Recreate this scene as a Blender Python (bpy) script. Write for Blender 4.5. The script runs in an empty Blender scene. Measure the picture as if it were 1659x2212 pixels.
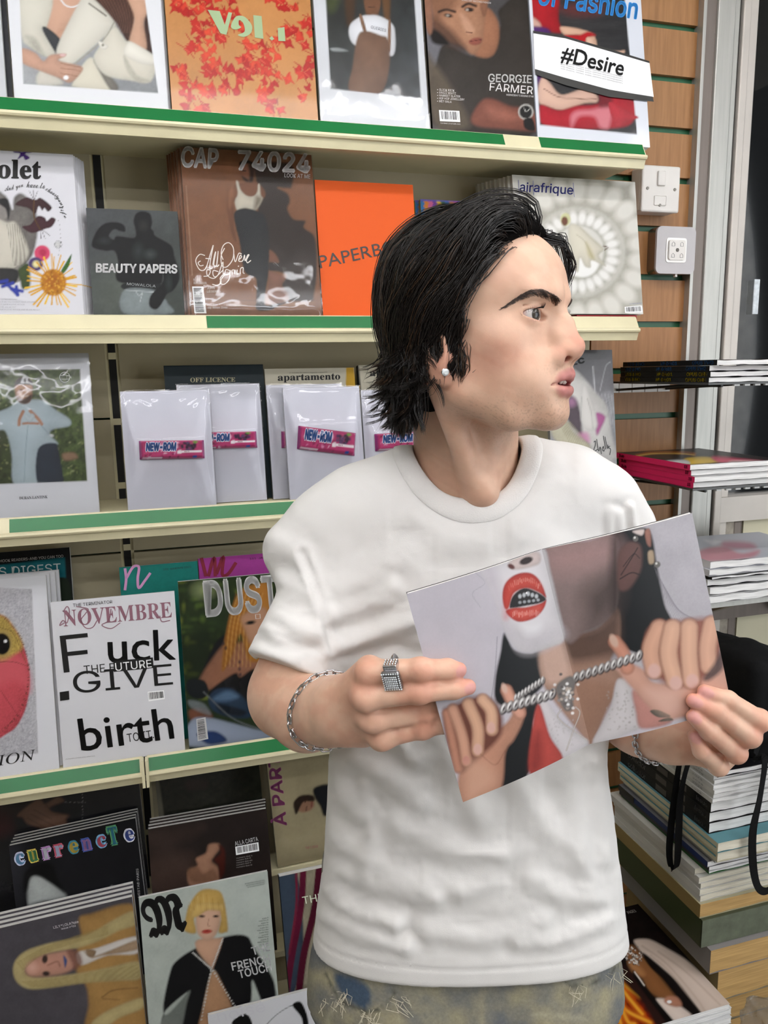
import bpy, bmesh, math, random, os
import numpy as np
from mathutils import Vector, Matrix
random.seed(7); np.random.seed(7)
scene = bpy.context.scene
COL = scene.collection

# ---------------------------------------------------------------- camera
FPX, CX, CY = 1672.0, 829.5, 1106.0
EX = np.array([5770., -403., 1672.]); EX /= np.linalg.norm(EX)      # world X seen from the camera (right, down, forward)
DN = np.array([158., 9200., 1672.]); DN -= EX * EX.dot(DN); DN /= np.linalg.norm(DN)
UP = -DN
EY = np.cross(UP, EX)
CAMP = np.array([0., 0., 1.58])
cam_d = bpy.data.cameras.new('camera'); cam = bpy.data.objects.new('camera', cam_d); COL.objects.link(cam)
cam_d.sensor_fit = 'VERTICAL'; cam_d.sensor_height = 24.0; cam_d.lens = 24.0 * FPX / 2212.0
cam_d.clip_start = 0.02; cam_d.clip_end = 100
AX = np.array([EX, EY, UP])                                          # rows: world axes in camera axes
_r, _d, _f = AX[:, 0], AX[:, 1], AX[:, 2]
cam.matrix_world = Matrix(((_r[0], -_d[0], -_f[0], CAMP[0]), (_r[1], -_d[1], -_f[1], CAMP[1]), (_r[2], -_d[2], -_f[2], CAMP[2]), (0, 0, 0, 1)))
scene.camera = cam

def ray(px, py):
    v = np.array([px - CX, py - CY, FPX]); return np.array([v @ EX, v @ EY, v @ UP])
def at_y(px, py, Y):
    r = ray(px, py); return CAMP + r * (Y / r[1])
def at_z(px, py, Z):
    r = ray(px, py); return CAMP + r * ((Z - CAMP[2]) / r[2])
def at_x(px, py, X):
    r = ray(px, py); return CAMP + r * (X / r[0])
def on_plane(px, py, p0, n):
    r = ray(px, py); return CAMP + r * ((p0 - CAMP) @ n / (r @ n))
def proj(P):
    q = np.asarray(P, float) - CAMP
    c = q @ AX
    return CX + FPX * c[..., 0] / c[..., 2], CY + FPX * c[..., 1] / c[..., 2]

# ---------------------------------------------------------------- light and exposure
scene.view_settings.view_transform = 'Standard'; scene.view_settings.look = 'None'
scene.view_settings.gamma = 1; scene.view_settings.use_curve_mapping = False
scene.view_settings.exposure = 0.38
world = bpy.data.worlds.new('daylight'); scene.world = world; world.use_nodes = True
world.node_tree.nodes['Background'].inputs[0].default_value = (0.86, 0.93, 1.0, 1)
world.node_tree.nodes['Background'].inputs[1].default_value = 0.22

# ---------------------------------------------------------------- helpers
def lin(c):
    if isinstance(c, str):
        c = [int(c[i:i + 2], 16) / 255 for i in (0, 2, 4)]
    c = np.asarray(c, float)
    return np.where(c <= 0.04045, c / 12.92, ((c + 0.055) / 1.055) ** 2.4)

MATS = {}
def mat(name, col=None, rough=0.5, metal=0.0, noise=0.0, nscale=40, bump=0.0, bscale=200, coat=0.0, spec=0.5, stretch=(1, 1, 1), vcol=False,
        sss=0.0, trans=0.0, coat_rough=0.08, emit=None, col2=None, sheen=0.0):
    if name in MATS: return MATS[name]
    m = bpy.data.materials.new(name); m.use_nodes = True
    nt = m.node_tree; b = nt.nodes['Principled BSDF']; L = nt.links.new
    c = lin(col) if col is not None else np.array([.8, .8, .8])
    b.inputs['Base Color'].default_value = (*c, 1)
    b.inputs['Roughness'].default_value = rough; b.inputs['Metallic'].default_value = metal
    b.inputs['Coat Weight'].default_value = coat; b.inputs['Coat Roughness'].default_value = coat_rough
    b.inputs['Specular IOR Level'].default_value = spec
    b.inputs['Sheen Weight'].default_value = sheen
    if sss:
        b.inputs['Subsurface Weight'].default_value = sss; b.inputs['Subsurface Radius'].default_value = (1.0, 0.35, 0.2); b.inputs['Subsurface Scale'].default_value = 0.006
    if trans: b.inputs['Transmission Weight'].default_value = trans
    src = None
    if vcol:
        a = nt.nodes.new('ShaderNodeVertexColor'); a.layer_name = 'Col'; src = a.outputs[0]
        L(src, b.inputs['Base Color'])
    if noise or bump:
        tc = nt.nodes.new('ShaderNodeTexCoord'); mp = nt.nodes.new('ShaderNodeMapping'); mp.inputs['Scale'].default_value = stretch
        L(tc.outputs['Object'], mp.inputs[0])
    if noise:
        n = nt.nodes.new('ShaderNodeTexNoise'); n.inputs['Scale'].default_value = nscale; n.inputs['Detail'].default_value = 6; L(mp.outputs[0], n.inputs[0])
        r = nt.nodes.new('ShaderNodeMapRange'); L(n.outputs[0], r.inputs[0]); r.inputs[1].default_value = .3; r.inputs[2].default_value = .7
        mx = nt.nodes.new('ShaderNodeMix'); mx.data_type = 'RGBA'; L(r.outputs[0], mx.inputs[0])
        if src is not None:
            mx.blend_type = 'MULTIPLY'; mx.inputs[0].default_value = 1
            cr = nt.nodes.new('ShaderNodeMapRange'); L(n.outputs[0], cr.inputs[0]); cr.inputs[1].default_value = .3; cr.inputs[2].default_value = .7
            cr.inputs[3].default_value = 1 - noise; cr.inputs[4].default_value = 1 + noise * .5
            nt.links.remove(mx.inputs[0].links[0]); mx.inputs[0].default_value = 1
            L(src, mx.inputs[6]); L(cr.outputs[0], mx.inputs[7])
        else:
            c2 = lin(col2) if col2 is not None else np.clip(c * (1 + noise), 0, 1)
            c1 = c if col2 is not None else c * (1 - noise)
            mx.inputs[6].default_value = (*c1, 1); mx.inputs[7].default_value = (*c2, 1)
        L(mx.outputs[2], b.inputs['Base Color'])
    if bump:
        n2 = nt.nodes.new('ShaderNodeTexNoise'); n2.inputs['Scale'].default_value = bscale; n2.inputs['Detail'].default_value = 4; L(mp.outputs[0], n2.inputs[0])
        bp = nt.nodes.new('ShaderNodeBump'); bp.inputs['Strength'].default_value = bump; bp.inputs['Distance'].default_value = 0.002
        L(n2.outputs[0], bp.inputs['Height']); L(bp.outputs[0], b.inputs['Normal'])
    if emit:
        b.inputs['Emission Color'].default_value = (*lin(emit[0]), 1); b.inputs['Emission Strength'].default_value = emit[1]
    MATS[name] = m
    return m

def mesh_obj(name, verts, faces, m=None, parent=None, smooth=False, cols=None):
    me = bpy.data.meshes.new(name)
    V = np.asarray(verts, np.float32).reshape(-1, 3)
    if isinstance(faces, np.ndarray):
        n, k = faces.shape
        me.vertices.add(len(V)); me.vertices.foreach_set('co', V.ravel())
        me.loops.add(n * k); me.loops.foreach_set('vertex_index', faces.astype(np.int32).ravel())
        me.polygons.add(n); me.polygons.foreach_set('loop_start', np.arange(0, n * k, k, dtype=np.int32))
        me.update(calc_edges=True)
    else:
        me.from_pydata([tuple(map(float, v)) for v in V], [], [list(map(int, f)) for f in faces]); me.update()
    if cols is not None:
        ca = me.color_attributes.new('Col', 'FLOAT_COLOR', 'POINT')
        c4 = np.ones((len(V), 4), np.float32); c4[:, :3] = cols; ca.data.foreach_set('color', c4.ravel())
    if smooth: me.polygons.foreach_set('use_smooth', np.ones(len(me.polygons), bool))
    o = bpy.data.objects.new(name, me); COL.objects.link(o)
    if m is not None: me.materials.append(m)
    if parent is not None: o.parent = parent
    return o

class MB:
    def __init__(s): s.v = []; s.f = []
    def add(s, v, f):
        o = len(s.v); s.v += [tuple(map(float, p)) for p in v]; s.f += [[i + o for i in q] for q in f]; return s
    def box(s, a, b, M=None, bev=0.0):
        (x0, y0, z0), (x1, y1, z1) = a, b
        if bev:
            bm = bmesh.new(); bmesh.ops.create_cube(bm, size=1)
            for v in bm.verts: v.co = Vector(((x0 + x1) / 2 + v.co.x * (x1 - x0), (y0 + y1) / 2 + v.co.y * (y1 - y0), (z0 + z1) / 2 + v.co.z * (z1 - z0)))
            bmesh.ops.bevel(bm, geom=list(bm.edges), offset=bev, segments=2, profile=.5, affect='EDGES')
            v = [tuple(p.co) for p in bm.verts]; bm.verts.index_update(); f = [[p.index for p in q.verts] for q in bm.faces]; bm.free()
        else:
            v = [(x0, y0, z0), (x1, y0, z0), (x1, y1, z0), (x0, y1, z0), (x0, y0, z1), (x1, y0, z1), (x1, y1, z1), (x0, y1, z1)]
            f = [(0, 3, 2, 1), (4, 5, 6, 7), (0, 1, 5, 4), (1, 2, 6, 5), (2, 3, 7, 6), (3, 0, 4, 7)]
        if M is not None: v = [tuple(M @ Vector(p)) for p in v]
        return s.add(v, f)
    def tube(s, pts, r, n=8, cap=True, taper=None, flat=1.0, closed=False):
        P = np.asarray(pts, float); k = len(P); rr = np.full(k, r) if np.isscalar(r) else np.asarray(r, float)
        T = np.gradient(P, axis=0); 
        if closed: T = np.roll(P, -1, 0) - np.roll(P, 1, 0)
        T /= np.linalg.norm(T, axis=1)[:, None] + 1e-12
        ref = np.array([0, 0, 1.]) if abs(T[0][2]) < .9 else np.array([1., 0, 0])
        nrm = np.cross(T[0], ref); nrm /= np.linalg.norm(nrm)
        vs = []
        for i in range(k):
            nrm = nrm - T[i] * (nrm @ T[i]); nrm /= np.linalg.norm(nrm) + 1e-12
            bn = np.cross(T[i], nrm)
            for j in range(n):
                a = 2 * math.pi * j / n
                vs.append(P[i] + rr[i] * (math.cos(a) * nrm + flat * math.sin(a) * bn))
        fs = []
        for i in range(k if closed else k - 1):
            i2 = (i + 1) % k
            for j in range(n):
                fs.append((i * n + j, i * n + (j + 1) % n, i2 * n + (j + 1) % n, i2 * n + j))
        if cap and not closed: fs += [tuple(range(n))[::-1], tuple((k - 1) * n + j for j in range(n))]
        return s.add(vs, fs)
    def extrude_x(s, prof, x0, x1):
        n = len(prof); v = [(x0, y, z) for y, z in prof] + [(x1, y, z) for y, z in prof]
        f = [(i, (i + 1) % n, n + (i + 1) % n, n + i) for i in range(n)] + [tuple(range(n))[::-1], tuple(range(n, 2 * n))]
        return s.add(v, f)
    def lathe(s, prof, n=24, M=None):
        v = []; f = []; k = len(prof)
        for i in range(n):
            a = 2 * math.pi * i / n
            v += [(r * math.cos(a), r * math.sin(a), z) for r, z in prof]
        for i in range(n):
            for j in range(k - 1): f.append((i * k + j, ((i + 1) % n) * k + j, ((i + 1) % n) * k + j + 1, i * k + j + 1))
        if M is not None: v = [tuple(M @ Vector(p)) for p in v]
        return s.add(v, f)
    def build(s, name, m=None, parent=None, smooth=False): return mesh_obj(name, s.v, s.f, m, parent, smooth)

def empty(name, loc=(0, 0, 0)):
    o = bpy.data.objects.new(name, None); COL.objects.link(o); o.location = loc; o.empty_display_size = .05; return o
def tag(o, label=None, cat=None, group=None, kind=None):
    if label: o['label'] = label
    if cat: o['category'] = cat
    if group: o['group'] = group
    if kind: o['kind'] = kind
    return o

# fonts shipped with Blender (fall back to the built-in one)
def _font(fn):
    try: return bpy.data.fonts.load(os.path.join(bpy.utils.system_resource('DATAFILES'), 'fonts', fn))
    except Exception: return None
F_SANS = _font('Inter.woff2'); F_MATH = _font('NotoSansMath-Regular.woff2'); F_MONO = _font('DejaVuSansMono.woff2')
def serif(t, bold=True):
    r = ''
    for ch in t:
        if F_MATH is None: r += ch; continue
        if bold:
            if 'A' <= ch <= 'Z': ch = chr(0x1D400 + ord(ch) - 65)
            elif 'a' <= ch <= 'z': ch = chr(0x1D41A + ord(ch) - 97)
            elif '0' <= ch <= '9': ch = chr(0x1D7CE + ord(ch) - 48)
        else:
            if 'A' <= ch <= 'Z': ch = chr(0x1D434 + ord(ch) - 65)
            elif 'a' <= ch <= 'z': ch = 'ℎ' if ch == 'h' else chr(0x1D44E + ord(ch) - 97)
        r += ch
    return r
def script(t):
    r = ''
    for ch in t:
        if F_MATH is not None:
            if 'A' <= ch <= 'Z': ch = chr(0x1D4D0 + ord(ch) - 65)
            elif 'a' <= ch <= 'z': ch = chr(0x1D4EA + ord(ch) - 97)
        r += ch
    return r
def fraktur(t):
    return ''.join(chr(0x1D56C + ord(ch) - 65) if 'A' <= ch <= 'Z' and F_MATH else chr(0x1D586 + ord(ch) - 97) if 'a' <= ch <= 'z' and F_MATH else ch for ch in t)
_tc = {}
def glyphs(txt, font='sans', bold=0.0):
    key = (txt, font, bold)
    if key in _tc: return _tc[key]
    cu = bpy.data.curves.new('t', 'FONT'); cu.body = txt
    fo = {'sans': F_SANS, 'math': F_MATH, 'mono': F_MONO}.get(font)
    if fo is not None: cu.font = fo
    cu.resolution_u = 3; cu.fill_mode = 'FRONT'
    ob = bpy.data.objects.new('t', cu); COL.objects.link(ob)
    dg = bpy.context.evaluated_depsgraph_get(); dg.update()
    me = ob.evaluated_get(dg).to_mesh()
    V = np.array([v.co[:] for v in me.vertices]).reshape(-1, 3); Fc = [list(p.vertices) for p in me.polygons]
    ob.evaluated_get(dg).to_mesh_clear(); bpy.data.objects.remove(ob); bpy.data.curves.remove(cu)
    if bold > 0 and len(V):
        n0 = len(V); Vs = [V]; Fs = list(Fc)
        for k in range(6):
            a = k * math.pi / 3; Vs.append(V + np.array([math.cos(a), math.sin(a), 0]) * bold * 1.1); Fs += [[i + n0 * (k + 1) for i in f] for f in Fc]
        V = np.vstack(Vs); Fc = Fs
    _tc[key] = (V, Fc); return _tc[key]

# ---------------------------------------------------------------- painter: colours laid on a grid of points (flat print)
def smoothpoly(p, n=6):
    p = np.asarray(p, float); k = len(p); out = []
    for i in range(k):
        a, b, c, d = p[i - 1], p[i], p[(i + 1) % k], p[(i + 2) % k]
        for t in np.linspace(0, 1, n, endpoint=False):
            out.append(.5 * ((2 * b) + (-a + c) * t + (2 * a - 5 * b + 4 * c - d) * t * t + (-a + 3 * b - 3 * c + d) * t ** 3))
    return np.array(out)
def smoothline(p, n=6):
    p = np.asarray(p, float); q = np.vstack([2 * p[0] - p[1], p, 2 * p[-1] - p[-2]]); out = []
    for i in range(1, len(q) - 2):
        a, b, c, d = q[i - 1], q[i], q[i + 1], q[i + 2]
        for t in np.linspace(0, 1, n, endpoint=False):
            out.append(.5 * ((2 * b) + (-a + c) * t + (2 * a - 5 * b + 4 * c - d) * t * t + (-a + 3 * b - 3 * c + d) * t ** 3))
    out.append(p[-1]); return np.array(out)
def hnoise(x, y, seed=0):
    xi = np.floor(x).astype(np.int64); yi = np.floor(y).astype(np.int64); xf = x - xi; yf = y - yi
    def h(a, b):
        n = (a * 374761393 + b * 668265263 + seed * 1274126177) & 0x7fffffff
        n = ((n ^ (n >> 13)) * 1274126177) & 0x7fffffff
        return (n ^ (n >> 16)) % 10007 / 10007.0
    u = xf * xf * (3 - 2 * xf); v = yf * yf * (3 - 2 * yf)
    return (h(xi, yi) * (1 - u) + h(xi + 1, yi) * u) * (1 - v) + (h(xi, yi + 1) * (1 - u) + h(xi + 1, yi + 1) * u) * v
def fbm(x, y, seed=0, o=4):
    s = 0; a = .5
    for i in range(o): s = s + a * hnoise(x * 2 ** i, y * 2 ** i, seed + i); a *= .5
    return s
class Paint:
    def __init__(s, X, Y): s.X = X; s.Y = Y; s.C = np.ones((len(X), 3))
    def blend(s, w, c):
        c = lin(c) if (isinstance(c, str) or np.ndim(c) == 1) else c
        s.C = s.C * (1 - w[:, None]) + c * w[:, None]; return s
    def fill(s, c): s.C[:] = lin(c); return s
    def grad(s, p0, p1, c0, c1):
        d = np.subtract(p1, p0); t = np.clip(((s.X - p0[0]) * d[0] + (s.Y - p0[1]) * d[1]) / (d @ d), 0, 1)[:, None]
        s.C = lin(c0) * (1 - t) + lin(c1) * t; return s
    def sd(s, p, closed=True):
        p = np.asarray(p, float); lo = p.min(0); hi = p.max(0)
        x, y = s.X, s.Y; d = np.full(len(x), 1e18); ins = np.zeros(len(x), bool); k = len(p)
        for i in range(k if closed else k - 1):
            a = p[i]; b = p[(i + 1) % k]; e = b - a
            t = np.clip(((x - a[0]) * e[0] + (y - a[1]) * e[1]) / (e @ e + 1e-12), 0, 1)
            d = np.minimum(d, (x - a[0] - t * e[0]) ** 2 + (y - a[1] - t * e[1]) ** 2)
            if closed:
                c = (a[1] > y) != (b[1] > y)
                ins ^= c & (x < (b[0] - a[0]) * (y - a[1]) / (b[1] - a[1] + 1e-12) + a[0])
        d = np.sqrt(d); return np.where(ins, -d, d) if closed else d
    def poly(s, p, c, f=1.5, a=1.0, sm=True):
        P = smoothpoly(p) if sm else np.asarray(p, float)
        m = (s.X > P[:, 0].min() - 3 * f) & (s.X < P[:, 0].max() + 3 * f) & (s.Y > P[:, 1].min() - 3 * f) & (s.Y < P[:, 1].max() + 3 * f)
        if not m.any(): return s
        sub = Paint(s.X[m], s.Y[m]); w = np.zeros(len(s.X)); d = sub.sd(P); w[m] = np.clip(.5 - d / (2 * f), 0, 1) * a
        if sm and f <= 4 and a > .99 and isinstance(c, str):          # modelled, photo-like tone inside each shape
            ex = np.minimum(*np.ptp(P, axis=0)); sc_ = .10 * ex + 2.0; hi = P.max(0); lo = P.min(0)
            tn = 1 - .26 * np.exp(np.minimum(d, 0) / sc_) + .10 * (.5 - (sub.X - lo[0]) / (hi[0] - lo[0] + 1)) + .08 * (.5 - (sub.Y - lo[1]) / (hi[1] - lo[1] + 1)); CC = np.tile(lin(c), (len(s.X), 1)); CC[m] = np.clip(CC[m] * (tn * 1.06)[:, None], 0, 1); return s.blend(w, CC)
        return s.blend(w, c)
    def line(s, p, wd, c, f=1.0, a=1.0, sm=True):
        P = smoothline(p) if sm and len(p) > 2 else np.asarray(p, float)
        m = (s.X > P[:, 0].min() - wd - 3 * f) & (s.X < P[:, 0].max() + wd + 3 * f) & (s.Y > P[:, 1].min() - wd - 3 * f) & (s.Y < P[:, 1].max() + wd + 3 * f)
        if not m.any(): return s
        sub = Paint(s.X[m], s.Y[m]); w = np.zeros(len(s.X)); w[m] = np.clip(.5 - (sub.sd(P, False) - wd / 2) / (2 * f), 0, 1) * a
        return s.blend(w, c)
    def ell(s, cx, cy, rx, ry, c, rot=0, f=1.5, a=1.0):
        t = math.radians(rot); u = (s.X - cx) * math.cos(t) + (s.Y - cy) * math.sin(t); v = -(s.X - cx) * math.sin(t) + (s.Y - cy) * math.cos(t)
        d = (np.sqrt((u / rx) ** 2 + (v / ry) ** 2) - 1) * min(rx, ry)
        return s.blend(np.clip(.5 - d / (2 * f), 0, 1) * a, c)
    def noise(s, sc, amt, seed=1, st=(1, 1)):
        n = (fbm(s.X / sc * st[0], s.Y / sc * st[1], seed) - .47) * np.clip((.66 - s.C.max(1)) * 5, 0, 1); s.C = np.clip(s.C * (1 + amt * n[:, None] * 2), 0, 1); return s
    def clip_in(s, p, fn, f=1.5, sm=False):
        old = s.C.copy(); fn(s); P = smoothpoly(p) if sm else np.asarray(p, float)
        w = np.clip(.5 - s.sd(P) / (2 * f), 0, 1)[:, None]; s.C = old * (1 - w) + s.C * w; return s

M_PAPER = mat('paper_edges', 'd9d8d4', .8, noise=.10, nscale=900, stretch=(.02, 1, .02))
M_PRINT = mat('printed_gloss', vcol=True, rough=.36, spec=.16, coat=.0, coat_rough=.12)
M_PRINT_MATT = mat('printed_matt', vcol=True, rough=.6, spec=.3)
M_PRINT_SHINY = mat('printed_shiny', vcol=True, rough=.28, spec=.2, coat=.16, coat_rough=.05, bump=.10, bscale=9)
def flat_mat(c, rough=.4):
    return mat('ink_' + (c if isinstance(c, str) else '%02x%02x%02x' % tuple(int(q * 255) for q in c)), c, rough)
def wrap_mat():
    if 'plastic_wrap' in MATS: return MATS['plastic_wrap']
    m = bpy.data.materials.new('plastic_wrap'); m.use_nodes = True; nt = m.node_tree; nt.nodes.clear(); L = nt.links.new
    o = nt.nodes.new('ShaderNodeOutputMaterial'); mx = nt.nodes.new('ShaderNodeMixShader'); t = nt.nodes.new('ShaderNodeBsdfTransparent'); g = nt.nodes.new('ShaderNodeBsdfGlossy')
    g.inputs['Roughness'].default_value = .06; lw = nt.nodes.new('ShaderNodeFresnel'); lw.inputs[0].default_value = 1.5
    ad = nt.nodes.new('ShaderNodeMath'); ad.operation = 'MULTIPLY_ADD'; ad.inputs[1].default_value = .7; ad.inputs[2].default_value = .0; L(lw.outputs[0], ad.inputs[0])
    tc = nt.nodes.new('ShaderNodeTexCoord'); n = nt.nodes.new('ShaderNodeTexNoise'); n.inputs['Scale'].default_value = 16; n.inputs['Detail'].default_value = 2; n.inputs['Distortion'].default_value = .6
    L(tc.outputs['Object'], n.inputs[0]); b = nt.nodes.new('ShaderNodeBump'); b.inputs['Strength'].default_value = .25; b.inputs['Distance'].default_value = .004; L(n.outputs[0], b.inputs['Height'])
    L(b.outputs[0], g.inputs['Normal']); L(b.outputs[0], lw.inputs[1])
    L(ad.outputs[0], mx.inputs[0]); L(t.outputs[0], mx.inputs[1]); L(g.outputs[0], mx.inputs[2]); L(mx.outputs[0], o.inputs[0]); MATS['plastic_wrap'] = m; return m

class Mag:
    """A printed magazine: a rectangle on a plane, its page block behind, its cover painted, lettering laid on top."""
    def __init__(s, name, label, group, tl, tr, bl, Y=None, lean=8, zbase=None, roll=False, thick=.008, spine='333333', paint=None, step=2.4, cat='magazine',
                 shiny=None, plane=None, back='cccccc', pages=True, edge=None, minh=None, gain=.80, zrow=None):
        le = math.radians(lean)
        if plane is None:
            n = np.array([0, -math.cos(le), math.sin(le)]); up = np.array([0, math.sin(le), math.cos(le)]); u = np.array([1., 0, 0])
            p0 = at_y(bl[0], bl[1], Y)
            if zbase is not None:
                p0[2] = zbase + thick * math.sin(le) - .0003          # the lower back edge rests on the shelf
        else: p0, u, up = plane; n = np.cross(u, up)
        TL = on_plane(*tl, p0, n); TR = on_plane(*tr, p0, n); BL = on_plane(*bl, p0, n)
        if roll:
            d = TR - TL; u = d / np.linalg.norm(d); up = np.cross(n, u) * -1; 
            if up[2] < 0: up = -up
        w = (TR - TL) @ u; h = (TL - BL) @ up
        org = BL - u * ((BL - TL) @ u) * 0
        if zbase is not None and plane is None:
            h = (TL - p0) @ up; org = np.array([BL[0], p0[1], p0[2]])
        if not roll and plane is None:
            x0 = (BL[0] + TL[0]) / 2; w = TR[0] - TL[0]; org[0] = x0
        if minh and h < minh:
            org = org - up * (minh - h); h = minh
        if zrow is not None:                                        # stand the lowest corner on its tier
            low = min((org + u * a_ - n * b_)[2] for a_ in (0, w) for b_ in (0, thick)); dl = (low - zrow + .0003) / up[2]; org = org - up * dl; h += dl
        s.u, s.up, s.n, s.org, s.w, s.h, s.t = u, up, n, org, w, h, thick
        s.R = Matrix(((u[0], -n[0], up[0]), (u[1], -n[1], up[1]), (u[2], -n[2], up[2])))
        e = s.root = empty(name, org); e.rotation_euler = s.R.to_euler(); s.M = Matrix.Translation(Vector(org)) @ s.R.to_4x4()
        tag(e, label, cat, group)
        pw = abs(proj(org + u * w)[0] - proj(org)[0]); nx = max(4, int(pw / step)); nz = max(4, int(nx * h / w))
        s.nx, s.nz = nx, nz
        gx, gz = np.meshgrid(np.linspace(0, w, nx + 1), np.linspace(0, h, nz + 1)); gx = gx.ravel(); gz = gz.ravel()
        W = org + gx[:, None] * u + gz[:, None] * up
        X, Yp = proj(W); P = Paint(X, Yp); P.fill('e8e8e8')
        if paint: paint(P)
        if pages: P.noise(26, .16, 3); P.noise(4, .09, 9)
        V = np.stack([gx, np.zeros_like(gx), gz], 1)
        i = np.arange(nx)[None, :] + (np.arange(nz) * (nx + 1))[:, None]; i = i.ravel()
        Fq = np.stack([i, i + 1, i + nx + 2, i + nx + 1], 1)
        k = len(V); t = thick; spc = lin(spine); bkc = lin(back)
        V = np.vstack([V, [[0, 0, 0], [0, t, 0], [0, t, h], [0, 0, h], [0, t, 0], [w, t, 0], [w, t, h], [0, t, h]]])
        Cc = np.vstack([P.C, [spc] * 4, [bkc] * 4]) * gain
        Fq = np.vstack([Fq, [[k, k + 3, k + 2, k + 1], [k + 4, k + 7, k + 6, k + 5]]])
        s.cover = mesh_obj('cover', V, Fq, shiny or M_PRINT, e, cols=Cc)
        if pages: MB().box((.0012, .0006, .0008), (w - .0008, t - .0006, h - .0008)).build('pages', edge or M_PAPER, e)
    def loc(s, px, py, off=.0):
        p = on_plane(px, py, np.array(s.org) - s.n * 0, s.n) - s.org; return np.array([p @ s.u, -off, p @ s.up])
    def text(s, txt, p0, p1, h, col='111111', font='sans', bold=0.0, off=.0007, fitcap=None, shear=0.0, name='lettering', arc=None):
        V, Fc = glyphs(txt, font, bold)
        if len(V) == 0: return
        x0, x1 = V[:, 0].min(), V[:, 0].max(); y0, y1 = (V[:, 1].min(), V[:, 1].max()) if fitcap is None else (0, glyphs('H', font)[0][:, 1].max() * fitcap[1] / .509)
        a = np.array(p0, float); b = np.array(p1, float); d = b - a; nn = np.array([d[1], -d[0]]) / np.linalg.norm(d)
        A = s.loc(*a); B = s.loc(*b); U = s.loc(*(a + nn * h)) - A
        # keep letters upright on the cover
        tx = (V[:, 0] - x0) / (x1 - x0); ty = (V[:, 1] - y0) / (y1 - y0)
        W = A + tx[:, None] * (B - A) + ty[:, None] * U
        W[:, 0] += shear * ty * np.linalg.norm(U); W[:, 1] = -off
        return mesh_obj(name, W, Fc, flat_mat(col), s.root)
    def strokes(s, lines, wd, col, off=.0007, name='lettering'):
        if 1 < len(lines) < 7: return [s.strokes([l], wd, col, off, name) for l in lines]
        vs = []; fs = []
        for ln in lines:
            P = smoothline(ln, 6) if len(ln) > 2 else np.asarray(ln, float)
            L = np.array([s.loc(*q) for q in P]); T = np.gradient(L[:, [0, 2]], axis=0); T /= np.linalg.norm(T, axis=1)[:, None] + 1e-9
            Nn = np.stack([-T[:, 1], T[:, 0]], 1); wm = wd * .00078
            ww = np.full(len(L), wm / 2) 
            for q in range(len(L)):
                for sg in (-1, 1): vs.append((L[q, 0] + sg * ww[q] * Nn[q, 0], -off, L[q, 2] + sg * ww[q] * Nn[q, 1]))
            o = len(vs) - 2 * len(L)
            fs += [(o + 2 * q, o + 2 * q + 1, o + 2 * q + 3, o + 2 * q + 2) for q in range(len(L) - 1)]
        return mesh_obj(name, vs, fs, flat_mat(col), s.root)
    def patch(s, pts, col, off=.0005, name='label_patch', rough=.5):
        L = [s.loc(*p) for p in pts]; return mesh_obj(name, [(l[0], -off, l[2]) for l in L], [list(range(len(L)))], flat_mat(col, rough), s.root)
    def barcode(s, pts, n=22, vertical=True, seed=1):
        """white box with black bars; pts = TL, TR, BR, BL in pixels"""
        s.patch(pts[::-1], 'f2f2f2', .0005, 'barcode'); rnd = random.Random(seed); a, b, c, d = [np.array(p, float) for p in pts]
        vs = []; fs = []; x = .06
        while x < .93:
            wv = rnd.choice([.012, .02, .03]); 
            if vertical: q = [(x, .1), (x + wv, .1), (x + wv, .82), (x, .82)]
            else: q = [(.1, x), (.82, x), (.82, x + wv), (.1, x + wv)]
            o = len(vs)
            for (i, j) in q:
                p = (a * (1 - i) + b * i) * (1 - j) + (d * (1 - i) + c * i) * j; l = s.loc(*p); vs.append((l[0], -.0008, l[2]))
            fs.append((o + 3, o + 2, o + 1, o)); x += wv + rnd.choice([.012, .022, .035])
        mesh_obj('barcode_bars', vs, fs, flat_mat('222222'), s.root)
    def wrap(s, amp=.0022, seed=3, lift=.0025, tent=None):
        nx, nz = 44, 58; rn = np.random.RandomState(seed)
        gx, gz = np.meshgrid(np.linspace(-.002, s.w + .002, nx + 1), np.linspace(-.0005, s.h + .002, nz + 1)); gx = gx.ravel(); gz = gz.ravel()
        a = rn.rand(4) * 6
        dpt = lift + amp * (fbm(gx * 22 + a[0], gz * 22 + a[1], seed) - .35)
        if tent is not None:
            tx0, tx1, tz0, tz1, th = tent
            q = np.minimum(np.minimum(np.where(gx < tx0, (gx + .004) / (tx0 + .004), 1), np.where(gx > tx1, (s.w + .004 - gx) / (s.w + .004 - tx1), 1)),
                           np.minimum(np.where(gz < tz0, (gz + .002) / (tz0 + .002), 1), np.where(gz > tz1, (s.h + .004 - gz) / (s.h + .004 - tz1), 1)))
            dpt = dpt + th * np.clip(q, 0, 1) ** 1.6
        for cx_, cz_ in ((0, 0), (s.w, 0), (0, s.h), (s.w, s.h)):
            rr_ = np.hypot(gx - cx_, gz - cz_); th_ = np.arctan2(gz - cz_, gx - cx_); dpt = dpt + .0012 * np.exp(-rr_ / .022) * np.sin(th_ * 26 + a[3])
        ex = np.minimum(np.minimum(gx + .002, s.w + .002 - gx), np.minimum(gz + .0005, s.h + .002 - gz)); dpt = np.maximum(dpt * np.clip(ex / .012, .15, 1), .0012)
        V = np.stack([gx, -dpt, gz], 1); i = (np.arange(nx)[None, :] + (np.arange(nz) * (nx + 1))[:, None]).ravel()
        Fq = np.stack([i, i + 1, i + nx + 2, i + nx + 1], 1); k = len(V); w = s.w + .002; h = s.h + .002; t = s.t + .001
        V = np.vstack([V, [[-.002, 0, 0], [-.002, t, 0], [-.002, t, h], [-.002, 0, h], [w, 0, 0], [w, t, 0], [w, t, h], [w, 0, h]]])
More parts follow.
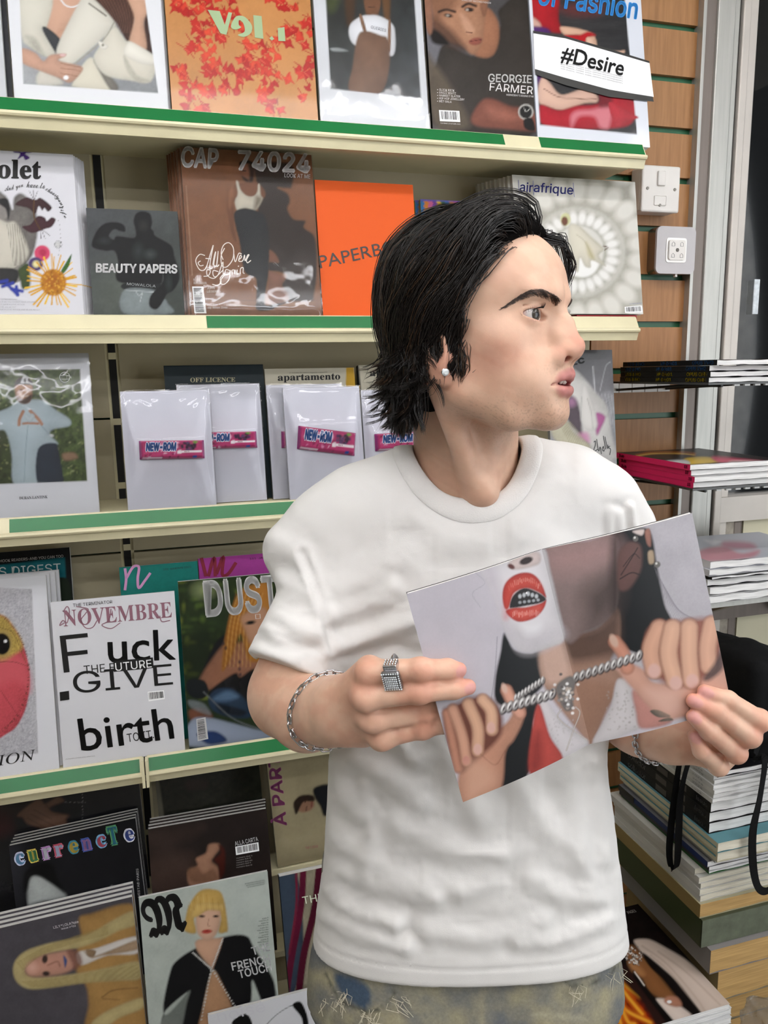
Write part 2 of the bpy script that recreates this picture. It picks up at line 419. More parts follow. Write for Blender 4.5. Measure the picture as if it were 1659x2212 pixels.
        Fq = np.vstack([Fq, [[k, k + 3, k + 2, k + 1], [k + 4, k + 5, k + 6, k + 7]]])
        return mesh_obj('plastic_wrap', V, Fq, wrap_mat(), s.root, smooth=True)
    def copies(s, n, dx=.0, dy=.008, dz=.0, jit=.002, label=None, group=None, seed=1):
        rn = random.Random(seed); dy = max(dy, s.t / abs(s.n[1]) + .0005)
        for k in range(1, n + 1):
            r = s.root.copy(); COL.objects.link(r)
            off = Vector(s.u) * (dx * k + rn.uniform(-jit, jit)) + Vector((0, dy * k, dz * k)); r.location = Vector(s.org) + off
            if label: r['label'] = label
            if group: r['group'] = group
            for ch in s.root.children:
                if ch.name.split('.')[0] not in ('cover', 'pages'): continue
                c = ch.copy(); COL.objects.link(c); c.parent = r
# ================================================================ the shop
YS = 1.35          # front of the shelves
YB = 1.53          # back panel of the shelving
YW = 1.56          # face of the slatted wall
Z1, Z2, Z3, Z4 = 1.996, 1.678, 1.355, 0.905
XR = 0.925         # right end of the shelving
XL = -1.1

M_CREAM = mat('cream_enamel', 'd8d0ac', .38, noise=.05, nscale=14, bump=.02, bscale=300)
M_CREAM_UNDER = M_CREAM
M_PANEL = mat('beige_back_panel', 'b5ac90', .6, noise=.06, nscale=6, bump=.05, bscale=500)
M_GREEN = mat('green_ticket_strip', '0d6d36', .35, noise=.05, nscale=20)
M_BLACK = mat('black_slot', '0b0b0b', .6, noise=.1)
M_WOOD = mat('beech_laminate', '94663a', .48, noise=.1, nscale=26, stretch=(6, 6, .45), col2='a77747', bump=.02, bscale=300)
M_GROOVE = mat('green_groove', '0b5a34', .4, noise=.1)
M_ALU = mat('brushed_aluminium', 'b4b3ad', .42, metal=.55, noise=.08, nscale=12, stretch=(8, 8, .6), bump=.03, bscale=90)
M_ALU_D = mat('dark_anodised_edge', '7b716a', .45, metal=.5, noise=.08, nscale=10, stretch=(8, 8, .5))
M_WHITEPL = mat('white_plastic', 'dcd8d2', .35, noise=.02, nscale=30)
M_GREYPL = mat('grey_plastic', 'b9b6b7', .4, noise=.02, nscale=30)

# floor, ceiling, walls
fl = MB().box((-2.2, -2.6, -.05), (2.6, 1.7, 0)).build('floor', mat('vinyl_floor', '8d8a84', .45, noise=.08, nscale=8)); tag(fl, kind='structure')
ce = MB().box((-2.2, -2.6, 2.75), (2.6, 1.7, 2.8)).build('ceiling', mat('ceiling_paint', 'e8e6e0', .8, noise=.02)); tag(ce, kind='structure')
w = MB().box((-2.25, -2.6, 0), (-2.2, 1.7, 2.75)).build('wall_left', mat('wall_paint', '8e8a82', .8, noise=.02)); tag(w, kind='structure')
w = MB().box((-2.2, -2.65, 0), (2.6, -2.6, 2.75)).build('wall_front', MATS['wall_paint']); tag(w, kind='structure')
# slatted wall: substrate plus one board per slat
wb = MB().box((-2.2, YW + .012, 0), (1.19, YW + .06, 2.75)).build('wall_back', M_GROOVE); tag(wb, kind='structure')
bd = None
for k in range(27):
    z0 = .02 + .1035 * k + .0065 + (1.675 - .02 - .1035 * 16)
    z0 -= 0
    o = MB().box((XR - .06, YW, z0), (1.186, YW + .013, z0 + .1035 - .013)).build('slat_board', M_WOOD, wb)
for k in range(27):
    z0 = .02 + .1035 * k + (1.675 - .02 - .1035 * 16)
    MB().box((XR - .06, YW + .0105, z0 - .0062), (1.186, YW + .0125, z0 + .0062)).build('groove_insert', M_GROOVE, wb)
tr = MB().box((XR + .015, YW - .012, 0), (XR + .045, YW + .001, 1.64)).build('trim_1', M_WOOD); tag(tr, kind='structure')

# shopfront at the end of the wall: posts, gasket, pane
wn = empty('window_1', (1.19, YW, 0)); tag(wn, kind='structure')
def wpart(name, x0, x1, y0, y1, z0, z1, m, bev=0):
    return MB().box((x0 - 1.19, y0 - YW, z0), (x1 - 1.19, y1 - YW, z1), bev=bev).build(name, m, wn)
wpart('end_bead', 1.184, 1.192, YW - .018, YW + .03, 0, 2.75, M_ALU)
wpart('jamb_return', 1.192, 1.226, YW - .006, YW + .05, 0, 2.75, M_ALU_D)
wpart('frame_post', 1.226, 1.272, YW - .012, YW + .06, 0, 2.75, M_ALU, .003)
wpart('frame_lip', 1.272, 1.290, YW - .004, YW + .05, 0, 2.75, M_ALU, .003)
wpart('rubber_gasket', 1.290, 1.297, YW + .004, YW + .05, 0, 2.75, M_BLACK)
wpart('sash_stile', 1.297, 1.318, YW - .006, YW + .05, 0, 2.75, mat('pale_alu', 'c9c2ba', .5, metal=.3, noise=.05, nscale=12), .003)
wpart('sash_stile', 1.318, 1.345, YW + .004, YW + .05, 0, 2.75, MATS['pale_alu'], .003)
gl = bpy.data.materials.new('window_glass'); gl.use_nodes = True
_n = gl.node_tree; _n.nodes.clear(); _o = _n.nodes.new('ShaderNodeOutputMaterial'); _m = _n.nodes.new('ShaderNodeMixShader'); _t = _n.nodes.new('ShaderNodeBsdfTransparent'); _g = _n.nodes.new('ShaderNodeBsdfGlossy'); _g.inputs[1].default_value = .03
_fr = _n.nodes.new('ShaderNodeFresnel'); _fr.inputs[0].default_value = 1.5
_n.links.new(_fr.outputs[0], _m.inputs[0]); _n.links.new(_t.outputs[0], _m.inputs[1]); _n.links.new(_g.outputs[0], _m.inputs[2]); _n.links.new(_m.outputs[0], _o.inputs[0])
wpart('pane', 1.345, 2.2, YW + .02, YW + .026, 1.26, 2.75, gl)
wpart('sill_rail', 1.30, 2.2, YW - .004, YW + .05, 1.20, 1.262, MATS['pale_alu'])
wpart('stall_riser', 1.41, 2.2, YW + .02, YW + .05, 0, 1.20, mat('cream_panel', 'cfc9ae', .6, noise=.04, nscale=5))
wpart('stone_strip', 1.345, 1.372, YW + .01, YW + .05, 0, 1.2, mat('stone', 'a29a8e', .9, noise=.2, nscale=60))
wpart('drain_pipe', 1.372, 1.405, YW + .015, YW + .05, 0, 1.2, M_ALU_D, .008)
# smears of old tape on the glass
tp = MB().box((1.39 - 1.19, .014, 1.70), (1.405 - 1.19, .0165, 1.78)).build('tape_residue', mat('old_tape', 'cfd6da', .5, noise=.2, nscale=80), wn)
# the street wall seen through the pane
sw = empty('wall_outside', (1.8, 1.95, 0)); tag(sw, kind='structure')
MB().box((-.9, 0, 0), (1.5, .1, 3)).build('masonry', mat('street_masonry', '6e6b66', .9, noise=.3, nscale=18, bump=.3, bscale=60), sw)
for k in range(4): MB().box((-.55 + .13 * k, -.02, 0), (-.545 + .13 * k, 0, 3)).build('panel_joint', mat('joint', 'a39c90', .8, noise=.1), sw)

# ---------------------------------------------------------------- ceiling lamps
def tube_light(x, y, z=2.70, L=1.5, power=1.0, ang=0, label=''):
    e = empty('ceiling_light_offscreen', (x, y, z)); e.rotation_euler.z = ang
    tag(e, label, 'ceiling light')
    MB().box((-L / 2, -.07, .02), (L / 2, .07, .05), bev=.004).build('housing', M_WHITEPL, e)
    m = mat('tube_glow', 'ffffff', .4, emit=('fbfbff', 15.0 * power), noise=.001)
    for s_ in (-1, 1): MB().tube([(-L / 2 + .02, s_ * .035, 0), (L / 2 - .02, s_ * .035, 0)], .017, 12).build('fluorescent_tube', m, e)
    for s_ in (-1, 1): MB().box((s_ * (L / 2 - .015) - .01, -.06, -.02), (s_ * (L / 2 - .015) + .01, .06, .021)).build('end_cap', M_WHITEPL, e)
tube_light(.35, .45, label='twin fluorescent ceiling light above the aisle')
tube_light(-1.1, .2, label='twin fluorescent ceiling light over the far shelving end')
tube_light(.35, -.75, label='twin fluorescent ceiling light behind the aisle')
tube_light(-1.25, -.75, label='twin fluorescent ceiling light in the row near the left wall')
tube_light(-.5, -1.8, label='twin fluorescent ceiling light at the rear of the shop, far from the shopfront')
tube_light(1.1, -1.8, label='twin fluorescent ceiling light at the rear of the shop, by the shopfront')
tube_light(1.7, -.2, ang=math.pi / 2, label='twin fluorescent ceiling light along the shopfront')

# daylight through the open shop front on the right
ld = bpy.data.lights.new('shopfront_window_offscreen', 'AREA'); ld.shape = 'RECTANGLE'; ld.size = 1.6; ld.size_y = 2.0; ld.energy = 26; ld.color = (.93, .97, 1)
lo = bpy.data.objects.new('shopfront_window_offscreen', ld); COL.objects.link(lo); lo.location = (2.5, -1.0, 1.6)
lo.rotation_euler = (Vector((.4, .7, 1.4)) - Vector(lo.location)).to_track_quat('-Z', 'Y').to_euler()

# ---------------------------------------------------------------- shelving unit
su = empty('shelving_unit', (0, YB, 0)); tag(su, 'cream enamelled metal shelving with green ticket strips along its shelf edges', 'shelving')
def shelf_profile(z, y0=YS, yb=YB):
    y0 -= YB; yb = 0
    return [(y0 + .016, z), (y0 + .0125, z - .0012), (y0 + .0004, z - .0225), (y0 - .0042, z - .0240), (y0 - .0052, z - .0275), (y0 - .0035, z - .0305), (y0 + .001, z - .0315),
            (y0 + .006, z - .046), (y0 + .012, z - .046), (y0 + .012, z - .034), (yb, z - .034), (yb, z - .004), (y0 + .019, z - .004), (y0 + .018, z)]
def make_shelf(z, x0, x1, strips):
    s = MB().extrude_x(shelf_profile(z), x0, x1).build('shelf', M_CREAM, su)
    for a, b in strips:
        y0 = YS - YB; q = [(y0 + .0122, z - .0022), (y0 + .0009, z - .0222), (y0 + .0001, z - .0218), (y0 + .0114, z - .0018)]
        MB().extrude_x(q, a, b).build('ticket_strip', M_GREEN, s)
    return s
def sx(px, py, Y=YS): return float(at_y(px, py, Y)[0])
make_shelf(Z1, XL, XR, [(XL, sx(1092, 290)), (sx(1170, 297), XR - .002)])
make_shelf(Z2, XL, XR, [(sx(447, 690), sx(1130, 690)), (XL, -.35)])
make_shelf(Z3, XL, XR, [(sx(18, 1130), XR - .01), (XL, -.3)])
xj = sx(312, 1645)
make_shelf(Z4, XL, xj - .004, [(XL, xj - .009)]); make_shelf(Z4, xj + .004, XR, [(xj + .007, XR - .01)])
MB().box((xj - .006, YS - YB - .006, Z4 - .05), (xj - .001, YS - YB + .012, Z4 + .001)).build('shelf_end_bracket', M_CREAM, su)
MB().box((xj + .001, YS - YB - .006, Z4 - .05), (xj + .006, YS - YB + .012, Z4 + .001)).build('shelf_end_bracket', M_CREAM, su)
xu = sx(209, 350, YB)
for a, b in ((XL, xu - .012), (xu + .012, XR)):
    for za, zb in ((.02, .48), (.484, .94), (.944, 1.245), (1.249, 1.50), (1.504, 1.78), (1.784, 2.2), (2.204, 2.5)):
        MB().box((a, 0, za), (b, .012, zb)).build('back_panel', M_PANEL, su)
u_ = MB().box((xu - .012, .004, 0), (xu + .012, .028, 2.5)).build('upright', M_CREAM, su)
MB().box((xu - .0065, .002, 0), (xu + .0065, .005, 2.5)).build('slot_channel', M_BLACK, u_)
for k in range(60):
    if k % 3 == 0: MB().box((xu - .0065, .0012, .05 + .04 * k), (xu + .0065, .003, .062 + .04 * k)).build('slot_bridge', M_CREAM, u_)
# end panel of the unit and its base
MB().box((XL, -.30, 0), (.66, 0, .06)).build('plinth', M_CREAM, su)
# tiered rack below the lowest shelf: four leaning rows, each on its own tier
LEAN = math.radians(14)
ROWS = {'A': (1.435, .585, .056), 'B': (1.387, .462, .052), 'C': (1.330, .325, .066), 'W': (1.321, .325, .066), 'F': (1.3086, .20, .03)}   # depth of the row's plane at z = 0.6, tier height, tier depth
for k in 'ABCF':
    y6, z, dp = ROWS[k]; y = y6 - (.6 - z) * math.tan(LEAN) - (.012 if k == 'C' else .003)
    MB().box((XL, y - YB, z - .012), (.66, y - YB + dp, z)).build('tier', M_CREAM, su)
    MB().box((XL, y - YB + dp, z - .11), (.66, y - YB + dp + .004, z)).build('tier_riser', M_PANEL, su)
# ================================================================ magazines on the shelves
def zz(ox, oy, s): return lambda *p: [(ox + p[i] / s, oy + p[i + 1] / s) for i in range(0, len(p), 2)]
YM = YS + .0225
ZA, ZBm, ZC, ZD = Z1 - .004, Z2 - .004, Z3 - .004, Z4 - .004
A = zz(0, 0, 3.95)
def p_trench(P):
    P.fill('e4e6ea')
    def ph(P):
        P.grad((60, 0), (250, 200), 'a9acae', '8a8d90'); P.noise(40, .12)
        P.poly(A(790,-60, 1150,-60, 1150,180, 1110,390, 1060,320, 985,190, 880,110), '4a3128', 3)
        P.poly(A(1240,40, 1310,100, 1330,500, 1230,430), '3f2c26', 3)
        for k in range(10): P.line(A(830 + 30 * k, -40, 930 + 22 * k, 120, 1010 + 14 * k, 280), 1.6, '6d4c3c', 1.2, .6)
        P.poly(A(1080,-60, 1255,-60, 1258,90, 1228,200, 1248,425, 1105,375, 1145,150), 'c89f86', 2.5)
        P.poly(A(430,-60, 730,-60, 700,60, 600,210, 515,335, 470,325, 390,220), 'cba28a', 3)
        P.poly(A(500,250, 540,260, 480,330, 465,320), 'b98d75', 4, .7)
        P.line(A(520,0, 560,45, 620,60, 700,30), 3, 'e3e4e6', 1)
        P.poly(A(340,600, 470,640, 540,720, 320,720), 'c9c5ba', 3)
        P.poly(A(620,700, 700,560, 800,500, 945,770, 650,745), 'd6d1bf', 2.5)
        P.poly(A(800,510, 860,560, 1000,720, 990,780, 930,750, 840,600), '77736b', 3)
        P.poly(A(960,210, 1070,340, 1120,360, 1330,490, 1335,560, 1280,700, 1120,690, 900,640, 800,500, 860,380), 'd5d1c2', 2.5)
        P.poly(A(1060,460, 1100,360, 1200,400, 1330,490, 1320,550, 1200,540), 'e2dfd3', 2.5)
        P.poly(A(1060,470, 1170,640, 1290,690, 1180,700, 1080,600), 'a9a597', 3, .7)
        P.poly(A(160,-40, 440,-40, 400,230, 365,258, 475,445, 400,485, 250,400, 185,310), 'd2cfc1', 2.5)
        P.poly(A(210,310, 300,320, 380,470, 320,440), 'a8a598', 4, .7)
        P.poly(A(365,258, 395,232, 515,338, 482,445, 462,432), '34373a', 2)
        P.poly(A(715,-40, 800,-10, 975,185, 940,265, 640,532, 545,548, 485,470, 515,335), 'd9d6c9', 2.5)
        P.line(A(975,190, 880,340, 640,545), 2.2, '9d998b', 1.5)
        P.line(A(760,30, 905,135), 3, '6e675c', 1.5)
        P.poly(A(840,350, 920,390, 900,420, 860,410), 'e0ddd2', 1.5); P.ell(*A(878, 385)[0], 3, 3, '8b8779')
        P.poly(A(185,415, 300,450, 370,520, 430,470, 555,458, 555,482, 500,515, 640,550, 705,575, 690,625, 600,705, 500,665, 330,600, 185,530), 'c59b85', 2.5)
        for q in ((520,540, 690,575), (520,580, 685,605), (520,625, 660,650)): P.line(A(*q), 1.4, '8f6653', 1.2, .8)
        P.ell(*A(563, 662)[0], 5.5, 4.5, 'eef0f2'); P.ell(*A(535, 470)[0], 6, 3, 'd9b3b0')
    P.clip_in(A(150,-400, 1180,-400, 1350,795, 200,716), ph, 1.2)
m = Mag('fashion_magazine', 'magazine with a white-bordered photo of a woman in a pale trench coat', 'magazines on the top shelf', (5, -180), (339, -143), (28, 197), YM, 10, ZA, thick=.007, spine='d5d5d5', paint=p_trench)
m.copies(2, .0022, .008, jit=.0005, label='copy of the trench coat magazine tucked behind its front one')
B = zz(340, 0, 2.765)
def p_vol(P):
    P.fill('c5894f'); P.noise(120, .25, 4); rn = random.Random(4)
    for q in range(72):
        x, y = 365 + rn.random() * 330, -10 + rn.random() * 260
        an = rn.uniform(20, 70); l = rn.uniform(14, 34); a = math.radians(an)
        P.line([(x - l * math.cos(a), y - l * math.sin(a)), (x, y), (x + l * .8 * math.cos(a + .3), y + l * .8 * math.sin(a + .3))], 2, 'a8231b', .8, .9)
        for w_ in range(3):
            ox, oy = rn.gauss(0, 9), rn.gauss(0, 9); pts = []
            for t in range(9):
                th = t / 9 * 6.283; r = rn.uniform(6, 17) * (1.0 if t % 2 else .6); pts.append((x + ox + r * math.cos(th), y + oy + r * math.sin(th)))
            P.poly(pts, rn.choice(['c52a1e', 'd53d26', 'e04a2c', 'b81f1a']), 1)
        P.line([(x - 6, y - 3), (x + 5, y + 6)], 1.3, 'ef7a55', 1, .7)
        if q % 3 == 0:
            for w_ in range(5): P.ell(x + rn.gauss(0, 3) + 12, y + w_ * 4.2 - 8, 1.1, 1.5, '8a1a16')
    P.poly(B(180,515, 190,530, 203,515, 203,610, 180,605), 'b81414', .8, sm=False)
m = Mag('art_book', 'orange gold hardback covered in red floral splashes with pale green title', 'magazines on the top shelf', (344, -170), (661, -140), (370, 216), YM, 10, ZA, thick=.016, spine='b06a35', paint=p_vol, shiny=M_PRINT_SHINY)
for t, a, b, h in (('V', (450, 22), (500, 22), 0),): pass
m.patch(B(300,60, 372,68, 402,150, 424,74, 446,78, 412,210, 376,200), '93a97e', .0008, 'lettering')
m.patch(smoothpoly(B(440,150, 470,100, 520,102, 562,150, 560,195, 520,222, 480,210, 520,190, 512,140, 488,122, 486,150, 500,165, 470,178, 446,172)).tolist(), '93a97e', .0008, 'lettering')
m.patch(B(572,92, 622,98, 633,234, 582,226), '93a97e', .0008, 'lettering'); m.patch(B(668,230, 684,218, 698,234, 682,244), '93a97e', .0008, 'lettering')
m.patch(B(718,170, 758,163, 764,248, 722,246), '93a97e', .0008, 'lettering')
def p_apron(P):
    P.fill('dfe2e6')
    def ph(P):
        P.grad((700, 0), (900, 200), '2a2c28', '3c4246'); P.noise(25, .6, 3)
        P.poly(B(1010,0, 1100,-60, 1060,60, 1030,70), '5d6a35', 8, .5)
        P.poly(B(1340,-60, 1390,-60, 1385,160, 1360,140), '6b4a2a', 3); P.poly(B(1120,-60, 1180,-60, 1170,140, 1130,140), '4c3520', 4)
        P.poly(B(1030,290, 1080,285, 1140,305, 1060,308), '9aa0a0', 2)
        P.poly(B(1235,-60, 1330,-60, 1325,60, 1310,105, 1260,105, 1240,60), '6f4a33', 2)
        P.ell(*B(1285, 20)[0], 17, 26, '7d553b'); P.line(B(1262,42, 1300,42), 2, '4a2b20', 1)
        P.poly(B(1150,150, 1210,100, 1260,90, 1325,95, 1400,140, 1420,200, 1415,320, 1360,330, 1200,280, 1150,230), 'e8eaee', 2)
        P.poly(B(1205,95, 1222,92, 1250,190, 1232,190), '8e6a50', 1.2); P.poly(B(1380,130, 1394,135, 1392,300, 1376,280), '8e6a50', 1.2)
        P.poly(B(1195,220, 1245,185, 1330,210, 1378,240, 1385,400, 1330,555, 1150,545, 1165,400), '7d5d49', 2.5); P.noise(14, .12, 8)
    P.clip_in(B(990,-300, 1515,-300, 1575,588, 1035,530), ph, 1.2)
m = Mag('photo_magazine', 'shrink-wrapped white magazine showing a person in a brown apron', 'magazines on the top shelf', (663, -150), (898, -125), (697, 247), YM, 10, ZA, thick=.008, spine='d8d8da', paint=p_apron, shiny=M_PRINT_SHINY)
m.text('QUERIES', (800, 62), (833, 70), 7, '7c7f86'); m.wrap(seed=5)
Cz = zz(900, 0, 3.13)
def p_georgie(P):
    P.fill('4d4a4b'); P.poly(Cz(50,-50, 160,-20, 200,300, 130,430, 60,340), '6b6a70', 10)
    P.poly(Cz(130,440, 190,300, 400,380, 560,200, 560,60, 760,20, 830,880, 110,840, 100,500), '352f2a', 3); P.noise(40, .18, 5)
    P.poly(Cz(60,380, 140,450, 300,700, 350,860, 120,840), '5d5244', 8, .8)
    P.poly(Cz(460,60, 545,130, 558,260, 520,370, 440,390, 380,330), '9b6a4f', 3)
    P.poly(Cz(120,-60, 470,-60, 470,60, 455,200, 440,300, 380,370, 300,310, 200,270, 130,200, 110,100), 'a87a5e', 3)
    P.poly(Cz(110,120, 230,200, 330,330, 280,330, 180,290, 100,230), '4a3226', 8, .85)
    P.poly(Cz(100,-60, 280,-60, 250,60, 190,90, 130,200, 110,170), '6a4632', 10, .6)
    P.poly(Cz(290,100, 320,100, 390,200, 360,225, 330,210), 'c2957a', 4, .9); P.line(Cz(335,215, 375,222), 2.2, '5e3a2c', 1.2)
    P.poly(Cz(90,200, 150,215, 220,300, 110,290), '17110f', 4)
    P.line(Cz(150,80, 200,65, 260,80), 5, '2b1d17', 2); P.line(Cz(310,45, 350,25, 400,40), 5.5, '2b1d17', 2)
    P.ell(*Cz(215, 105)[0], 9, 4, '30211a', 10); P.ell(*Cz(210, 105)[0], 3.4, 2.6, 'a0988f'); P.ell(*Cz(355, 65)[0], 9.5, 4.5, '2a1c16', 5); P.ell(*Cz(342, 66)[0], 3, 2.6, 'b0a8a0'); P.ell(*Cz(372, 66)[0], 2, 2.4, '1a1210')
    P.poly(Cz(355,275, 400,255, 440,262, 430,295, 390,305, 360,295), '8e4f42', 2); P.line(Cz(360,280, 440,268), 1.4, '4f241d', 1)
    P.poly(Cz(430,30, 475,20, 470,90, 450,110), '8a5f48', 2)
    P.poly(Cz(45,-60, 95,-60, 110,180, 85,235, 55,150), '8f6550', 3)
    P.poly(Cz(440,680, 520,670, 640,720, 780,740, 830,880, 560,870, 400,850, 370,790), '7d4a3c', 4); P.poly(Cz(470,720, 600,750, 700,800, 520,800), '9a6150', 8, .8)
    P.ell(*Cz(738, 757)[0], 16.5, 17, 'b8b6b0'); P.ell(*Cz(738, 757)[0], 13.5, 14, '1c1b1a'); P.line(Cz(738,757, 726,730), 1.1, 'd0d0c8', .7); P.line(Cz(738,757, 762,740), 1.1, 'd0d0c8', .7)
    P.poly(Cz(725,810, 780,800, 800,880, 735,870), '191716', 1.5)
m = Mag('mens_magazine', 'dark glossy magazine showing a man in a charcoal jumper resting on his hand', 'magazines on the top shelf', (902, -140), (1127, -118), (940, 267), YM, 10, ZA, thick=.009, spine='0c0c0c', paint=p_georgie)
m.text('GEORGIE', (1054, 177), (1148, 180), 17, 'e8e6e4', bold=.012, fitcap=(0, .509)); m.text('FARMER', (1057, 196), (1150, 204), 17, 'd8d4d2', fitcap=(0, .509))
m.text("WEDNESDAY'S RISING STAR", (1093, 207), (1152, 211), 4, 'd0ccca')
for k, t in enumerate(('• SLICK RICK', '• SWIZZ BEATZ', '• HARRIET SLATER', '• HIP HOP JEWELLERY', '• MET GALA')): m.text(t, (944, 196 + 6.2 * k), (944 + 3.1 * len(t), 196.5 + 6.2 * k + .14 * len(t)), 4.6, 'cfcac6')
m.barcode([(948, 238), (992, 240), (994, 264), (950, 262)], seed=3); m.text('£10 ISSUE 13 AUTUMN 2025', (951, 267.5), (994, 270), 2.6, 'cfcac6')
m.text('JEWELLERY WATCHES FASHION', (997, 2), (1060, 9), 4, 'bfbbb8')
def p_fashion(P):
    P.fill('dfe3ec')
    def ph(P):
        P.grad((1160, 0), (1340, 110), '3c3a3b', '2c2c2e'); P.noise(12, .45, 6, (.3, 2))
        P.poly(Cz(760,-60, 950,-60, 960,130, 980,220, 880,210, 800,170, 770,120), 'a81a24', 3); P.poly(Cz(960,60, 1080,20, 1250,20, 1240,100, 1050,110), '6d2b2a', 8, .6)
        P.poly(Cz(770,110, 830,150, 840,190, 780,180), 'd3a99a', 3); P.poly(Cz(780,180, 880,190, 900,225, 790,215), '51286b', 3)
        P.poly(Cz(975,180, 1100,195, 1190,230, 1220,300, 1200,340, 1170,290, 1100,240, 1000,235), 'd8ae94', 2)
        P.poly(Cz(1000,240, 1100,235, 1160,215, 1210,240, 1150,260, 1150,320, 1040,290), 'b3171f', 2.5)
        P.poly(Cz(1150,255, 1190,265, 1220,325, 1340,345, 1405,340, 1395,365, 1330,375, 1200,350, 1150,310), 'dcb59d', 2)
        P.poly(Cz(815,510, 870,520, 850,600, 820,590), '4a1f62', 3)
        P.poly(Cz(820,600, 850,520, 900,560, 980,640, 1130,600, 1215,640, 1225,690, 1130,700, 990,745, 880,720, 825,690), 'd9b3a0', 2.5); P.line(Cz(860,600, 980,660, 1215,670), 1.5, '6e4a40', 1.2)
        P.poly(Cz(835,710, 960,745, 1080,715, 1225,700, 1240,620, 1310,640, 1480,690, 1480,780, 1400,860, 1060,870, 850,840), 'ad1c2c', 3)
        P.poly(Cz(1040,790, 1080,750, 1180,740, 1310,720, 1300,860, 1240,860, 1200,790, 1100,790, 1050,860), 'd8858f', 5, .8)
        P.poly(Cz(1240,630, 1320,640, 1310,720, 1230,720), '4a1a22', 5, .7)
    P.clip_in(Cz(760,-300, 1380,-300, 1490,908, 835,845), ph, 1.0)
    P.poly(Cz(1300,690, 1440,760, 1500,795, 1440,815, 1350,850), 'b52a38', 1.5)
m = Mag('fashion_magazine', 'white magazine with red painterly photo and a white belly band', 'magazines on the top shelf', (1128, -120), (1372, -98), (1168, 288), YM, 10, ZA, thick=.012, spine='c9ccd4', paint=p_fashion, shiny=M_PRINT_SHINY)
m.patch(Cz(785,228, 1000,262, 1300,350, 1570,430, 1598,660, 1300,610, 1000,530, 795,470)[::-1], 'efeff0', .0022, 'belly_band')
m.patch(Cz(783,212, 1000,248, 1300,335, 1568,418, 1570,432, 1300,352, 1000,264, 785,230)[::-1], '22211f', .0024, 'belly_band_edge')
m.patch(Cz(797,472, 1000,532, 1300,612, 1592,658, 1598,692, 1300,660, 1000,580, 800,508)[::-1], '2b2a27', .0024, 'belly_band_edge')
m.text('#Desire', (1208, 133), (1343, 165), 33, '141414', 'bf', .016, off=.003, fitcap=(0, .509))
for k in range(4): m.text('with dreams, models, poets, painters and photographers', (1209, 137.5 + 4.6 * k), (1343, 169.5 + 4.6 * k), 3.2, '777777', off=.003)
m.text('of Fashion', (1160, 9), (1375, 41), 44, '3aa0ee', bold=.02, fitcap=(0, .509))
# slivers at the left end of the top shelf
Mag('photo_magazine', 'white magazine standing at the end of the top shelf beside the trench coat cover', 'magazines on the top shelf', (-160, -200), (-10, -180), (-140, 186), YM + .004, 10, ZA, thick=.010, paint=lambda P: P.fill('c9ccd0'))
m = Mag('photo_magazine', 'silver and black shiny magazine squeezed beside the trench coat cover', 'magazines on the top shelf', (-150, -190), (4, -170), (-130, 190), YM + .018, 10, ZA, thick=.012, paint=lambda P: P.fill('3a3c40'))

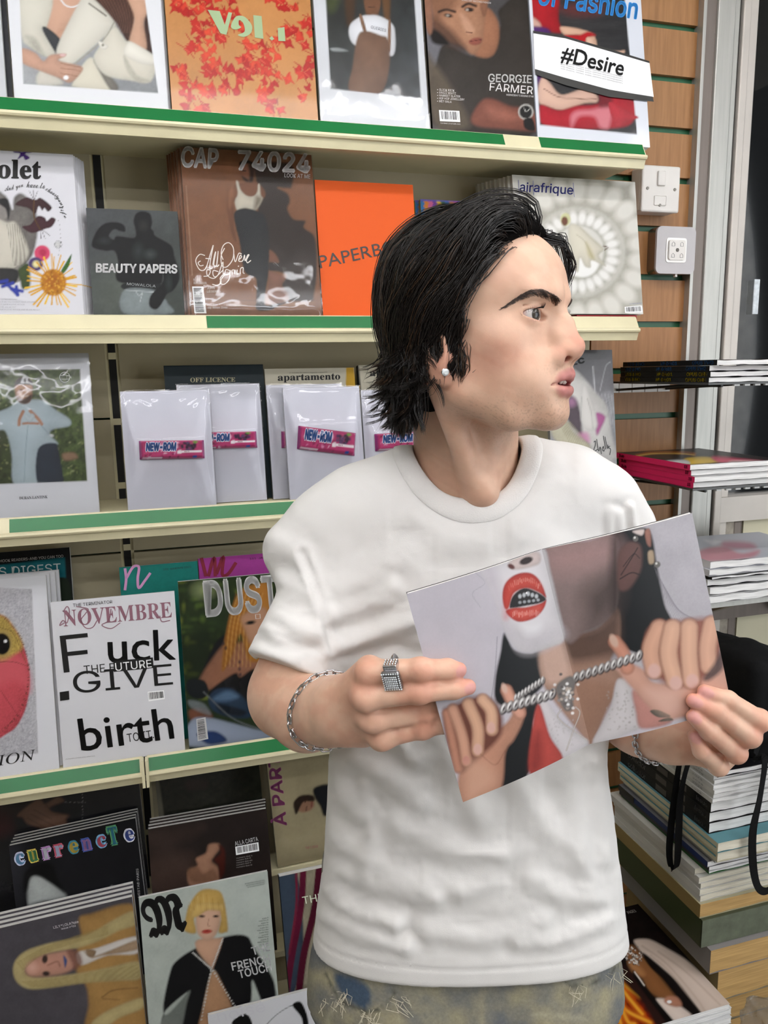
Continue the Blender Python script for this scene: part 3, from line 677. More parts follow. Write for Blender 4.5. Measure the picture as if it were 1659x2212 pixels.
# ---------------------------------------------------------------- second shelf
D = zz(0, 300, 3.95)
def p_violet(P):
    P.fill('dcdce2')
    P.poly(D(-60,490, 40,480, 85,560, 110,600, 120,500, 180,465, 250,520, 310,640, 320,800, 290,960, 240,1050, 180,1100, 150,1130, -80,1120), '6e6a66', 3); P.noise(9, .25, 2)
    P.poly(D(-60,700, 60,710, 140,720, 230,900, 240,1000, 150,1100, 0,1110, -60,1100), 'c9c4b6', 3)
    for k in range(9): P.line(D(60 + 22 * k, 730, 90 + 15 * k, 900, 120 + 12 * k, 1080), 1.2, '5a5650', 1, .7)
    P.ell(*D(25, 600)[0], 14, 22, '8a8580'); P.poly(D(-30,520, 60,510, 85,600, 70,690, 50,600, 0,560), '1c1b1b', 2)
    P.poly(D(95,1150, 160,1080, 190,1180, 150,1225, 110,1210), '8f8a84', 2)
    P.poly(D(150,1120, 240,1060, 260,1180, 250,1270, 190,1280, 170,1210), '3a4a25', 3); P.poly(D(-40,1110, 150,1120, 120,1240, -40,1230), '2b2a2a', 2)
    P.poly(D(130,560, 220,500, 300,520, 350,505, 440,580, 410,620, 380,590, 360,610, 330,575, 300,640, 240,590), '3a1f22', 1.5)
    P.poly(D(190,750, 260,730, 320,660, 380,670, 400,700, 440,670, 475,690, 440,750, 380,770, 330,790, 260,800), '43232a', 1.5)
    P.line(D(290,520, 290,660, 340,770), 2.5, '5a3f1c', 1)
    for q in ((290,520, 250,445), (292,520, 285,440), (294,520, 320,445), (350,770, 350,850), (352,770, 385,850), (354,770, 425,825)): P.line(D(*q), 1, '3d3030', .8)
    P.ell(*D(360, 975)[0], 17, 17, 'd2466a', f=2); P.ell(*D(365, 970)[0], 8, 8, 'b32c50', f=3)
    P.ell(*D(305, 1068)[0], 16, 15, '4a3a6b', f=2); P.ell(*D(308, 1068)[0], 7, 7, 'e8dfa0', f=3)
    for q in ((-40,1230, 60,1210), (20,1260, 110,1230), (60,1240, 150,1330), (100,1280, 190,1300), (150,1330, 140,1260)): P.line(D(*q), 7, '2a3a9a', 2)
    rn = random.Random(2)
    for k in range(30):
        a = k / 30 * 6.283 + rn.uniform(-.1, .1); r0, r1 = 22, rn.uniform(48, 66)
        c = D(455, 1225)[0]; P.line([(c[0] + r0 * math.cos(a), c[1] + r0 * math.sin(a)), (c[0] + r1 * math.cos(a), c[1] + r1 * math.sin(a) * .95)], rn.uniform(2.2, 4.2), rn.choice(['e0a81c', 'efbf2a', 'd9a01a']), .9)
    P.poly(D(520,1130, 560,1060, 610,985, 590,1080, 540,1150), '3e6a2a', 1.2)
    P.ell(*D(455, 1225)[0], 28, 29, 'b8791a', f=2); P.ell(*D(450, 1215)[0], 17, 18, 'a8661a', f=5)
    for k in range(60): a = rn.random() * 6.28; r = 27 * rn.random() ** .5; P.ell(D(455, 1225)[0][0] + r * math.cos(a), D(455, 1225)[0][1] + r * math.sin(a), 1.6, 1.6, rn.choice(['d79a22', '8f5a14', 'e0ab3a']))
    P.poly(D(110,80, 150,90, 190,110, 270,85, 270,115, 215,125, 255,160, 215,180, 195,150, 150,175, 170,125, 120,115), '4a2a78', 1.2)
    P.poly(D(460,890, 490,880, 495,865, 505,885, 530,880, 515,905, 530,930, 500,920, 490,940, 480,915, 460,920, 475,903), 'd0d0d0', 1); P.line(D(460,900, 495,866, 528,905, 492,936, 461,900), .9, '555555', .7)
    for k in range(9): P.ell(*D(500 + 12 * math.sin(k * .35) * 2 - k * 1, 700 + 36 * k)[0], .9, .9, '444444', f=.7)
m = Mag('flower_magazine', 'front white magazine with pressed flowers and a yellow daisy on its cover', 'pressed-flower magazines on the shelf', (-125, 318), (155, 325), (-95, 672), YM, 10, ZBm, thick=.006, spine='d8d8d8', paint=p_violet)
V_ = m
m.text(serif('olet'), (-6, 386), (89, 388), 42, '111111', 'math', .012)
for t, a, b, h in (('And you', (12, 418), (52, 408), 15), ('have to', (57, 405), (97, 408), 13), ('choose', (98, 411), (124, 428), 10), ('your', (117, 428), (131, 452), 9), ('life', (124, 449), (137, 474), 11)):
    m.text(script(t), a, b, h, '222222', 'math')
for k, t in enumerate(('SO EXTRAORDINARY', 'TOLD ME YOU CANNOT HAVE CHILDREN', 'NOT HAVE A LOVE AFFAIR', 'TO BE AN ARTIST', 'HAVE A LOVE AFFAIR AND BE AN ARTIST')): m.text(t, (-4, 648 + 5.6 * k), (-4 + 2.6 * len(t), 648.5 + 5.6 * k), 3.2, '9a9aa0')
m.copies(5, .0026, .0075, jit=.0006, label='copy in the row behind the pressed-flower magazine')
def p_beauty(P):
    P.grad((190, 450), (400, 680), '4b4e50', '3f453f'); P.ell(*D(1000, 1300)[0], 60, 50, '5d645a', f=40, a=.6); P.noise(40, .1)
    P.poly(D(785,880, 830,780, 900,720, 1000,712, 1060,740, 1068,790, 1020,785, 980,770, 950,790, 930,830, 970,860, 1000,830, 1130,845, 1160,820, 1150,750, 1140,700, 1160,640, 1215,617, 1280,640, 1298,710, 1290,760, 1310,790, 1330,830, 1460,910, 1490,1010, 1520,1100, 1530,1200, 1480,1290, 1420,1330, 1380,1420, 1330,1450, 1270,1420, 1300,1330, 1370,1260, 1390,1150, 1360,1240, 1050,1230, 985,1170, 1010,1080, 980,960, 900,955, 800,930), '151516', 1.6)
    P.ell(*D(1180, 960)[0], 9, 14, '2c3231', f=8); P.ell(*D(1280, 985)[0], 10, 8, '39413f', f=7); P.ell(*D(890, 870)[0], 9, 5, '2b2f30', f=6); P.ell(*D(1440, 1230)[0], 5, 14, '2c3331', f=5); P.ell(*D(1225, 740)[0], 8, 10, '262524', f=6)
    P.poly(D(1070,1230, 1360,1235, 1350,1290, 1065,1285), '1e1f20', 1.5); P.poly(D(1065,1285, 1345,1300, 1290,1420, 1330,1450, 1400,1370, 1430,1400, 1465,1490, 1060,1490), '7b8485', 2); P.noise(10, .1)
    P.poly(D(1290,1330, 1390,1250, 1400,1360, 1340,1450, 1275,1425), '131313', 1.5); P.line(D(1070,1290, 1310,1308), 1.6, 'a9b0b0', .8); P.line(D(1160,1305, 1190,1340, 1215,1310, 1195,1390), 1.2, 'b5bcbc', .8)
m = Mag('beauty_magazine', 'small dark grey magazine with a muscular silhouette flexing an arm', 'magazines on the second shelf', (185, 449), (382, 451), (202, 674), YM + .002, 10, ZBm, thick=.010, spine='171717', paint=p_beauty)
m.text('BEAUTY PAPERS', (207, 588), (383, 590), 18, 'e6e6e6', bold=.03, fitcap=(0, .509)); m.text('MOWALOLA', (274, 616), (336, 621), 5.5, '8f9494', fitcap=(0, .509))
m.copies(2, .0006, .011, jit=.0004, label='copy standing behind the dark muscular-silhouette magazine')
Ez = zz(370, 300, 4.74)
def p_cap(P):
    P.fill('86593c')
    P.poly(Ez(870,260, 1230,260, 1235,480, 1180,505, 1090,500, 1190,560, 1215,640, 1190,720, 1250,820, 1370,840, 1360,910, 1460,990, 1490,1150, 1490,1400, 1460,1600, 1430,1660, 1200,1660, 1190,1580, 1130,1500, 1180,1400, 1090,1360, 1000,1350, 1000,1260, 1100,1260, 1000,1140, 900,900, 880,500), '22201f', 3, .93)
    P.poly(Ez(1000,1140, 1060,1170, 1100,1255, 1000,1250), '7d5340', 2); P.poly(Ez(1000,1355, 1110,1390, 1165,1420, 1130,1500, 1190,1590, 1200,1650, 1080,1680, 960,1690, 950,1600, 1000,1500), '8a5c49', 2)
    P.poly(Ez(575,530, 620,490, 700,460, 860,440, 960,540, 920,620, 650,640, 640,720, 640,900, 665,1010, 660,1050, 620,980, 575,740, 568,600), '7a4d33', 2)
    P.poly(Ez(590,520, 640,490, 630,620, 600,720, 580,640), '9a6a4a', 4, .7)
    P.poly(Ez(662,440, 685,438, 710,520, 770,580, 840,585, 880,540, 888,470, 905,470, 915,570, 935,620, 860,735, 760,710, 680,740, 650,640, 680,560), 'cfc8b6', 1.6)
    P.poly(Ez(870,590, 930,615, 860,730, 850,680), '6a5c4a', 5, .8)
    P.poly(Ez(700,240, 770,215, 840,250, 855,330, 830,430, 780,445, 740,420, 705,360), '835640', 2); P.poly(Ez(700,240, 770,215, 845,250, 850,330, 830,280, 780,250, 705,270), '0c0908', 1.5); P.poly(Ez(790,260, 850,300, 840,420, 800,440, 800,350), '1b1412', 3, .9); P.poly(Ez(725,380, 790,420, 780,442, 740,420), '1f1612', 2, .85)
    P.line(Ez(725,325, 765,330), 1.6, '21160f', .9)
    P.poly(Ez(645,760, 740,710, 880,740, 960,800, 1000,1000, 1000,1260, 990,1420, 975,1500, 960,1690, 1060,1700, 1040,1740, 960,1755, 880,1745, 870,1640, 870,1440, 800,1400, 740,1330, 700,1060, 660,900), '25272a', 1.8)
    P.poly(Ez(870,1690, 960,1720, 1070,1690, 1210,1665, 1100,1710, 1000,1755, 880,1750), '1a1818', 2)
    P.line(Ez(215,1400, 150,480), .8, 'c7a285', .8, .7); P.line(Ez(120,1650, 1500,1660), .8, '5c3c2a', .8, .5)
m = Mag('style_magazine', 'shrink-wrapped brown magazine with a man in a white vest casting a long shadow', 'magazines on the second shelf', (387, 317), (671, 334), (415, 677), YM, 10, ZBm, thick=.007, spine='cfcfca', paint=p_cap, shiny=M_PRINT_SHINY)
m.text('CAP', (390, 359), (471, 364), 41, 'e8e6e4', bold=.03, fitcap=(0, .509)); m.text('74024', (512, 366), (670, 373), 40, 'e8e6e4', bold=.03, fitcap=(0, .509), off=.0006)
hd = Ez(700,245, 770,215, 845,250, 850,330, 840,250, 842,275, 790,240, 705,265)
m.text('LOOK AT ME', (614, 383), (670, 386), 8.5, 'e2e0de', bold=.012, fitcap=(0, .509))
m.strokes([Ez(330,1295, 295,1300, 275,1270, 300,1250), Ez(345,1195, 290,1185, 250,1250, 290,1340, 350,1330, 400,1180, 430,1090, 400,1250, 395,1330, 420,1320), Ez(400,1230, 350,1225), Ez(425,1290, 440,1200, 455,1160, 435,1290, 465,1290, 480,1150, 465,1300, 490,1290),
           Ez(545,1120, 510,1200, 520,1300, 570,1310, 630,1230, 635,1120, 590,1065, 535,1090, 510,1170, 530,1240), Ez(640,1180, 655,1260, 690,1175, 720,1180), Ez(690,1240, 720,1210, 705,1195, 690,1250, 730,1250, 750,1190, 755,1250, 780,1195, 795,1190, 770,1240, 780,1270, 815,1245),
           Ez(330,1410, 380,1400, 400,1350, 365,1345, 370,1400, 430,1430, 480,1390, 520,1280, 530,1270, 530,1370, 545,1395), Ez(480,1360, 430,1350, 430,1400, 460,1410, 530,1345), Ez(600,1350, 560,1340, 550,1390, 590,1385, 605,1345, 590,1440, 540,1490, 500,1470, 540,1400, 600,1380), Ez(420,1490, 470,1500, 510,1470, 500,1430, 530,1390),
           Ez(625,1390, 620,1350, 645,1345, 650,1385, 655,1340), Ez(675,1340, 670,1385, 690,1380), Ez(685,1310, 690,1300), Ez(705,1385, 710,1330, 735,1320, 735,1370, 750,1380)], 1.9, 'ece4da')
for t, a, b, h in (('N.20', (418, 607), (432, 607), 5), ('S/F 2025', (418, 614), (446, 614), 5), ('JOHN', (447, 625), (464, 625), 5), ('LEGEND', (447, 632), (473, 632), 5), ('by Milan Zrnic', (450, 668), (492, 668), 6)): m.text(t, a, b, h, 'd8cfc6')
m.barcode([(415, 619), (439, 619), (446, 677), (420, 677)], vertical=False, seed=5); m.wrap(seed=8)
m.copies(6, -.0035, .0092, jit=.0015, label='shrink-wrapped copy in the row behind the brown white-vest magazine')
def p_paper(P): P.fill('ee5f12')
m = Mag('orange_magazine', 'plain bright orange magazine with black slanted title', 'magazines on the second shelf', (676, 388), (888, 391), (701, 678), YM + .012, 9, ZBm, thick=.008, spine='c2440c', paint=p_paper, shiny=M_PRINT_MATT)
m.text('PAPERBOY', (692, 580), (884, 538), 27, '1d1310', 'bf', fitcap=(0, .509))
def p_comic(P):
    P.fill('e3b529'); cs = ['2f6f4f', '3b7cb8', 'e08a3a', 'd56a9b', '7a4aa0', 'e9c23a']
    for k in range(14): P.line([(905 + 9 * k + 3 * ((j % 2) * 2 - 1), 425 + 5 * j) for j in range(60)], 9.2, cs[k % 6], .8, sm=False)
    P.poly([(940, 445), (965, 438), (1000, 442), (1040, 440), (1040, 480), (950, 486), (935, 470)], '1f1a1d', 2); P.line([(948, 450), (946, 470)], 6, 'f2f2f2', .8); P.ell(965, 460, 10, 9, 'f2f2f2'); P.ell(965, 460, 4, 4, '1f1a1d'); P.line([(985, 450), (1000, 470)], 6, 'f2f2f2', .8)
    P.line([(897, 431), (1060, 436)], 5, '6c63b5', 1)
m = Mag('comic_magazine', 'small comic with zigzag rainbow stripes and yellow spine', 'magazines on the second shelf', (905, 430), (1022, 436), (925, 678), YM + .055, 9, ZBm, thick=.008, spine='e2bb25', paint=p_comic); m.copies(1, -.006, .010, label='second zigzag comic standing behind the first')
Fz = zz(1000, 360, 3.95)
def p_afrique(P):
    P.fill('b3b0a4'); c = Fz(980, 730)[0]; rn = random.Random(5)
    for ring, (r0, r1, n, c1, off) in enumerate(((178, 250, 20, 'e2e1da', .1), (118, 172, 22, 'dedcd3', 0))):
        for k in range(n):
            a = (k + off) / n * 6.283; am = a + 3.14 / n; rm = (r0 + r1) / 2
            P.ell(c[0] + rm * math.cos(am) * .94, c[1] + rm * math.sin(am) * .94, (r1 - r0) / 2 * .92, rm * 3.14 / n * .86, c1, math.degrees(am), f=6)
    P.ell(c[0], c[1], 103, 98, 'c4c2b8', f=3); P.ell(c[0], c[1], 91, 87, 'b9b7ac', f=2)
    for k in range(26):
        a = k / 26 * 6.283; P.ell(c[0] + 76 * math.cos(a), c[1] + 74 * math.sin(a), 14, 8.2, 'eeede8', math.degrees(a), f=3.5)
    P.ell(c[0] + 2, c[1], 60, 58, 'b5b3a6', f=3); P.ell(c[0] + 2, c[1] - 3, 54, 54, 'd9d8d0', f=3); P.ell(c[0] + 10, c[1] + 24, 34, 30, 'f2f2ee', f=3)
    P.poly(Fz(900,520, 980,500, 1100,600, 1200,700, 1160,760, 1220,850, 1100,800, 1090,860, 1040,850, 1000,780, 980,900, 920,800), 'd6d1bf', 2); P.poly(Fz(1050,640, 1110,740, 1120,790, 1070,760), 'b9ae83', 4, .8)
    P.line(Fz(970,580, 1040,640, 1110,780), 1.6, 'a89f84', 1.5, .7); P.line(Fz(1000,520, 1100,620, 1190,700), 1.4, 'bdb6a0', 1.5, .8)
    P.ell(*Fz(875, 450)[0], 11, 14, 'cfcf9d', f=1.5); P.ell(*Fz(868, 465)[0], 7, 10, '6e4432', f=1.5); P.line(Fz(1195,675, 1235,690, 1210,710), 2, '5a3a2c', 1)
    P.noise(90, .08)
m = Mag('travel_magazine', 'front cream magazine with a sculpted spiral of white cushions on its cover', 'cream spiral-cover magazines on the shelf', (1100, 377), (1366, 388), (1131, 676), YM, 10, ZBm + .0078, thick=.0095, spine='cfccc4', paint=p_afrique)
m.text('air', (1122, 414), (1150, 416), 21, '17218a', bold=.008); m.text('afrique', (1152, 420), (1237, 426), 26, '17218a', bold=.008)
for x in (1119.5, 1151, 1238): m.strokes([[(x, 389 + (x - 1119) * .05), (x + 2, 420 + (x - 1119) * .05)]], 1.0, '4a56a8')
m.barcode([(1349, 663), (1386, 660), (1388, 675), (1350, 676)], seed=8); m.text('8 779803 309867', (1360, 658), (1386, 656), 2.4, '6a6ea0')
m.copies(8, -.0045, .0102, jit=.0006, label='copy in the row behind the cream spiral-cover magazine')

# ---------------------------------------------------------------- third shelf
K = zz(0, 700, 2.0)
def p_heart(P):
    P.fill('e6e8ee')
    def ph(P):
        P.fill('4a5a30'); P.noise(9, .9, 3); P.poly(K(-60,420, 60,400, 120,690, -60,690), '3b3f2c', 10, .6)
        rn = random.Random(9)
        for k in range(260): P.ell(-10 + rn.random() * 200, 770 + rn.random() * 280, rn.uniform(1, 4), rn.uniform(1, 3), rn.choice(['6f7d44', '2b3720', '87935a', '3e4b2a', 'a3a878']), rn.uniform(0, 180), f=1.5, a=.7)
        P.poly(K(-40,400, 40,360, 90,330, 180,330, 240,370, 300,410, 300,440, 230,455, 215,480, 250,520, 180,540, 160,690, 60,690, 50,560, 20,460, -40,470), 'b9c9d0', 2.5)
        P.line(K(120,440, 110,560, 105,680), 1.5, '8ea0aa', 1.5, .8); P.line(K(215,480, 180,440), 2, '8ea0aa', 1.5, .8)
        P.poly(K(165,540, 240,515, 255,560, 270,640, 265,690, 165,690), '2d3644', 2)
        P.poly(K(65,270, 75,240, 110,232, 138,250, 140,300, 130,335, 105,345, 80,335, 66,300), 'a87a5c', 2); P.poly(K(62,270, 75,238, 110,230, 140,248, 145,285, 135,265, 80,262), '1d1712', 1.6); P.poly(K(75,310, 100,325, 135,305, 132,330, 108,345, 80,335), '2a1d16', 2, .85); P.line(K(92,312, 120,310), 2, 'e2d6ca', .9)
        P.ell(*K(90, 285)[0], 2, 1.4, '20150f'); P.ell(*K(120, 284)[0], 2, 1.4, '20150f')
        P.line(K(82,435, 85,410, 100,378), 7, 'b98a70', 1.5); P.line(K(180,432, 165,410, 130,375), 7, 'b98a70', 1.5); P.line(K(100,430, 125,428, 165,430), 5, 'b07f66', 1.5)
        P.poly(K(105,400, 115,388, 126,398, 138,386, 150,400, 128,425), 'c5d2d8', 1.5)
        P.poly(K(270,560, 320,555, 335,580, 280,590), '9a7a60', 3)
    P.clip_in(K(-100,200, 345,195, 377,678, -100,695), ph, 1.2)
m = Mag('photo_book', 'large shrink-wrapped white photo book of a man making a heart with his hands', 'magazines on the third shelf', (-60, 765), (196, 769), (-45, 1116), YM, 10, ZC, thick=.012, spine='d5d5d8', paint=p_heart, shiny=M_PRINT_SHINY)
m.text(serif('DURAN LANTINK'), (42, 1079), (103, 1076), 6, '3a3a40', 'math'); m.strokes([[(140 + 11 * math.cos(a), 815 + 11 * math.sin(a)) for a in np.linspace(0, 6.283, 20)], [(130, 811), (150, 811)], [(130, 819), (150, 819)]], 1.1, 'd5dad2'); m.text('TTA', (143, 818), (155, 818), 6, 'd5dad2'); m.wrap(seed=12)
M_WRAPWHITE = mat('white_card', 'dfe0ea', .35, noise=.02, nscale=12, coat=.6, coat_rough=.06, bump=.06, bscale=14)
def candy(mg, tl, tr, bl, seed=0):
    e = mg; a = e.loc(*tl); b = e.loc(*tr); c = e.loc(*bl)
    ux = (b - a); w = np.linalg.norm(ux); ux /= w; uz = a - c; h = np.linalg.norm(uz); uz /= h
    # wrapped bar: rounded box with crimped flat ends, printed face
    nx, nz = 60, 18
    gx, gz = np.meshgrid(np.linspace(0, 1, nx + 1), np.linspace(0, 1, nz + 1)); gx = gx.ravel(); gz = gz.ravel()
    dep = .011 * np.minimum(1, np.minimum(gx, 1 - gx) * 22) * np.minimum(1, (np.minimum(gz, 1 - gz) * 9 + .15)) + .0012
    V = c + gx[:, None] * w * ux + gz[:, None] * h * uz; V[:, 1] = -dep - .001
    P = Paint(gx * 142, (1 - gz) * 40); P.fill('b03468'); P.noise(14, .25, seed); rn = random.Random(seed + 1)
    for k in range(26): x = rn.uniform(8, 85); y = rn.uniform(2, 38); P.poly([(x, y), (x + rn.uniform(3, 8), y + rn.uniform(-3, 3)), (x + rn.uniform(-2, 3), y + rn.uniform(3, 7))], rn.choice(['d98ab0', 'e8b5cd', '7d1d47', '93265a']), .8)
    P.line([(20, 16), (78, 13)], 13, 'e2a9c4', 1.5, .8)
    for k in range(24): a_ = rn.random() * 6.28; r = rn.random() ** .5; P.ell(108 + 16 * r * math.cos(a_), 14 + 9 * r * math.sin(a_), 3.1, 3.1, rn.choice(['3a1f3d', '4d2a55', '2b1730', '5d3a66'])); 
    P.ell(122, 5, 5, 3, '6a9a3a'); P.line([(92, 26), (134, 25)], 4.5, 'ece5ea', .8); P.poly([(82, 24), (90, 22), (91, 29), (83, 30)], 'efe8ec', .8); P.poly([(116, 35), (124, 34), (124, 39), (116, 39)], '2f55a8', .6); P.line([(6, 37), (48, 38)], 2, 'efe3ea', .6)
    P.line([(2, 0), (2, 40)], 5, '6a2a70', 1, .7); P.line([(140, 0), (140, 40)], 4, '6a2a70', 1, .7)
    i = (np.arange(nx)[None, :] + (np.arange(nz) * (nx + 1))[:, None]).ravel(); Fq = np.stack([i, i + 1, i + nx + 2, i + nx + 1], 1)
    o = mesh_obj('candy_bar', V, Fq, M_PRINT_SHINY, e.root, smooth=True, cols=P.C)
    Vt, Ft = glyphs('NEW-ROM', 'sans', .05); Vt2, _ = glyphs('NEW-ROM', 'sans', .10)
    for Vx, (cc, oo) in ((Vt2, ('f0eef4', .0135)), (Vt, ('2558a0', .0139))):
        x0, x1 = Vt[:, 0].min(), Vt[:, 0].max(); tx = .10 + .46 * (Vx[:, 0] - x0) / (x1 - x0); tz = .44 + .40 * (Vx[:, 1]) / .509
        W = c + (tx + .03 * (tz - .5))[:, None] * w * ux + tz[:, None] * h * uz; W[:, 1] = -oo
        mesh_obj('lettering', W, Ft if Vx is Vt else _, flat_mat(cc), o)
    Vx, Fx = glyphs('뉴-롬 껌', 'sans', .02)
    Vx, Fx = glyphs('ADULTS', 'sans', .02); x0, x1 = Vx[:, 0].min(), Vx[:, 0].max(); tx = .68 + .08 * (Vx[:, 0] - x0) / (x1 - x0); tz = .33 + .06 * Vx[:, 1] / .509
    W = c + tx[:, None] * w * ux + tz[:, None] * h * uz; W[:, 1] = -.0135; mesh_obj('lettering', W, Fx, flat_mat('8a1f3a'), o)
def pack(label, tl, tr, bl, Y, cd, seed, thick=.009):
    m = Mag('wrapped_magazine', label, 'blank white magazines wrapped with a candy bar', tl, tr, bl, Y, 10, ZC, thick=thick, spine='c9cad2', paint=lambda P: P.fill('dcdde8').noise(200, .05, seed), shiny=M_PRINT_SHINY, step=8)
    candy(m, *cd, seed=seed); a, b, c = (m.loc(*q) for q in cd)
    m.wrap(amp=.003, seed=seed + 20, lift=.0015, tent=(a[0] - .002, b[0] + .002, min(c[2], b[2] - .03) - .002, max(a[2], b[2]) + .002, .0150)); return m
pack('blank white wrapped magazine with candy bar, next to the heart-hands book', (260, 846), (452, 842), (275, 1095), YM, ((300, 953), (440, 951), (302, 993)), 1)
pack('blank white wrapped magazine with candy bar in front of the dark green cover', (378, 832), (557, 829), (402, 1086), YM + .031, ((415, 935), (553, 932), (418, 971)), 2)
pack('blank white wrapped magazine with candy bar in front of the yellow-edged cream cover', (610, 838), (775, 835), (627, 1072), YM, ((644, 920), (768, 936), (641, 970)), 4)
pack('blank white wrapped magazine half hidden beside the dark green magazine spine', (572, 832), (735, 828), (593, 1073), YM + .031, ((607, 932), (730, 935), (608, 968)), 3)
pack('blank white wrapped magazine by the wavy hair above the white shoulder', (778, 843), (945, 838), (795, 1065), YM, ((808, 938), (945, 930), (810, 975)), 5)
def p_off(P): P.fill('16252a')
m = Mag('dark_magazine', 'dark green magazine with cream serif title behind white packs', 'magazines on the third shelf', (352, 790), (567, 791), (375, 1084), YM + .050, 10, ZC, thick=.012, spine='101a1d', paint=p_off, shiny=M_PRINT)
m.text(serif('OFF LICENCE'), (411, 826), (508, 825), 10, 'e6e0ba', 'math', .004)
def p_apart(P): P.fill('d2ccb8'); P.poly([(748, 790), (764, 790), (790, 1000), (747, 830)], 'd3a52a', 1, sm=False)
m = Mag('interiors_magazine', 'cream magazine with bold serif title and yellow stripe on its edge', 'cream interiors magazines on the third shelf', (569, 797), (763, 794), (592, 1078), YM + .050, 10, ZC, thick=.013, spine='b8b29c', paint=p_apart, shiny=M_PRINT_MATT)
m.text(serif('apartamento'), (600, 827), (735, 824), 18, '18181a', 'math', .006); m.text('an everyday life interiors magazine — issue #35', (625, 807.5), (707, 806), 3.4, '6b675c')
m = Mag('interiors_magazine', 'cream magazine with bold serif title and black yellow-lettered spine', 'cream interiors magazines on the third shelf', (770, 789), (975, 786), (795, 1078), YM + .050, 10, ZC, thick=.014, spine='151513', paint=lambda P: P.fill('d2ccb8').line([(770, 785), (797, 1080)], 9, '161613', .8, sm=False), shiny=M_PRINT_MATT)
m.text(serif('apartamento'), (799, 817), (940, 812), 18, '18181a', 'math', .006)
for k in range(4): m.text(('Featuring Conny', 'Honey Dordeo', 'Ograma Glory, Justi', 'with Thora')[k], (792 + k % 2 * 6, 829 + 5.6 * k), (826, 828.5 + 5.6 * k), 4, '6b675c')
G = zz(1200, 720, 5.823)
def p_hollis(P):
    P.grad((1290, 760), (1320, 900), '5c5a5e', '8d8c90'); P.poly(G(540,780, 740,740, 800,1300, 700,1250, 640,900), '8f8f93', 4)
    for k in range(9): P.line(G(540 + 40 * k, 760, 640 + 30 * k, 1150), 1.2, 'bdbdc0', 1, .6); P.line(G(760 - 10 * k, 760 + 30 * k, 560 + 20 * k, 860 + 40 * k), 1.0, 'a8a8ac', 1, .5)
    P.line(G(470,420, 500,760), 3, 'b7b7ba', 1); P.line(G(690,360, 640,400, 610,500, 560,720), 2, 'a7a7aa', 1)
    P.poly(G(-100,200, 220,440, 300,500, 400,610, 540,780, 640,900, 690,1150, 740,1400, 830,1700, 500,1500, 300,1300, 0,1300), 'cbc8c4', 3)
    P.poly(G(150,800, 260,830, 330,1050, 340,1250, 420,1400, 280,1250, 150,1100), '42303a', 4); P.poly(G(160,820, 240,820, 250,900, 160,920), 'a8739a', 6, .7); P.poly(G(280,1270, 400,1250, 430,1370, 330,1340), 'c77fa6', 5, .8)
    P.poly(G(510,1000, 625,1050, 570,1200, 520,1280, 500,1160), 'a24a86', 3); P.poly(G(330,720, 400,700, 530,1140, 420,1220, 320,1080), 'd5d2cd', 3); P.line(G(400,820, 450,1000, 470,1200), 1.5, '9a9792', 1.5, .8); P.line(G(330,800, 320,1060), 1.5, '9a9792', 1.5, .8)
    P.poly(G(-60,1150, 120,1080, 240,1250, 440,1420, 300,1500, 0,1350), 'b9b39a', 4); 
    for k in range(8): P.line(G(30 + 22 * k, 1120, 120 + 26 * k, 1260, 200 + 30 * k, 1420), 1.2, '96906f', 1, .7)
    P.poly(G(720,1600, 830,1580, 850,1750, 740,1750), '8c8c90', 4, .7)
m = Mag('music_magazine', 'grey glossy magazine of a long-haired figure in a white shirt', 'magazines on the third shelf', (1175, 757), (1317, 750), (1199, 1060), YM + .02, 8, ZC, thick=.010, spine='777777', paint=p_hollis, shiny=M_PRINT_SHINY)
m.text('2c', (1233, 791), (1264, 784), 17, '161616', bold=.03)
m.text('032c', (1200, 794), (1232, 791), 17, '161616', bold=.03)
m.strokes([G(480,1370, 500,1355, 500,1400, 480,1480, 530,1460), G(515,1330, 540,1480, 560,1430, 575,1520), G(600,1420, 585,1460, 610,1480, 600,1420), G(600,1290, 630,1460), G(620,1300, 650,1450), G(655,1400, 660,1450), G(685,1420, 660,1430, 690,1460, 680,1530)], 2.2, '121214')

# ---------------------------------------------------------------- fourth shelf
J = zz(0, 1150, 2.0)
def p_digest(P):
    P.fill('15171a'); P.poly(J(-80,150, 280,108, 285,198, -80,210), '127683', 1, sm=False); P.poly(J(-80,210, 45,204, 46,215, -80,222), 'a82a2a', 1, sm=False); P.poly(J(230,210, 290,200, 310,290, 240,295), '1d2a1c', 2); P.noise(30, .2)
m = Mag('digest_magazine', 'black magazine with a teal title band behind the shiny bird cover', 'magazines on the fourth shelf', (-130, 1203), (152, 1189), (-105, 1590), YM + .060, 10, ZD, thick=.014, spine='111', paint=p_digest) if False else Mag('digest_magazine', 'black magazine with a teal title band behind the bead bird cover', 'magazines on the fourth shelf', (-130, 1203), (152, 1189), (-105, 1590), YM + .060, 10, ZD, thick=.014, spine='111111', paint=p_digest)
m.text("READER'S DIGEST", (-127, 1254), (132, 1236), 20, 'd9e4e4', fitcap=(0, .509)); m.text('HOOK READERS–AND YOU CAN TOO', (0, 1215), (137, 1204), 6, 'c9c9c9')
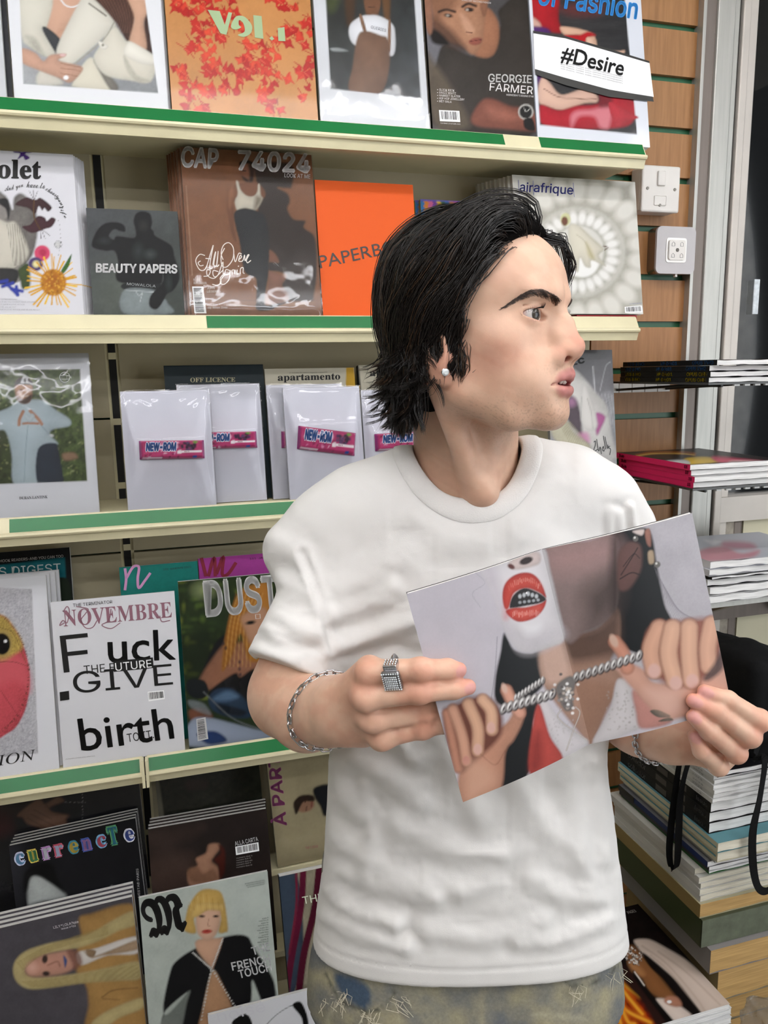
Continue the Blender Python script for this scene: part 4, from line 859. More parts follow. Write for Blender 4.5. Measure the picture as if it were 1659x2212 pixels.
def p_bird(P):
    P.fill('e2e3e8'); P.poly(J(-200,230, 138,245, 165,955, -200,990), 'b9b8bd', 1, sm=False); c = J(-60, 610)[0]
    P.poly(J(-150,350, 0,355, 60,410, 105,500, 128,600, 125,700, 95,800, 30,870, -150,920), 'c9535c', 2); P.poly(J(-150,350, 0,355, 60,410, 100,490, 60,530, 0,560, -150,540), 'b0964f', 5); P.noise(2.2, .5, 3)
    P.poly(J(-150,590, 60,540, 120,590, 128,690, 60,640, -100,700), 'd9666f', 10, .6); P.line(J(0,410, 60,440, 110,560), 1.2, '6d5230', 1); P.line(J(-20,560, 60,560, 125,580), 1.2, '7d3a3a', 1); P.line(J(0,680, 70,780, 90,800), 1.2, '8d3a44', 1)
    P.ell(*J(12, 480)[0], 20, 29, 'a48d54', f=3); P.ell(*J(8, 482)[0], 18, 23, '14110f', f=1.5); P.ell(*J(24, 470)[0], 3.5, 3.5, 'f0f0f0', f=1)
    rn = random.Random(3)
    for k in range(70):
        t = rn.random(); a = -1.2 + 2.4 * t; x = -40 + 100 * math.cos(a); y = 1455 + 135 * math.sin(a); P.line([(x, y), (x + 4 * math.cos(a), y + 4 * math.sin(a))], .8, '5d3a30', .7)
m = Mag('bird_magazine', 'thick white magazine with a pink beaded bird toy on its cover', 'magazines on the fourth shelf', (-180, 1265), (105, 1255), (-160, 1700), YM, 10, ZD, thick=.010, spine='cfcfd2', paint=p_bird)
m.text(serif('FASHION', False), (-120, 1675), (80, 1640), 23, '141414', 'math'); m.copies(3, .0055, .0095, label='copy in the row behind the beaded bird magazine')
def p_nov(P): P.fill('e0e0e4'); P.noise(200, .03)
m = Mag('art_magazine', 'white magazine with mauve ornate title and huge black lettering', 'magazines on the fourth shelf', (115, 1301), (382, 1275), (130, 1655), YM, 8, ZD, thick=.006, spine='d0d0d0', paint=p_nov, shiny=M_PRINT)
m.text(serif('NOVEMBRE'), (138, 1354), (372, 1334), 36, '8a5f6c', 'math')
m.strokes([J(280,390, 258,402, 272,380, 290,390, 300,340, 290,320, 275,340), J(370,350, 350,380, 370,412, 400,410, 420,380), J(480,330, 470,380, 440,400, 480,415, 520,390), J(735,380, 700,385, 690,360), J(330,320, 380,330, 370,350)], 2.0, '8a5f6c')
m.text('THE TERMINATOR', (158, 1311), (243, 1303), 7, '222222')
m.text('F', (138, 1453), (198, 1446), 80, '0d0d0d', bold=.0, fitcap=(0, .509)); m.text('uck', (234, 1431), (380, 1424), 66, '0d0d0d', 'bf', .008, fitcap=(0, .509)); m.text('GIVE', (160, 1498), (374, 1478), 46, '0d0d0d', fitcap=(0, .509))
m.patch(J(490,555, 660,540, 664,585, 492,602)[::-1], '0d0d0d', .0009, 'lettering'); m.text('THE FUTURE', (182, 1456), (328, 1442), 18, '0d0d0d', off=.0006, fitcap=(0, .509)); m.text('UTURE', (250, 1449), (328, 1441), 17, 'f0f0f0', off=.0013, fitcap=(0, .509))
m.patch(J(258,690, 298,684, 300,722, 260,728)[::-1], '0d0d0d', .0008, 'lettering'); m.text('birth', (176, 1622), (377, 1594), 72, '0d0d0d', 'bf', .008, fitcap=(0, .53)); m.text('TO IT.', (276, 1603), (333, 1594), 18, '0d0d0d', off=.0009, fitcap=(0, .509))
m.barcode([(319, 1494), (354, 1491), (356, 1510), (321, 1515)], seed=11); m.text('photography: portfolio of the winter issue', (142, 1641), (205, 1634), 2.6, '555555')
def p_teal(P): P.fill('0f8f84')
m = Mag('teal_magazine', 'teal magazine top with pink brush lettering behind the white lettered cover', 'magazines on the fourth shelf', (255, 1226), (424, 1210), (285, 1590), YM + .045, 10, ZD, thick=.010, spine='0b6f68', paint=p_teal, shiny=M_PRINT_MATT)
m.strokes([J(540,155, 545,200, 540,250), J(545,200, 575,150, 600,150, 595,200, 600,240, 625,210, 650,175)], 6, 'e5a5d8'); m.text('152  MAR/APR 2025', (353, 1233), (413, 1227), 5, '123f3c')
m = Mag('magenta_magazine', 'magenta magazine top with dark red brush lettering beside the teal one', 'magazines on the fourth shelf', (426, 1207), (606, 1190), (455, 1570), YM + .050, 10, ZD, thick=.010, spine='8a1f6a', paint=lambda P: P.fill('bf45ab'), shiny=M_PRINT_MATT)
m.strokes([J(870,110, 890,190), J(900,190, 925,110, 930,190), J(935,180, 965,105, 960,180, 985,180, 1020,130)], 8, '8d1230'); m.text('151  JAN/FEB', (540, 1210), (590, 1205), 5, '3c0f33')
m = Mag('lilac_magazine', 'lilac magazine glimpsed between the bent arm and white T-shirt', 'magazines on the fourth shelf', (640, 1290), (800, 1275), (660, 1590), YM + .015, 10, ZD, thick=.010, spine='8a5f9a', paint=lambda P: P.fill('b98cc8'))
def p_dust(P):
    P.fill('2e4023'); rn = random.Random(8)
    for k in range(170): P.ell(385 + rn.random() * 200, 1250 + rn.random() * 260, rn.uniform(2, 10), rn.uniform(2, 8), rn.choice(['4f6a2c', '6f8a3a', '26361d', '1e2b18', '9aa83f', '3e5427']), f=4, a=.6)
    P.ell(440, 1275, 20, 14, 'b9c98a', f=12, a=.7); P.poly(J(780,480, 880,420, 960,450, 900,620, 800,640), '1c2a18', 12, .7)
    P.poly(J(860,640, 930,480, 980,440, 1000,470, 960,540, 900,640, 880,660), '1b1b22', 3)
    P.poly(J(860,640, 960,490, 1010,480, 1090,470, 1150,500, 1160,720, 1000,690, 900,680), 'b47e62', 4); P.poly(J(900,690, 1010,610, 1040,625, 1100,590, 1160,640, 1160,780, 1000,780, 920,720), '15151a', 3)
    P.poly(J(975,440, 1000,330, 1040,250, 1100,225, 1170,240, 1180,500, 1080,560, 1040,440, 1000,540, 960,600, 965,500), 'd08e3c', 3)
    for k in range(14): P.line(J(1020 + 9 * k, 260, 985 + 8 * k, 400, 965 + 9 * k, 580), 1.3, 'efbf6a' if k % 2 else '9a5c22', 1, .7)
    P.poly(J(1045,360, 1150,330, 1150,470, 1090,490, 1060,430), 'd9a888', 4); P.ell(*J(1082, 390)[0], 10, 4, '1a1c1a', -10, f=2)
    for q in ((1035,560), (1035,590), (1038,615), (965,480), (975,500)): P.ell(*J(*q)[0], 3, 4, '4b3a40', f=1.5, a=.8)
    P.poly(J(810,640, 880,640, 900,690, 870,720, 815,700), '1c2328', 2); P.poly(J(900,720, 930,680, 990,672, 1040,700, 1085,760, 1080,800, 1000,800, 920,770), '2c4562', 2.5); P.poly(J(920,720, 980,685, 1030,710, 970,730), '6f93b8', 5, .8); P.poly(J(940,740, 1060,770, 1040,795, 960,780), '10161c', 4, .8)
    P.poly(J(815,770, 880,760, 920,800, 840,830), '8c5a42', 3); P.poly(J(820,820, 900,800, 1100,850, 1160,860, 1160,900, 820,925), 'b9c6dc', 3); P.poly(J(850,870, 930,860, 980,900, 900,915), '2b4a86', 3); P.line(J(880,690, 1000,800, 1120,850), 3, '8a8f94', 1.5, .7); P.poly(J(815,725, 880,740, 910,790, 830,760), '9aa3a8', 3, .7)
m = Mag('motorcycle_magazine', 'shrink-wrapped green magazine of a blonde woman by a motorcycle', 'magazines on the fourth shelf', (382, 1257), (650, 1228), (411, 1615), YM, 8, ZD, thick=.010, spine='b5b5ad', paint=p_dust, shiny=M_PRINT_SHINY)
m.text('DUST', (444, 1330), (606, 1314), 72, 'ececea', bold=.03, fitcap=(0, .509)); m.text('♥', (552, 1337), (563, 1336), 10, 'ececea', 'math'); m.barcode([(424, 1553), (444, 1549), (450, 1596), (427, 1601)], vertical=False, seed=4); m.wrap(seed=31)
# ================================================================ tiered rack at the bottom
I = zz(0, 1600, 2.183); H = zz(0, 1640, 3.867)
GB = 'magazines on the tiered rack'
def rack(name, label, tl, tr, bl, row, paint, thick=.008, **k):
    y6, z, _ = ROWS[row]; pl = (np.array([0, y6, .6]), np.array([1., 0, 0]), np.array([0, math.sin(LEAN), math.cos(LEAN)]))
    return Mag(name, label, GB, tl, tr, bl, None, 14, None, roll=True, thick=thick, paint=paint, plane=pl, zrow=z, **k)
def p_hands(P):
    P.fill('17171b'); P.noise(50, .5, 2); P.poly(H(-100,350, 60,420, 100,600, -100,640), '3d1416', 14, .8); P.poly(H(-60,330, 300,270, 490,250, 480,350, 200,480, -60,420), '2b1712', 10, .7)
    P.poly(H(150,460, 330,320, 350,340, 380,370, 480,315, 530,340, 520,360, 420,400, 440,440, 580,470, 590,540, 520,570, 460,560, 395,585, 330,570, 230,540, 190,490), '7d5c4a', 3)
    for q in ((330,325, 420,420), (280,420, 430,500), (260,460, 460,560), (230,490, 390,580)): P.line(H(*q), 1.5, '3c2a22', 1.3, .8)
    P.poly(H(580,470, 900,380, 1100,450, 1150,520, 700,580, 580,560), '14161b', 4)
    for k in range(14): P.ell(*H(690, 225 + 24 * k)[0], .9, .9, '9a9a9a', f=.7); P.ell(*H(540 + 13 * k, 360)[0], .9, .9, '8a8a8a', f=.7)
m = rack('dark_magazine', 'wrapped dark magazine showing crossed hands and a studded jacket', (-60, 1700), (291, 1636), (-45, 1815), 'A', p_hands, .007, spine='111111', shiny=M_PRINT_SHINY); m.wrap(seed=41, amp=.004)
def p_travel(P): P.fill('1b1d15'); P.noise(7, .9, 4); P.noise(40, .5, 9); P.poly(I(880,190, 970,180, 975,225, 890,235), '2c211d', 6, .8); P.poly([(322, 1660), (340, 1658), (358, 1790), (335, 1795)], '6b685a', 2, sm=False)
m = rack('travel_magazine', 'wrapped dark foliage magazine with pale lettering under the shelf edge', (321, 1630), (543, 1592), (345, 1785), 'A', p_travel, .007, spine='222222', shiny=M_PRINT_SHINY)
m.text('INTERNATIONAL TRAVEL AND STYLE', (392, 1661), (530, 1637), 5, '8f8f88'); m.wrap(seed=42); m.copies(2, .001, .0078, jit=.0005, label='copy behind the dark foliage magazine')
def p_apart2(P):
    P.fill('c3b794'); P.noise(60, .06); P.poly(I(1480,225, 1545,205, 1580,240, 1580,330, 1530,355, 1510,310, 1485,270), '24262b', 2.5); P.ell(*I(1435, 300)[0], 17, 22, 'b58a70', 80, f=2); P.poly(I(1385,290, 1420,258, 1475,258, 1480,285, 1430,290, 1400,345, 1388,330), '3a2c24', 2); P.line(I(1440,275, 1440,290), 2, '3a221c', 1); P.line(I(1445,312, 1445,330), 2, '3a221c', 1); P.line(I(1470,290, 1470,310), 2.5, '8c3a34', 1)
m = rack('cream_magazine', 'wrapped cream magazine with sideways pink title and a small face', (552, 1592), (790, 1550), (601, 1880), 'A', p_apart2, .010, spine='cfc7aa'); m.text('À PART', (619, 1783), (603, 1630), 25, 'b0558f', bold=.02, fitcap=(0, .509)); m.text('THE ♥ ISSUE', (660, 1834), (687, 1830), 5, 'b85a70', 'math'); m.wrap(seed=43, amp=.004)
cols9 = ['c9cfe8', '4a5fae', 'd9c35a', '7db3d9', 'b98cc4', '5aa06f', 'c4556a', 'e4e4ee', '3a86a0']
def p_curr(P):
    P.fill('17171a'); P.noise(60, .3, 7); P.ell(*H(100, 900)[0], 20, 60, '34343a', f=20, a=.7)
    P.poly(H(230,1100, 240,1000, 290,960, 400,1010, 500,1080, 560,1150, 540,1230, 330,1300, 260,1290, 235,1220), 'a3a8a6', 4); P.poly(H(200,1100, 210,950, 330,870, 430,880, 480,1000, 540,1110, 430,1040, 330,980, 260,990, 230,1080), '0d0d0e', 4); P.poly(H(240,1230, 330,1190, 420,1180, 550,1160, 560,1260, 300,1310), '2a2a2c', 5, .8); P.line(H(300,1215, 380,1190, 440,1180), 3, '0c0c0c', 2)
    P.line(H(930,1060, 985,1080, 990,1140), 3, '8a8a8c', 2)
m = rack('black_magazine', 'black magazine with marbled rainbow title above a grey forehead', (25, 1826), (298, 1766), (37, 1985), 'B', p_curr, .009, spine='16161a')
rn = random.Random(5); xs = [46, 74, 104, 130, 162, 190, 222, 248, 282]
for k, ch in enumerate('currencTe'):
    x = xs[k]; y = 1872 - (x - 46) * .215; hgt = 30 if ch != 'T' else 44
    for j, (c_, d_) in enumerate(((cols9[(k * 2) % 9], 0), (cols9[(k * 2 + 3) % 9], 1))): m.text(serif(ch), (x - 12 + d_ * 3, y - d_ * 3), (x + 12 - d_ * 2, y - 5 - d_ * 2), hgt - 6 * d_, c_, 'math', .05 if j == 0 else .005, off=.0007 + .0003 * j)
m.text('MISTAD PARIS', (303, 1938), (299, 1876), 5, 'a8a8a8'); m.copies(3, .001, .0097, jit=.0008, label='copy behind the black rainbow-title magazine')
def p_carta(P):
    P.fill('2c2320'); P.poly(I(690,430, 1110,340, 1230,330, 1250,560, 1000,560), '201b1a', 20, .6); P.poly(I(690,430, 960,400, 880,470, 720,520), '3b2f2a', 12, .8); P.poly(I(700,560, 900,540, 880,690, 720,720), '4a3a33', 16, .7); P.noise(30, .2)
    P.poly(I(925,555, 970,530, 985,490, 1030,485, 1035,510, 1010,545, 1000,570, 1030,600, 1035,660, 990,690, 900,690, 885,620, 930,590), 'a67c64', 3); P.poly(I(885,610, 930,595, 960,625, 1000,605, 1030,650, 960,670, 900,660), '7d5a44', 4, .8); P.poly(I(1030,490, 1060,520, 1058,620, 1035,650, 1030,590, 1010,560, 1040,530), '4a1f18', 3)
m = rack('brown_magazine', 'brown magazine of a woman throwing her head back, with barcode corner', (305, 1794), (562, 1749), (330, 1945), 'B', p_carta, .010, spine='1c1816')
m.text('ALLA CARTA', (508, 1827), (558, 1816), 9, 'e2e2e2', bold=.01, fitcap=(0, .509)); m.barcode([(508, 1829), (558, 1819), (560, 1838), (510, 1847)], seed=21)
for k in range(5): m.text('numero due stampa'[: 12 + k % 3], (511, 1855 + 5 * k), (545 - 3 * (k % 2), 1849 + 5 * k), 3, '8f8a86')
m.copies(3, .001, .0107, jit=.0008, label='copy behind the brown barcode-corner magazine')
def p_lily(P):
    P.fill('4d4a4f'); P.poly(H(660,1330, 760,1290, 1120,1220, 1150,1600, 1240,2300, 740,2300, 740,2050, 720,1900, 640,1780, 640,1600, 680,1480), 'a6814c', 4); P.noise(50, .1)
    P.line(H(850,1990, 950,1930, 1150,1910), 2, '6d5230', 2, .8); P.line(H(860,2000, 1000,2010), 2, '7a5c38', 2, .8)
    P.poly(H(640,1620, 800,1580, 1140,1480, 1150,1620, 900,1640, 680,1720), 'd7d2cc', 2.5); P.poly(H(700,1600, 800,1640, 1140,1510, 1150,1590, 860,1640, 760,1660), 'a58c72', 2.5); P.poly(H(720,1590, 800,1600, 780,1650, 730,1640), '8a7258', 2)
    P.poly(H(110,1780, 130,1680, 220,1600, 400,1540, 640,1490, 800,1430, 950,1340, 1110,1270, 1130,1380, 1000,1430, 820,1520, 640,1580, 420,1620, 300,1670, 220,1740, 230,1800, 340,1820, 640,1790, 900,1740, 1160,1690, 1170,1830, 1000,1850, 700,1870, 420,1910, 250,1920, 150,1870), 'bfae7c', 3)
    P.poly(H(210,1750, 260,1680, 350,1640, 480,1610, 600,1600, 635,1660, 630,1730, 540,1790, 360,1815, 240,1810), 'c08f7c', 4); P.poly(H(560,1600, 650,1600, 690,1700, 620,1760, 600,1700), '7d5548', 4, .8)
    P.ell(*H(375, 1670)[0], 6, 9, '3a2c28', 10, f=2); P.ell(*H(385, 1790)[0], 8, 5, '3a2c28', f=2); P.line(H(400,1720, 480,1690, 500,1730), 3, '9a6a5c', 2); P.poly(H(530,1640, 560,1680, 545,1740, 535,1700), '46598a', 2); P.ell(*H(270, 1740)[0], 10, 10, 'd8aa98', f=8)
    for k in range(9): P.line(H(140 + 6 * k, 1700 + 8 * k, 400, 1560 + 6 * k, 900, 1390 + 9 * k), 1.1, '94814e', 1, .6); P.line(H(180 + 10 * k, 1860 + 5 * k, 500, 1830 + 8 * k, 1160, 1720 + 12 * k), 1.1, '94814e', 1, .6)
    P.poly(H(760,2212, 900,2100, 1190,1990, 1190,2080, 1000,2160, 850,2260), 'bfae7c', 3)
m = rack('beige_magazine', 'grey magazine with a sideways long blonde haired face and tan suit', (-62, 2020), (290, 1936), (-40, 2290), 'C', p_lily, .012, spine='9a7a4a', edge=M_PAPER); m.text('LILY*LOLA?tale', (116, 2006), (170, 1993), 5.5, 'd0cdd0'); m.text('issue n°02', (133, 2008), (164, 2001), 4, 'd0cdd0'); m.copies(3, .0, .0127, jit=.001, label='copy behind the sideways blonde magazine')
def p_french(P):
    P.fill('b4bcb4'); P.ell(*I(1150, 750)[0], 60, 60, 'c3cbc3', f=60, a=.7)
    P.poly(I(800,1100, 830,1040, 920,980, 1060,925, 1160,920, 1200,980, 1290,1130, 1295,1260, 1240,1240, 1190,1130, 1180,1240, 1100,1280, 1040,1140, 1000,1085, 960,1240, 930,1400, 780,1400, 770,1290, 880,1190, 790,1290, 770,1250), '141416', 2.5)
    P.poly(I(770,1300, 890,1180, 880,1240, 840,1400, 770,1400), '9aa29a', 3, .5)
    P.poly(I(1000,1090, 1040,1130, 1100,1280, 1090,1400, 940,1400, 960,1240), 'b48a68', 3); P.poly(I(930,940, 1030,930, 1050,940, 1010,1060, 995,1070, 930,990), 'caa084', 2.5)
    P.poly(I(870,870, 890,780, 940,710, 1000,700, 1050,730, 1075,880, 1060,905, 1030,900, 1035,820, 920,820, 925,905, 875,900), 'c9a55c', 2.5)
    P.poly(I(925,820, 940,790, 1030,790, 1038,860, 1015,920, 975,942, 935,915, 924,870), 'd3ab92', 2.5); P.poly(I(900,830, 930,770, 1045,770, 1040,800, 980,800, 930,830), 'd2b06a', 2.5)
    P.ell(*I(952, 828)[0], 6, 2.6, '2e211c', f=1.3); P.ell(*I(1018, 828)[0], 6, 2.6, '2e211c', f=1.3); P.line(I(985,840, 980,870, 990,875), 1.4, 'b0856e', 1); P.ell(*I(975, 900)[0], 11, 4.6, 'b5453a', -5, f=1.3); P.line(I(955,899, 998,897), 1, '7d2a24', .8)
    for k in range(12): P.line(I(890 + 14 * k, 720 + abs(k - 5) * 8, 885 + 15 * k, 800), 1, 'e2c684' if k % 2 else 'a8843c', .9, .6)
    for k in range(15): t = k / 14; P.ell(*I(910 + 85 * t, 1000 + 75 * t)[0], 1.9, 1.9, 'c9c9c4', f=.8); P.ell(*I(1050 - 48 * t, 935 + 130 * t)[0], 1.9, 1.9, 'c9c9c4', f=.8); P.ell(*I(995 - 45 * t, 1085 + 230 * t)[0], 1.9, 1.9, 'c9c9c4', f=.8); P.ell(*I(1005 + 110 * t, 1085 + 180 * t)[0], 1.9, 1.9, 'c9c9c4', f=.8)
m = rack('womens_magazine', 'pale green magazine of a blonde bob woman in a black studded jacket', (302, 1939), (580, 1881), (325, 2260), 'W', p_french, .007, spine='9aa29a')
m.text(fraktur('M'), (318, 2030), (408, 2010), 88, '161616', 'math', .02, off=.0004, name='lettering')
for t, a, b in (('THE', (546, 2063), (585, 2052)), ('FRENCH', (502, 2096), (585, 2078)), ('TOUCH', (517, 2113), (588, 2096))): m.text(t, a, b, 17, 'ececec', bold=.015, fitcap=(0, .509))
for k in range(12): m.text('Adele Nora Marie Lou'[: 7 + (k * 5) % 9], (566 - (k * 7) % 12, 1986 + 5.1 * k), (580, 1983 + 5.1 * k), 3, '5a605a')
for k in range(3): m.text('EDITION INTERNATIONALE PRINTEMPS', (529 + k * 3, 1910 + 4 * k), (572, 1902 + 4 * k), 2.4, '5a605a')
def p_stripe(P):
    P.fill('8d8672'); P.noise(4, .2, 3, (1, .3)); P.poly([(598, 1890), (640, 1880), (655, 2050), (625, 2170), (598, 2160)], '36414f', 2); P.line([(655, 1880), (650, 1960), (628, 2080), (612, 2200)], 14, '58142c', 1.2); P.line([(690, 1870), (680, 1960), (655, 2070), (640, 2200)], 15, '4a1024', 1.2); P.line([(640, 1885), (640, 1960), (625, 2060)], 5, '6d1f34', 1)
m = rack('striped_magazine', 'thick magazine with maroon and blue woven stripes beside the white T-shirt', (603, 1894), (800, 1852), (628, 2175), 'C', p_stripe, .016, spine='20262e'); m.text('THE', (655, 1953), (700, 1944), 16, 'd8e0c8', fitcap=(0, .509))
def p_noise(P): P.fill('dedfe3'); P.line([(560, 2230), (600, 2190), (640, 2170), (660, 2190), (655, 2230)], 1.2, '333333', 1); P.poly([(632, 2172), (650, 2165), (665, 2200), (665, 2240), (656, 2240), (652, 2200)], '0f0f10', 1.2); P.poly([(500, 2212), (530, 2190), (545, 2212), (540, 2240)], '0f0f10', 1.2)
m = rack('white_magazine', 'white magazine with a thin outlined title and black curves at the rack bottom', (447, 2194), (690, 2132), (460, 2330), 'F', p_noise, .008, spine='bbbbbb'); m.text('noisé', (472, 2208), (575, 2184), 24, 'c4c4ca')

# ================================================================ lying piles by the shopfront
def lying(name, label, group, x0, x1, y0, y1, z, t, top='cccccc', spine='333333', yaw=0, paint=None, pm=None, cat='magazine', wave=0.0, res=4, prm=None):
    """magazine lying flat, spine to the left (x0), tail edge to the front (y0)"""
    cx_, cy_ = x0, y0; e = empty(name, (cx_, cy_, z)); e.rotation_euler.z = math.radians(yaw); tag(e, label, cat, group)
    w, d = x1 - x0, y1 - y0; nx = ny = res
    gx, gy = np.meshgrid(np.linspace(0, w, nx + 1), np.linspace(0, d, ny + 1)); gx = gx.ravel(); gy = gy.ravel()
    ca, sa = math.cos(math.radians(yaw)), math.sin(math.radians(yaw))
    W = np.stack([cx_ + gx * ca - gy * sa, cy_ + gx * sa + gy * ca, np.full_like(gx, z + t)], 1); X, Yp = proj(W); P = Paint(X, Yp); P.fill(top)
    if paint: paint(P)
    V = np.stack([gx, gy, np.full_like(gx, t)], 1); i = (np.arange(nx)[None, :] + (np.arange(ny) * (nx + 1))[:, None]).ravel(); Fq = np.stack([i, i + 1, i + nx + 2, i + nx + 1], 1); k = len(V)
    V = np.vstack([V, [[0, 0, 0], [0, 0, t], [0, d, t], [0, d, 0], [0, 0, 0], [w, 0, 0], [w, d, 0], [0, d, 0]]]); Fq = np.vstack([Fq, [[k, k + 1, k + 2, k + 3], [k + 4, k + 7, k + 6, k + 5]]])
    Cc = np.vstack([P.C, [lin(spine)] * 4, [lin(top)] * 4]); mesh_obj('cover', V, Fq, prm or M_PRINT, e, cols=Cc * .9)
    # pages with a gently wavy tail edge
    n = 24; vs = []; fs = []
    for q in range(n + 1):
        x = .0015 + (w - .0025) * q / n; wv = wave * math.sin(q * .9 + z * 300) 
        vs += [(x, .0012, .0007 + max(0, wv)), (x, .0012, t - .0007 + min(0, wv)), (x, d - .001, t - .0007), (x, d - .001, .0007)]
    for q in range(n):
        a = 4 * q; fs += [(a, a + 4, a + 5, a + 1), (a + 1, a + 5, a + 6, a + 2), (a + 3, a + 2, a + 6, a + 7), (a, a + 3, a + 7, a + 4)]
    fs += [(0, 1, 2, 3), (4 * n, 4 * n + 3, 4 * n + 2, 4 * n + 1)]
    mesh_obj('pages', vs, fs, pm or M_PAGES, e); return e, w, d, t
M_PAGES = mat('page_block', 'c9c8c6', .8, noise=.16, nscale=420, stretch=(.03, .03, 1), col2='efeeec')
M_PAGES_OLD = mat('yellowed_page_block', 'a3824f', .85, noise=.2, nscale=300, stretch=(.03, .03, 1), col2='c4a067')
M_PAGES_WARM = mat('cream_page_block', 'bdb6a2', .85, noise=.15, nscale=380, stretch=(.03, .03, 1), col2='e2ddcd')
def spine_text(e, d, t, txt, a, b, col, hfrac=.6, font='sans', bold=.02):
    """text along the left-hand spine; a..b run from the back (0) to the front (1) of the spine"""
    V, Fc = glyphs(txt, font, bold); x0, x1 = V[:, 0].min(), V[:, 0].max(); tx = (V[:, 0] - x0) / (x1 - x0); ty = V[:, 1] / .509
    W = np.stack([np.full(len(V), -.0006), d * (1 - (a + (b - a) * tx)), t * ((1 - hfrac) / 2 + hfrac * ty)], 1)
    mesh_obj('lettering', W, Fc, flat_mat(col), e)
lying('red_booklet', 'thin red booklet peeping out under the cream spiral-cover magazine', None, .800, .936, YM + .001, YM + .125, ZBm - .0002, .008, top='9c1620', spine='9c1620', pm=mat('red_booklet_edges', '9c1620', .6, noise=.1, nscale=300), cat='booklet')
# bracket shelves on the slatted wall
def bracket(label, x0, x1, y0, z):
    e = empty('bracket_shelf', (x0, YW, z)); tag(e, label, 'wall shelf', 'small bracket shelves on the slatted wall')
    w = x1 - x0; d = YW - y0
    MB().box((0, -d, -.004), (w, -.022, 0)).build('tray', mat('clear_tray', '2a2a28', .3, noise=.05), e)
    for k in range(2): MB().tube([(.03 + k * .13, .004, -.02), (.03 + k * .13, -d * .7, -.0065), (.03 + k * .13, -d, -.0060)], .003, 6).build('support_arm', M_BLACK, e)
    for k in range(5): MB().box((.002 + .034 * k, -.004, -.026), (.034 + .034 * k, -.001, -.003)).build('ticket_holder', M_WHITEPL, e)
    for k in range(9): MB().box((w * (.2 + .085 * k), -d - .003, -.007), (w * (.2 + .085 * k) + .012, -d + .002, -.0038)).build('tray_tooth', mat('clear_plastic_tooth', '9a9a98', .2, noise=.02), e)
    return e
bracket('small bracket shelf carrying the black spined books', .985, 1.26, 1.215, 1.549)
cols = [('f5dc28', 'OPUS ONE'), ('f5dc28', 'OPUS ONE'), ('4a90d8', 'OPUS TWO'), ('4a90d8', 'OPUS TWO')]
z = 1.549
for k, (c_, t_) in enumerate(cols):
    dx = [.0, .001, .0, .006][k]
    lab = ['black book with yellow spine lettering at the bottom of the bracket pile', 'black book with yellow spine lettering under the blue lettered ones', 'black book with blue spine lettering lying on the yellow lettered ones', 'topmost black book with blue spine lettering and a lifted cover'][k]
    e, w_, d_, t = lying('black_spine_book', lab, 'black spined books on a bracket shelf', .985 + dx, 1.235 + dx, 1.215 - dx * 2, 1.50, z, .0102, top=['222222', '222222', '2a3550', 'b3796f'][k], spine='101010', wave=.001)
    spine_text(e, d_, t, 'YES & NO', .06, .26, c_, .62); spine_text(e, d_, t, '№ 04:01', .45, .62, c_, .62, 'sans'); spine_text(e, d_, t, t_, .77, .97, c_, .62); z += .0105
def p_pink(P): P.fill('2a2320'); P.noise(8, .5, 3); P.line([(1375, 985), (1410, 978), (1470, 978), (1500, 981)], 7, '9a5a1c', 2); P.line([(1375, 985), (1410, 980), (1470, 980), (1500, 983)], 2, 'd6b45a', 1); P.poly([(1480, 990), (1520, 986), (1560, 992), (1540, 1000), (1480, 1003)], 'd8b224', 2); P.poly([(1540, 985), (1600, 990), (1660, 998), (1600, 1003), (1550, 998)], 'c9365e', 3); P.poly([(1440, 995), (1480, 993), (1490, 1002), (1460, 1004)], 'c8c8c8', 2); P.poly([(1580, 995), (1640, 996), (1640, 1005), (1580, 1006)], 'd8c9c4', 3, .8)
bracket('small bracket shelf carrying the hot pink spined magazines', .995, 1.26, 1.255, 1.345)
z = 1.345
for k in range(4):
    e, w_, d_, t = lying('pink_magazine', ['hot pink spined magazine at the bottom of its bracket pile', 'hot pink spined magazine, second from the pile bottom', 'hot pink spined magazine just under the topmost one', 'topmost hot pink spined magazine with a colourful dark cover'][k], 'hot pink spined magazines', .999 + [.002, .001, 0, -.006][k], 1.215 + [.01, .012, .008, -.004][k], 1.262 - [0, .004, -.006, -.002][k], 1.515, z, .0115, top='cfcfcf', spine='d9265f', paint=p_pink if k == 3 else None, res=60 if k == 3 else 4, wave=.0005)
    spine_text(e, d_, t, '3ob', .04, .12, '3c0a18', .5); spine_text(e, d_, t, '33', .93, .97, '3c0a18', .5); z += .0118
# flat white pile on an aluminium ledge
lg = empty('ledge', (1.05, 1.27, 1.10)); tag(lg, 'aluminium ledge in front of the window carrying white magazines', 'ledge')
MB().box((0, .01, -.012), (.5, .262, 0)).build('top_board', M_ALU, lg)
for q in (.10, .42): MB().add([(q, .262, -.0118), (q, .02, -.0118), (q, .262, -.14), (q + .02, .262, -.0118), (q + .02, .02, -.0118), (q + .02, .262, -.14)], [(0, 1, 2), (3, 5, 4), (0, 3, 4, 1), (1, 4, 5, 2), (0, 2, 5, 3)]).build('support_bracket', M_ALU_D, lg)
MB().box((.0, .260, -.14), (.5, .2722, .0)).build('wall_rail', M_ALU_D, lg)
z = 1.10
def p_ledge(P): P.fill('b9bcc4'); P.noise(60, .1, 2); P.poly([(1510, 1190), (1560, 1180), (1600, 1195), (1640, 1188), (1620, 1205), (1520, 1212)], 'c0707c', 4, .8); P.poly([(1560, 1170), (1620, 1172), (1630, 1185), (1570, 1184)], 'b04a66', 5, .7); P.poly([(1520, 1165), (1560, 1168), (1540, 1180)], 'd8d8dc', 4)  # print colours muted and paled, with the glare on the cover painted in
